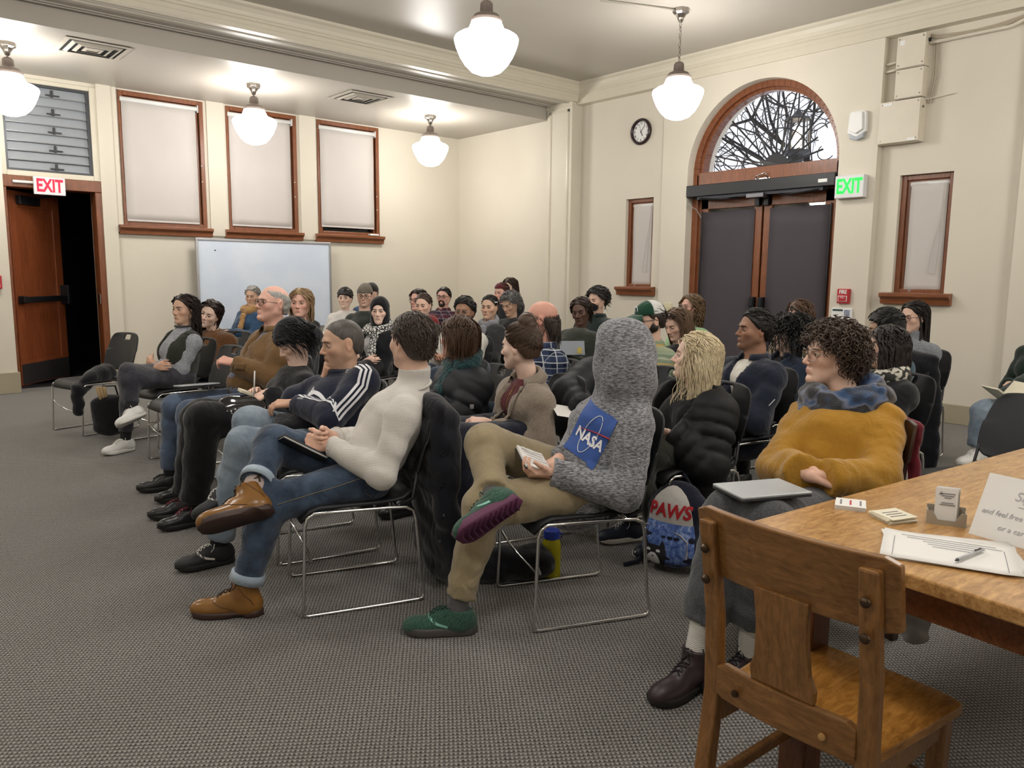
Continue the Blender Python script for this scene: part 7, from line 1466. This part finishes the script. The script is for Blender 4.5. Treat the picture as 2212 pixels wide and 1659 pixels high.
# ================================================================ EMPTY CHAIRS, COATS, BAGS AND SMALL THINGS
def blob(name, mat, prims, label, cat, h=.012, wob=.006, wf=30, seed=1, group=None, base=None):
    """soft thing: list of (a, b, ra, rb) capsules, or ((w, d), ..., u) elliptical ones"""
    S_ = SDF()
    for p in prims:
        if np.ndim(p[2]): S_.ecap(p[0], p[1], p[2], p[3], p[4], k=.04)
        else: S_.cap(p[0], p[1], p[2], p[3], p[4] if len(p) > 4 else .04)
    S_.plane((0, 0, .004), (0, 0, -1)); V_, Q = S_.mesh(h, wob, wf, seed); b_ = base if base is not None else (*V_.mean(0)[:2], V_[:, 2].min())
    e = empty(name, b_, 0, label, cat, group); o = Geo().add(V_, Q).build('cloth' if cat in ('coat', 'jacket') else 'body', mat, e); return e, S_, o
G_E = 'empty black stacking chairs'
chair_at(1.62, 7.49, 197, 'empty chair nearest the open door, holding a black coat', G_E)
chair_at(1.90, 5.80, 185, 'empty chair between the quilted vest and the tan jacket', G_E)
q = atd(1246, 800, 6.0); chair_at(q[0]+.25, q[1]-.08, 168, 'empty chair between the plaid shirt and the grey hood', G_E)
chair_at(4.0, 1.27, 158, 'empty chair at the right edge behind the table', G_E)
# coats on chairs
c0 = np.array([1.62, 7.49, 0]); F0 = A3(math.cos(math.radians(197)), math.sin(math.radians(197)), 0); L0 = A3(-F0[1], F0[0], 0)
blob('folded_coat', FB('black_coat_cloth', '16161b'), [(c0+F0*.05+L0*.12+A3(0, 0, .48), c0-F0*.1+L0*.05+A3(0, 0, .50), .07, .08), (c0+F0*.1+L0*.16+A3(0, 0, .48), c0+F0*.22+L0*.19+A3(0, 0, .40), .06, .05), (c0+F0*.24+L0*.2+A3(0, 0, .40), c0+F0*.25+L0*.21+A3(0, 0, .22), .045, .04)], 'black coat bundled on the seat of the empty chair near the door', 'coat', .014, .010, 36)
tq = onz(205, 950); e, S_, o = blob('tote_bag', FB('black_canvas', '141417'), [(A3(tq[0]+.13, tq[1]-.02, .10), A3(tq[0]+.13, tq[1]-.02, .30), (.14, .075), (.15, .07), A3(.9, -.3, 0))], 'black canvas tote with rolled papers beside the empty chair', 'bag', .012, .004)
for k in range(3): MB().tube([(tq[0]+.07+.02*k, tq[1]-.03, .28), (tq[0]+.03+.025*k, tq[1]-.05, .44)], .013, 8).build('paper_roll', plain('kraft_paper', 'a58c66', .8), e, smooth=True)
MB().tube([(tq[0]+.05, tq[1], .3), (tq[0]+.08, tq[1]-.01, .44), (tq[0]+.17, tq[1]-.03, .44), (tq[0]+.2, tq[1]-.03, .3)], .008, 6).build('handle', FB('black_canvas', '141417'), e)
F1 = A3(math.cos(math.radians(162)), math.sin(math.radians(162)), 0); L1 = A3(-F1[1], F1[0], 0); b0 = A3(1.61, 2.94, 0)-F1*.345
nv = FB('dark_navy_wool_coat', '12141d', bump=.4)
e, S_, o = blob('hanging_coat', nv, [(b0+A3(0, 0, .82)+L1*.02, b0+A3(0, 0, .5)-F1*.0, (.24, .055), (.25, .075), L1), (b0+A3(0, 0, .5)-F1*.02, b0+A3(0, 0, .10)-F1*.06, (.25, .06), (.27, .075), L1), (b0+L1*.18+A3(0, 0, .75)-F1*.04, b0+L1*.22+A3(0, 0, .35)-F1*.03, .06, .05)], 'dark navy coat hung over the chair of the cream turtleneck', 'coat', .012, .010, 30)
for k in range(4): p_ = decal(S_, [b0+L1*(.17)+A3(0, 0, .25+.13*k)], -L1, .003, .2)[0]; MB().lathe([(0, .004), (.009, .002), (.009, -.002)], p_, 10, 'y').build('button', m_chrome if k < 2 else blk, o)
J = PEOPLE['mustard']; cq = A3(2.76, 1.42, 0); F2 = A3(math.cos(math.radians(170)), math.sin(math.radians(170)), 0); L2 = A3(-F2[1], F2[0], 0); bq = cq-F2*.275
e, S_, o = blob('hanging_jacket', FB('burgundy_jacket_cloth', '6a1f2a'), [(bq+A3(0, 0, .84)+L2*.02, bq+A3(0, 0, .45)-F2*.02, (.22, .04), (.24, .055), L2), (bq+A3(0, 0, .8)+L2*.14-F2*.03, bq+A3(0, 0, .42)+L2*.17-F2*.04, .055, .05)], 'burgundy jacket with white piping hung on the dark wooden chair', 'jacket', .012, .007, 34)
pz = np.array([bq+L2*.21+F2*.03+A3(0, 0, .86-.04*i) for i in range(9)]); MB().tube(decal(S_, pz, -unit(L2+F2*.3), .002, .2), .008, 6).build('piping', plain('piping_white', 'd5d0cc', .7), o, smooth=True)
J = PEOPLE['tealman']; bk_ = J['P']-J['F']*.26
blob('hanging_coat', FB('charcoal_rain_coat', '1b1c21'), [(bk_+A3(0, 0, .30), bk_+A3(0, 0, -.02)-J['F']*.03, (.25, .05), (.27, .07), J['L']), (bk_+A3(0, 0, -.02)-J['F']*.03, bk_+A3(0, 0, -.42)-J['F']*.06, (.27, .07), (.26, .08), J['L']), (bk_+A3(0, 0, .2)+J['L']*-.2, bk_+A3(0, 0, -.25)-J['L']*.26-J['F']*.05, .07, .05)], 'charcoal coat hung over the chair of the man in slate teal', 'coat', .015, .010, 30)
oq = bk_-J['F']*.28-J['L']*.12; blob('satchel', FB('olive_canvas', '38321d'), [(A3(oq[0], oq[1], .10), A3(oq[0], oq[1], .36), (.17, .07), (.10, .05), J['L'])], 'olive canvas bag on the floor behind the charcoal coat', 'bag', .014, .005)
# bags on the floor
a_, b_ = onz(1045, 1268), onz(1180, 1258); blob('duffel_bag', FB('black_nylon_bag', '15151a', bump=.5), [(A3(a_[0]+.03, a_[1]+.06, .075), A3(b_[0], b_[1]+.06, .085), .075, .08), (A3(a_[0]+.02, a_[1]+.08, .05), A3(b_[0]+.03, b_[1]+.08, .05), .055, .06)], 'small black bag lying under the chair of the grey hood', 'bag', .009, .007, 45)
e = empty('water_bottle', (*onz(1190, 1245)[:2], 0), 0, 'translucent yellow-green water bottle with a bright blue lid', 'bottle'); x, y = onz(1190, 1245)[:2]
g = N('yellow_tritan'); g.col(lin('cfc62a')); g.set(Roughness=.12, Transmission_Weight=.5, IOR=1.3); MATS['ybot'] = g.m
MB().lathe([(0, .002), (.042, .002), (.044, .012), (.044, .155), (.040, .172), (.033, .182), (.033, .19)], (x, y, 0), 24).build('bottle_body', g.m, e, smooth=True)
MB().lathe([(0, .004), (.041, .004), (.041, .12), (0, .12)], (x, y, 0), 20).build('water', plain('yellow_water', 'b0a824', .1, spec=.6), e)
MB().lathe([(.035, .185), (.037, .187), (.037, .222), (.033, .226), (0, .226)], (x, y, 0), 20).build('lid', plain('blue_lid', '2743b0', .4), e, bevel=.002)
MB().tube([(x+.037, y-.01, .205), (x+.05, y-.02, .2), (x+.046, y-.015, .18)], .004, 6).build('lid_strap', plain('blue_lid', '2743b0', .4), e, smooth=True)
MB().tube([(x-.036, y-.026, .07), (x-.037, y-.026, .12)], .006, 5, flat=.3).build('bottle_print', blk, e)
# backpack with a cat print
bx, by = onz(1430, 1240)[:2]; c = unit(A3(CO[0]-bx, CO[1]-by, 0)); rr = A3(-c[1], c[0], 0); rr = rr if rr@AR > 0 else -rr
fd = unit(c*.92-rr*.38); sd = np.cross(A3(0, 0, 1), fd); sd = sd if sd@AR > 0 else -sd; up = unit(A3(0, 0, 1)-fd*.16); ctr = A3(bx, by, 0)-fd*.10+rr*.01
S_ = SDF(); S_.ecap(ctr+up*.10, ctr+up*.30, (.155, .085), (.145, .08), sd, k=.03); S_.ecap(ctr+up*.30, ctr+up*.37, (.145, .08), (.09, .05), sd, k=.04); S_.ecap(ctr+up*.08+fd*.06, ctr+up*.16+fd*.06, (.14, .05), (.135, .045), sd, k=.02); S_.plane((0, 0, .004), (0, 0, -1))
V_, Q = S_.mesh(.008, .003, 30, 2); e = empty('backpack', (bx, by, 0), 0, 'backpack printed with red letters, blue water and a cat face', 'backpack'); bp = Geo().add(V_, Q).build('pack_body', FB('navy_pack_nylon', '171b2b'), e)
wpan = FB('white_pack_panel', 'cfcbc6', bump=.2); g = N('water_print'); v = g.coord(); nz = g.noise(v, 26, 4, .6, 1.5); g.col(g.ramp(nz, [(.35, lin('243f86')), (.55, lin('5a78b8')), (.72, lin('a9b7d8'))])); g.set(Roughness=.7); wat = g.m
def onpack(u, v): return ctr+sd*u+up*v+fd*.1
def pgrid(name, mat, outline, off, parent=bp):
    P_ = np.array([[onpack(u0+(u1-u0)*k/8, v_) for k in range(9)] for v_, u0, u1 in outline]); return MB().grid(decal(S_, P_.reshape(-1, 3), -fd, off, .2).reshape(P_.shape)).build(name, mat, parent, smooth=True, fix=False)
pgrid('upper_panel', wpan, [(.235, -.125, .105), (.27, -.12, .10), (.31, -.11, .09), (.345, -.095, .075), (.37, -.075, .055), (.395, -.045, .025), (.405, -.02, .0)], .003)
pgrid('water_panel', wat, [(.03, -.12, .12), (.06, -.135, .13), (.1, -.137, .13), (.15, -.135, .125), (.19, -.132, .12), (.235, -.125, .108)], .003)
rl = plain('red_print', 'c0202c', .6); o = wrap_text(S_, 'PAWS', onpack(-.012, .292), sd, up, .088, -fd, rl, bp, 'pack_letters', .006, sx=.9, shear=.15, bold=.035)
bkp, gry, wht = plain('cat_black', '14141a', .7), plain('cat_grey', '6a6a70', .7), plain('cat_white', 'cfcfd2', .7)
pgrid('cat_face', bkp, [(.035, -.115, -.01), (.06, -.125, .0), (.09, -.127, .005), (.115, -.12, .0), (.13, -.112, -.012)], .005)
for u0 in (-.112, -.022): pgrid('cat_ear', bkp, [(.125, u0-.012, u0+.02), (.14, u0-.008, u0+.012), (.155, u0, u0+.004)], .005)
pgrid('cat_muzzle', wht, [(.04, -.095, -.03), (.06, -.10, -.025), (.08, -.09, -.035), (.095, -.072, -.052)], .0065)
for u0 in (-.092, -.04): pgrid('cat_eye', wht, [(.10, u0-.006, u0+.012), (.106, u0-.009, u0+.014), (.112, u0-.004, u0+.008)], .0065)
pgrid('cat_nose', bkp, [(.076, -.066, -.058), (.082, -.07, -.054)], .008)
g_ = Geo(); tubes(g_, [decal(S_, [onpack(u_, v_) for u_, v_ in ((-.135, .2), (-.08, .212), (0, .208), (.06, .19), (.095, .165), (.1, .12), (.098, .09))], -fd, .004, .2)], .006, 5, .7); g_.build('pocket_zip', plain('zip_grey', '9c9ca4', .5), bp)
MB().tube([ctr+up*.40-fd*.02-sd*.03, ctr+up*.445-fd*.03, ctr+up*.40-fd*.02+sd*.04], .009, 6).build('grab_handle', FB('navy_pack_nylon', '171b2b'), e, smooth=True)
for s_ in (-1, 1): MB().tube([ctr+up*.38-fd*.05+sd*.05*s_, ctr+up*.25-fd*.13+sd*.09*s_, ctr+up*.08-fd*.10+sd*.12*s_, A3(*(ctr+sd*.16*s_+fd*.05)[:2], .012), A3(*(ctr+sd*.2*s_+fd*.12)[:2], .008)], .012, 6, flat=.4).build('shoulder_strap', FB('navy_pack_nylon', '171b2b'), e, smooth=True)
# things in hands and on laps
paper = plain('paper_white', 'dedcd8', .7, var=.02); cream = plain('paper_cream', 'd9d2bc', .7, var=.03); ink = plain('ink', '77777f', .7); blkl = plain('black_leather_cover', '17171a', .45)
def slab(name, c, u, v, w_, h_, t, mat, label, cat, lines=0, cover=None, bevel=.002):
    u = unit(u); v = unit(np.asarray(v)-u*(np.asarray(v)@u)); n = np.cross(u, v); n = n if n[2] > 0 else -n; e = empty(name, c, 0, label, cat)
    MB().obox(c+n*t*.5, u*w_/2, v*h_/2, n*t/2).build('pages' if cover else 'sheet', mat, e, bevel=bevel)
    if cover: MB().obox(c-n*.0025, u*(w_/2+.003), v*(h_/2+.003), n*.0025).build('cover', cover, e, bevel=.002)
    for k in range(lines): MB().obox(c+n*(t+.0004)+v*(h_*.34-h_*.68*k/max(1, lines-1))-u*w_*.04, u*w_*(.36+.05*((k*7) % 3-1)), v*.0012, n*.0003).build('ink_line', ink, e)
    return e
def pen(c, d, ln, mat, label, tip=None):
    d = unit(d); e = empty('pen', c, 0, label, 'pen'); MB().tube([c-d*ln/2, c+d*ln*.42], .0042, 8).build('barrel', mat, e, smooth=True); MB().tube([c+d*ln*.42, c+d*ln*.5], [.004, .001], 8).build('tip', tip or blkl, e, smooth=True); return e
J = PEOPLE['nasa']; F, L, U = J['F'], J['L'], J['U']; c = J['pt'](('p', 1152, 996, .07))
slab('notebook', c, F*.85+U*.35, L*.95-U*.3, .12, .17, .012, paper, 'open pocket notebook held by the person in the grey hood', 'notebook', 6, blkl)
hr_ = J['W'][-1]+F*.085; pen(hr_+U*.015+F*.02, A3(*(-F*.75+L*.1-U*.5)), .15, plain('white_pen', 'd8d6d2', .35), 'white pen in the hand of the person in the grey hood')
J = PEOPLE['turtle']; F, L, U = J['F'], J['L'], J['U']; c = J['pt'](('p', 640, 978, -.05)); slab('black_folder', c, F*.75+U*.45, L*.8+U*.3-F*.2, .2, .24, .014, paper, 'black folder with papers on the lap of the cream turtleneck', 'folder', 0, blkl, .002); MB().obox(c+unit(np.cross(F*.75+U*.45, L))*0+A3(0, 0, .012), unit(F*.75+U*.45)*.1, unit(L*.8+U*.3-F*.2)*.12, unit(np.cross(F*.75+U*.45, L*.8+U*.3-F*.2))*.003).build('flap', blkl, None); fl_ = bpy.context.scene.objects['flap']; attach(fl_, bpy.data.objects['black_folder'])
J = PEOPLE['bandana']; F, L, U = J['F'], J['L'], J['U']; c = J['pt'](('p', 556, 858, .02)); slab('notebook', c, F*.95+U*.38-L*.1, L, .21, .15, .016, cream, 'cream notebook on the lap of the writer in black', 'notebook', 7, blkl); pen(J['W'][1]+F*.09+U*.05, A3(*(F*.1+L*.15-U*.9)), .14, plain('white_pen', 'd8d6d2', .35), 'white pen in the hand of the writer in black')
gl = plain('glossy_black_vinyl', '0d0d10', .12, spec=.7, bump=.35, bscale=18); c = J['pt'](('p', 520, 885, .08)); blob('vinyl_handbag', gl, [(c+F*.06, c-F*.1, (.10, .075), (.11, .08), L), (c+F*.06-U*.06, c-F*.08-U*.05, (.1, .05), (.1, .05), L)], 'glossy black vinyl bag on the lap of the writer in black', 'bag', .01, .008, 40, base=tuple(c-U*.08))
J = PEOPLE['track']; F, L, U = J['F'], J['L'], J['U']; c = J['pt'](('p', 655, 912, .03)); blob('waist_bag', FB('black_ripstop_bag', '1a1a20', bump=.6), [(c+F*.09, c-F*.08, (.1, .05), (.1, .055), L)], 'black nylon bag on the lap of the man in the track jacket', 'bag', .01, .006, 45, base=tuple(c-U*.06))
J = PEOPLE['tanman']; F, L, U = J['F'], J['L'], J['U']; c = J['pt'](('p', 425, 832, -.12)); slab('tablet', c, F, L*.95+U*.1, .24, .17, .008, plain('tablet_screen', 'c9cdd2', .15), 'tablet in a black case on the lap of the man in tan', 'tablet', 0, blkl)
J = PEOPLE['blazer']; F, L, U = J['F'], J['L'], J['U']; c = J['W'][1]+F*.10-U*.045; slab('notepad', c+F*.02, F, L, .2, .15, .010, cream, 'notepad under the hands of the woman in the oatmeal blazer', 'notebook', 6, blkl); pen(J['W'][-1]+F*.10+U*.02, A3(*(F*.7+L*.3-U*.4)), .14, plain('red_pen', '9c2030', .3), 'red pen held by the woman in the oatmeal blazer')
J = PEOPLE['mustard']; F, L, U = J['F'], J['L'], J['U']; a_ = onz(1565, 1048, .68); b_ = onz(1640, 1083, .68); d_ = onz(1730, 1080, .68); e = empty('laptop', tuple((a_+d_)/2), 0, 'closed silver laptop on the lap of the mustard sweater', 'laptop'); u_ = unit(b_-a_); w_ = unit((d_-b_)-u_*((d_-b_)@u_)); cc = (a_+d_)/2
MB().obox(cc+A3(0, 0, .012), u_*.088, w_*.13, A3(0, 0, .005)).build('lid', plain('silver_lid', 'b9bdc0', .35, metal=.4), e, bevel=.003); MB().obox(cc+A3(0, 0, .003), u_*.088, w_*.13, A3(0, 0, .003)).build('base', plain('dark_base', '2b2c2f', .5), e, bevel=.002)
J = PEOPLE['blonde']; F, L, U = J['F'], J['L'], J['U']; slab('paper_sheet', J['W'][1]+F*.12+U*.02, F, L*.9+U*.2, .15, .11, .002, paper, 'sheet of paper held by the blonde woman', 'paper', 4)
J = PEOPLE['hidden']; slab('paper_sheet', atd(1216, 888, 4.1), J['F']*.95+A3(0, 0, .2), J['L']*.8-A3(0, 0, .5), .12, .1, .002, paper, 'white sheet on the lap of the person hidden behind the grey hood', 'paper', 0)
J = PEOPLE['olivesweater']; slab('grey_folder', atd(1236, 752, 6.9), AR, A3(0, 0, .6)+J['F']*-.5, .22, .14, .006, plain('grey_card', '7f848c', .6), 'grey folder with a yellow sticker held by the woman with braids', 'folder', 0); o = MB().obox(atd(1252, 757, 6.86), AR*.02, A3(0, 0, .026), AF*.001).build('sticker', plain('sticker_yellow', 'c9b45a', .6)); attach(o, bpy.data.objects['grey_folder'])
J = PEOPLE['edge']; e = empty('open_book', tuple(atd(2178, 858, 5.0)), 0, 'open paperback held by the reader at the right edge', 'book'); c = atd(2176, 866, 5.0)
for s_, d_ in ((-1, unit(-AR*.75+A3(0, 0, .55))), (1, unit(AR*.6+A3(0, 0, .75)))): MB().obox(c+d_*.075, d_*.075, unit(A3(AF[0], AF[1], 0))*.09, np.cross(d_, unit(A3(AF[0], AF[1], 0)))*.006).build('pages', cream, e, bevel=.002)
# on the table
zt = TOP
def ontab(x, y): return onz(x, y, zt)
def cards(name, corners, n, label, jit=.004, tone=paper):
    P_ = [ontab(*c_) for c_ in corners]; c = sum(P_)/4; u_ = (P_[1]-P_[0]); v_ = (P_[3]-P_[0]); e = empty(name, tuple(c), 0, label, 'cards'); rg = random.Random(len(label))
    for k in range(n):
        a = rg.uniform(-jit, jit)*12; ca, sa = math.cos(a), math.sin(a); uu = u_*.5; uu = A3(ca*uu[0]-sa*uu[1], sa*uu[0]+ca*uu[1], 0); vv = v_*.5; vv = A3(ca*vv[0]-sa*vv[1], sa*vv[0]+ca*vv[1], 0)
        MB().obox(A3(c[0]+rg.uniform(-jit, jit), c[1]+rg.uniform(-jit, jit), zt+.0012+.0024*k), uu, vv, A3(0, 0, .001)).build('card', tone, e)
    top_ = A3(c[0], c[1], zt+.0024*n+.0004); return e, top_, u_, v_
e, t_, u_, v_ = cards('card_stack', ((1806, 1083), (1870, 1090), (1868, 1106), (1804, 1100)), 5, 'neat stack of small printed cards at the far side of the table', .0012)
for k, (a, w_) in enumerate(((-.32, .05), (.0, .08), (.33, .05))): MB().obox(t_+u_*a, u_*.03, v_*.28, A3(0, 0, .0003)).build('print_line', prd if k == 1 else ink, e)
e, t_, u_, v_ = cards('card_stack', ((1880, 1114), (1935, 1108), (1975, 1126), (1925, 1135)), 6, 'fanned pile of small cards near the card holder', .005, cream)
for k in range(3): MB().obox(t_+v_*(.25-.2*k), u_*.3, v_*.02, A3(0, 0, .0003)).build('print_line', ink, e)
h0, h1 = ontab(2001, 1130), ontab(2086, 1141); u_ = unit(h1-h0); W2 = np.linalg.norm(h1-h0); v_ = A3(-u_[1], u_[0], 0); v_ = v_ if v_@AF > 0 else -v_; hm = (h0+h1)/2; e = empty('card_holder', tuple(hm), 0, 'beige plastic business card holder on the table', 'card holder'); beig = plain('beige_plastic', 'a69c8c', .45)
pol = [(-.5, 0), (.5, 0), (.5, .036), (.36, .036), (.22, .014), (-.22, .014), (-.36, .036), (-.5, .036)]
def hold_plate(y0, poly, t=.0025):
    n = len(poly); m = MB(); vs = [hm+u_*W2*a+v_*(y0+s*t/2)+A3(0, 0, b_) for s in (-1, 1) for a, b_ in poly]; m.add(vs, [tuple(range(n)), tuple(range(2*n-1, n-1, -1))]+[(i, n+i, n+(i+1) % n, (i+1) % n) for i in range(n)]); return m
hold_plate(0, pol).build('front_lip', beig, e); hold_plate(.035, [(-.5, 0), (.5, 0), (.5, .045), (-.5, .045)]).build('back_wall', beig, e)
MB().obox(hm+v_*.0175+A3(0, 0, .002), u_*W2*.5, v_*.0185, A3(0, 0, .002)).build('base', beig, e)
for s in (-1, 1): MB().obox(hm+u_*W2*.49*s+v_*.0175+A3(0, 0, .018), u_*.0015, v_*.0185, A3(0, 0, .018)).build('side_wall', beig, e)
e = empty('card_stack', tuple(hm+v_*.015+A3(0, 0, .004)), 0, 'upright business cards standing in the beige holder', 'cards')
for k in range(5): MB().obox(hm+v_*(.010+.004*k)-u_*.003+A3(0, 0, .05)+u_*.0015*k, u_*.026, v_*.0006, A3(0, 0, .046)+v_*.006).build('card', paper, e)
cf = hm+v_*.006-u_*.003
for k, (zz, w_) in enumerate(((.082, .017), (.076, .014), (.071, .008), (.058, .014), (.053, .018))): MB().obox(cf+v_*(zz-.05)*.13+v_*.0022+A3(0, 0, zz)+u_*.003, u_*w_, A3(0, 0, .0009), v_*.0004).build('print_line', ink, e)
g_ = Geo(); tubes(g_, [np.array([cf+v_*.006-u_*.017+A3(0, 0, .08), cf+v_*.006-u_*.013+A3(0, 0, .087), cf+v_*.006-u_*.009+A3(0, 0, .08), cf+v_*.006-u_*.018+A3(0, 0, .08)])], .0008, 4, 1); g_.build('card_logo', ink, e)
# sign-in sheets
sh_c = [ontab(1950, 1150), ontab(2135, 1172), ontab(2182, 1250), ontab(1948, 1213)]
for k, (ang, dx) in enumerate(((.0, 0), (.10, .012), (-.06, -.008))):
    c = sum(sh_c)/4; u_ = unit(sh_c[1]-sh_c[0]+sh_c[2]-sh_c[3]); ca, sa = math.cos(ang), math.sin(ang); u_ = A3(ca*u_[0]-sa*u_[1], sa*u_[0]+ca*u_[1], 0); v_ = A3(-u_[1], u_[0], 0); lab = ('top sign-in sheet with pencil lines and a pen on it', 'middle sheet of the sign-in pile, turned slightly', 'bottom sheet of the sign-in pile')[0 if k == 2 else (1 if k == 1 else 2)]
    e = empty('sign_in_sheet', (c[0]+dx, c[1], zt), 0, lab, 'paper', 'sign-in sheets on the table')
    P_ = [[A3(c[0]+dx, c[1], zt+.0015+.0022*k+.004*max(0, abs(i/8-.5)*2-.75)*(k+1))+u_*(.14*(i/4-1))+v_*(.108*(j/3-1)) for i in range(9)] for j in range(7)]; MB().grid(P_).build('sheet', paper, e, smooth=True, thick=.0006)
    if k == 2:
        vv = v_ if v_@AF > 0 else -v_; cc = A3(c[0]+dx, c[1], zt+.0075)
        for a, b_, w_, h_ in ((0, .083, .09, .0008), (-.0, .070, .1, .0006), (0, -.0, .0007, .07), ): pass
        for q_ in range(5): MB().obox(cc+vv*(.075-.016*q_)+u_*(.012 if q_ else .0), u_*(.10 if q_ < 2 else .085-.01*q_), vv*.0007, A3(0, 0, .0003)).build('pencil_line', ink, e)
        for s in (-1, 1): MB().obox(cc+u_*.115*s-vv*.02, u_*.0006, vv*.075, A3(0, 0, .0003)).build('pencil_line', ink, e)
p0, p1 = ontab(2062, 1223), ontab(2122, 1198); c = (p0+p1)/2+A3(0, 0, .013); e = pen(c, p0-p1, np.linalg.norm(p1-p0), plain('clear_pen', 'b8b8bc', .15), 'clear ballpoint pen lying on the sign-in sheets'); MB().tube([c-(p0-p1)*.42+A3(0, 0, .004), c-(p0-p1)*.2+A3(0, 0, .005)], .0018, 5).build('clip', blkl, e)
# folded paper sign
s0, s1 = ontab(2092, 1152), ontab(2212, 1186); u_ = unit(s1-s0); s1 = s0+u_*.28; v_ = A3(-u_[1], u_[0], 0); v_ = v_ if v_@AF > 0 else -v_; e = empty('paper_sign', tuple(s0), 0, 'folded white paper sign with handwritten words on the table', 'sign')
hgt, dep = .148, .075; wup = unit(A3(0, 0, hgt)+v_*dep)
MB().add([s0, s1, s1+wup*.166, s0+wup*.166], [(0, 1, 2, 3)]).build('front_flap', paper, e, thick=.001); MB().add([s0+wup*.166, s1+wup*.166, s1+v_*2*dep, s0+v_*2*dep], [(0, 1, 2, 3)]).build('back_flap', paper, e, thick=.001)
pn = plain('pencil_grey', 'a9a9ae', .7); nrm = np.cross(u_, wup); nrm = nrm if nrm@AF < 0 else -nrm
def sg(t_, a, b_, sz): text('handwriting', t_, pn, tuple(s0+u_*a+wup*b_+nrm*.0015), u_, wup, sz, e, .0002, align='LEFT', shear=.2)
sg('Sign in', .075, .12, .034); sg('and feel free to take', .012, .068, .019); sg('or a card', .06, .034, .019)
MB().obox(s0+u_*.15+wup*.095+nrm*.0015, u_*.06, wup*.0007, nrm*.0003).build('underline', pn, e)
# crumpled plastic bag under the table
c = onz(1965, 1330, .42); blob('plastic_bag', plain('clear_grey_plastic', '8f8d8c', .25, spec=.6), [(A3(c[0], c[1], .60), A3(c[0], c[1], .45), .02, .045), (A3(c[0], c[1], .45), A3(c[0]+.01, c[1]-.01, .38), .045, .04)], 'thin grey plastic bag hanging under the table', 'bag', .008, .008, 60, base=(c[0], c[1], .34))
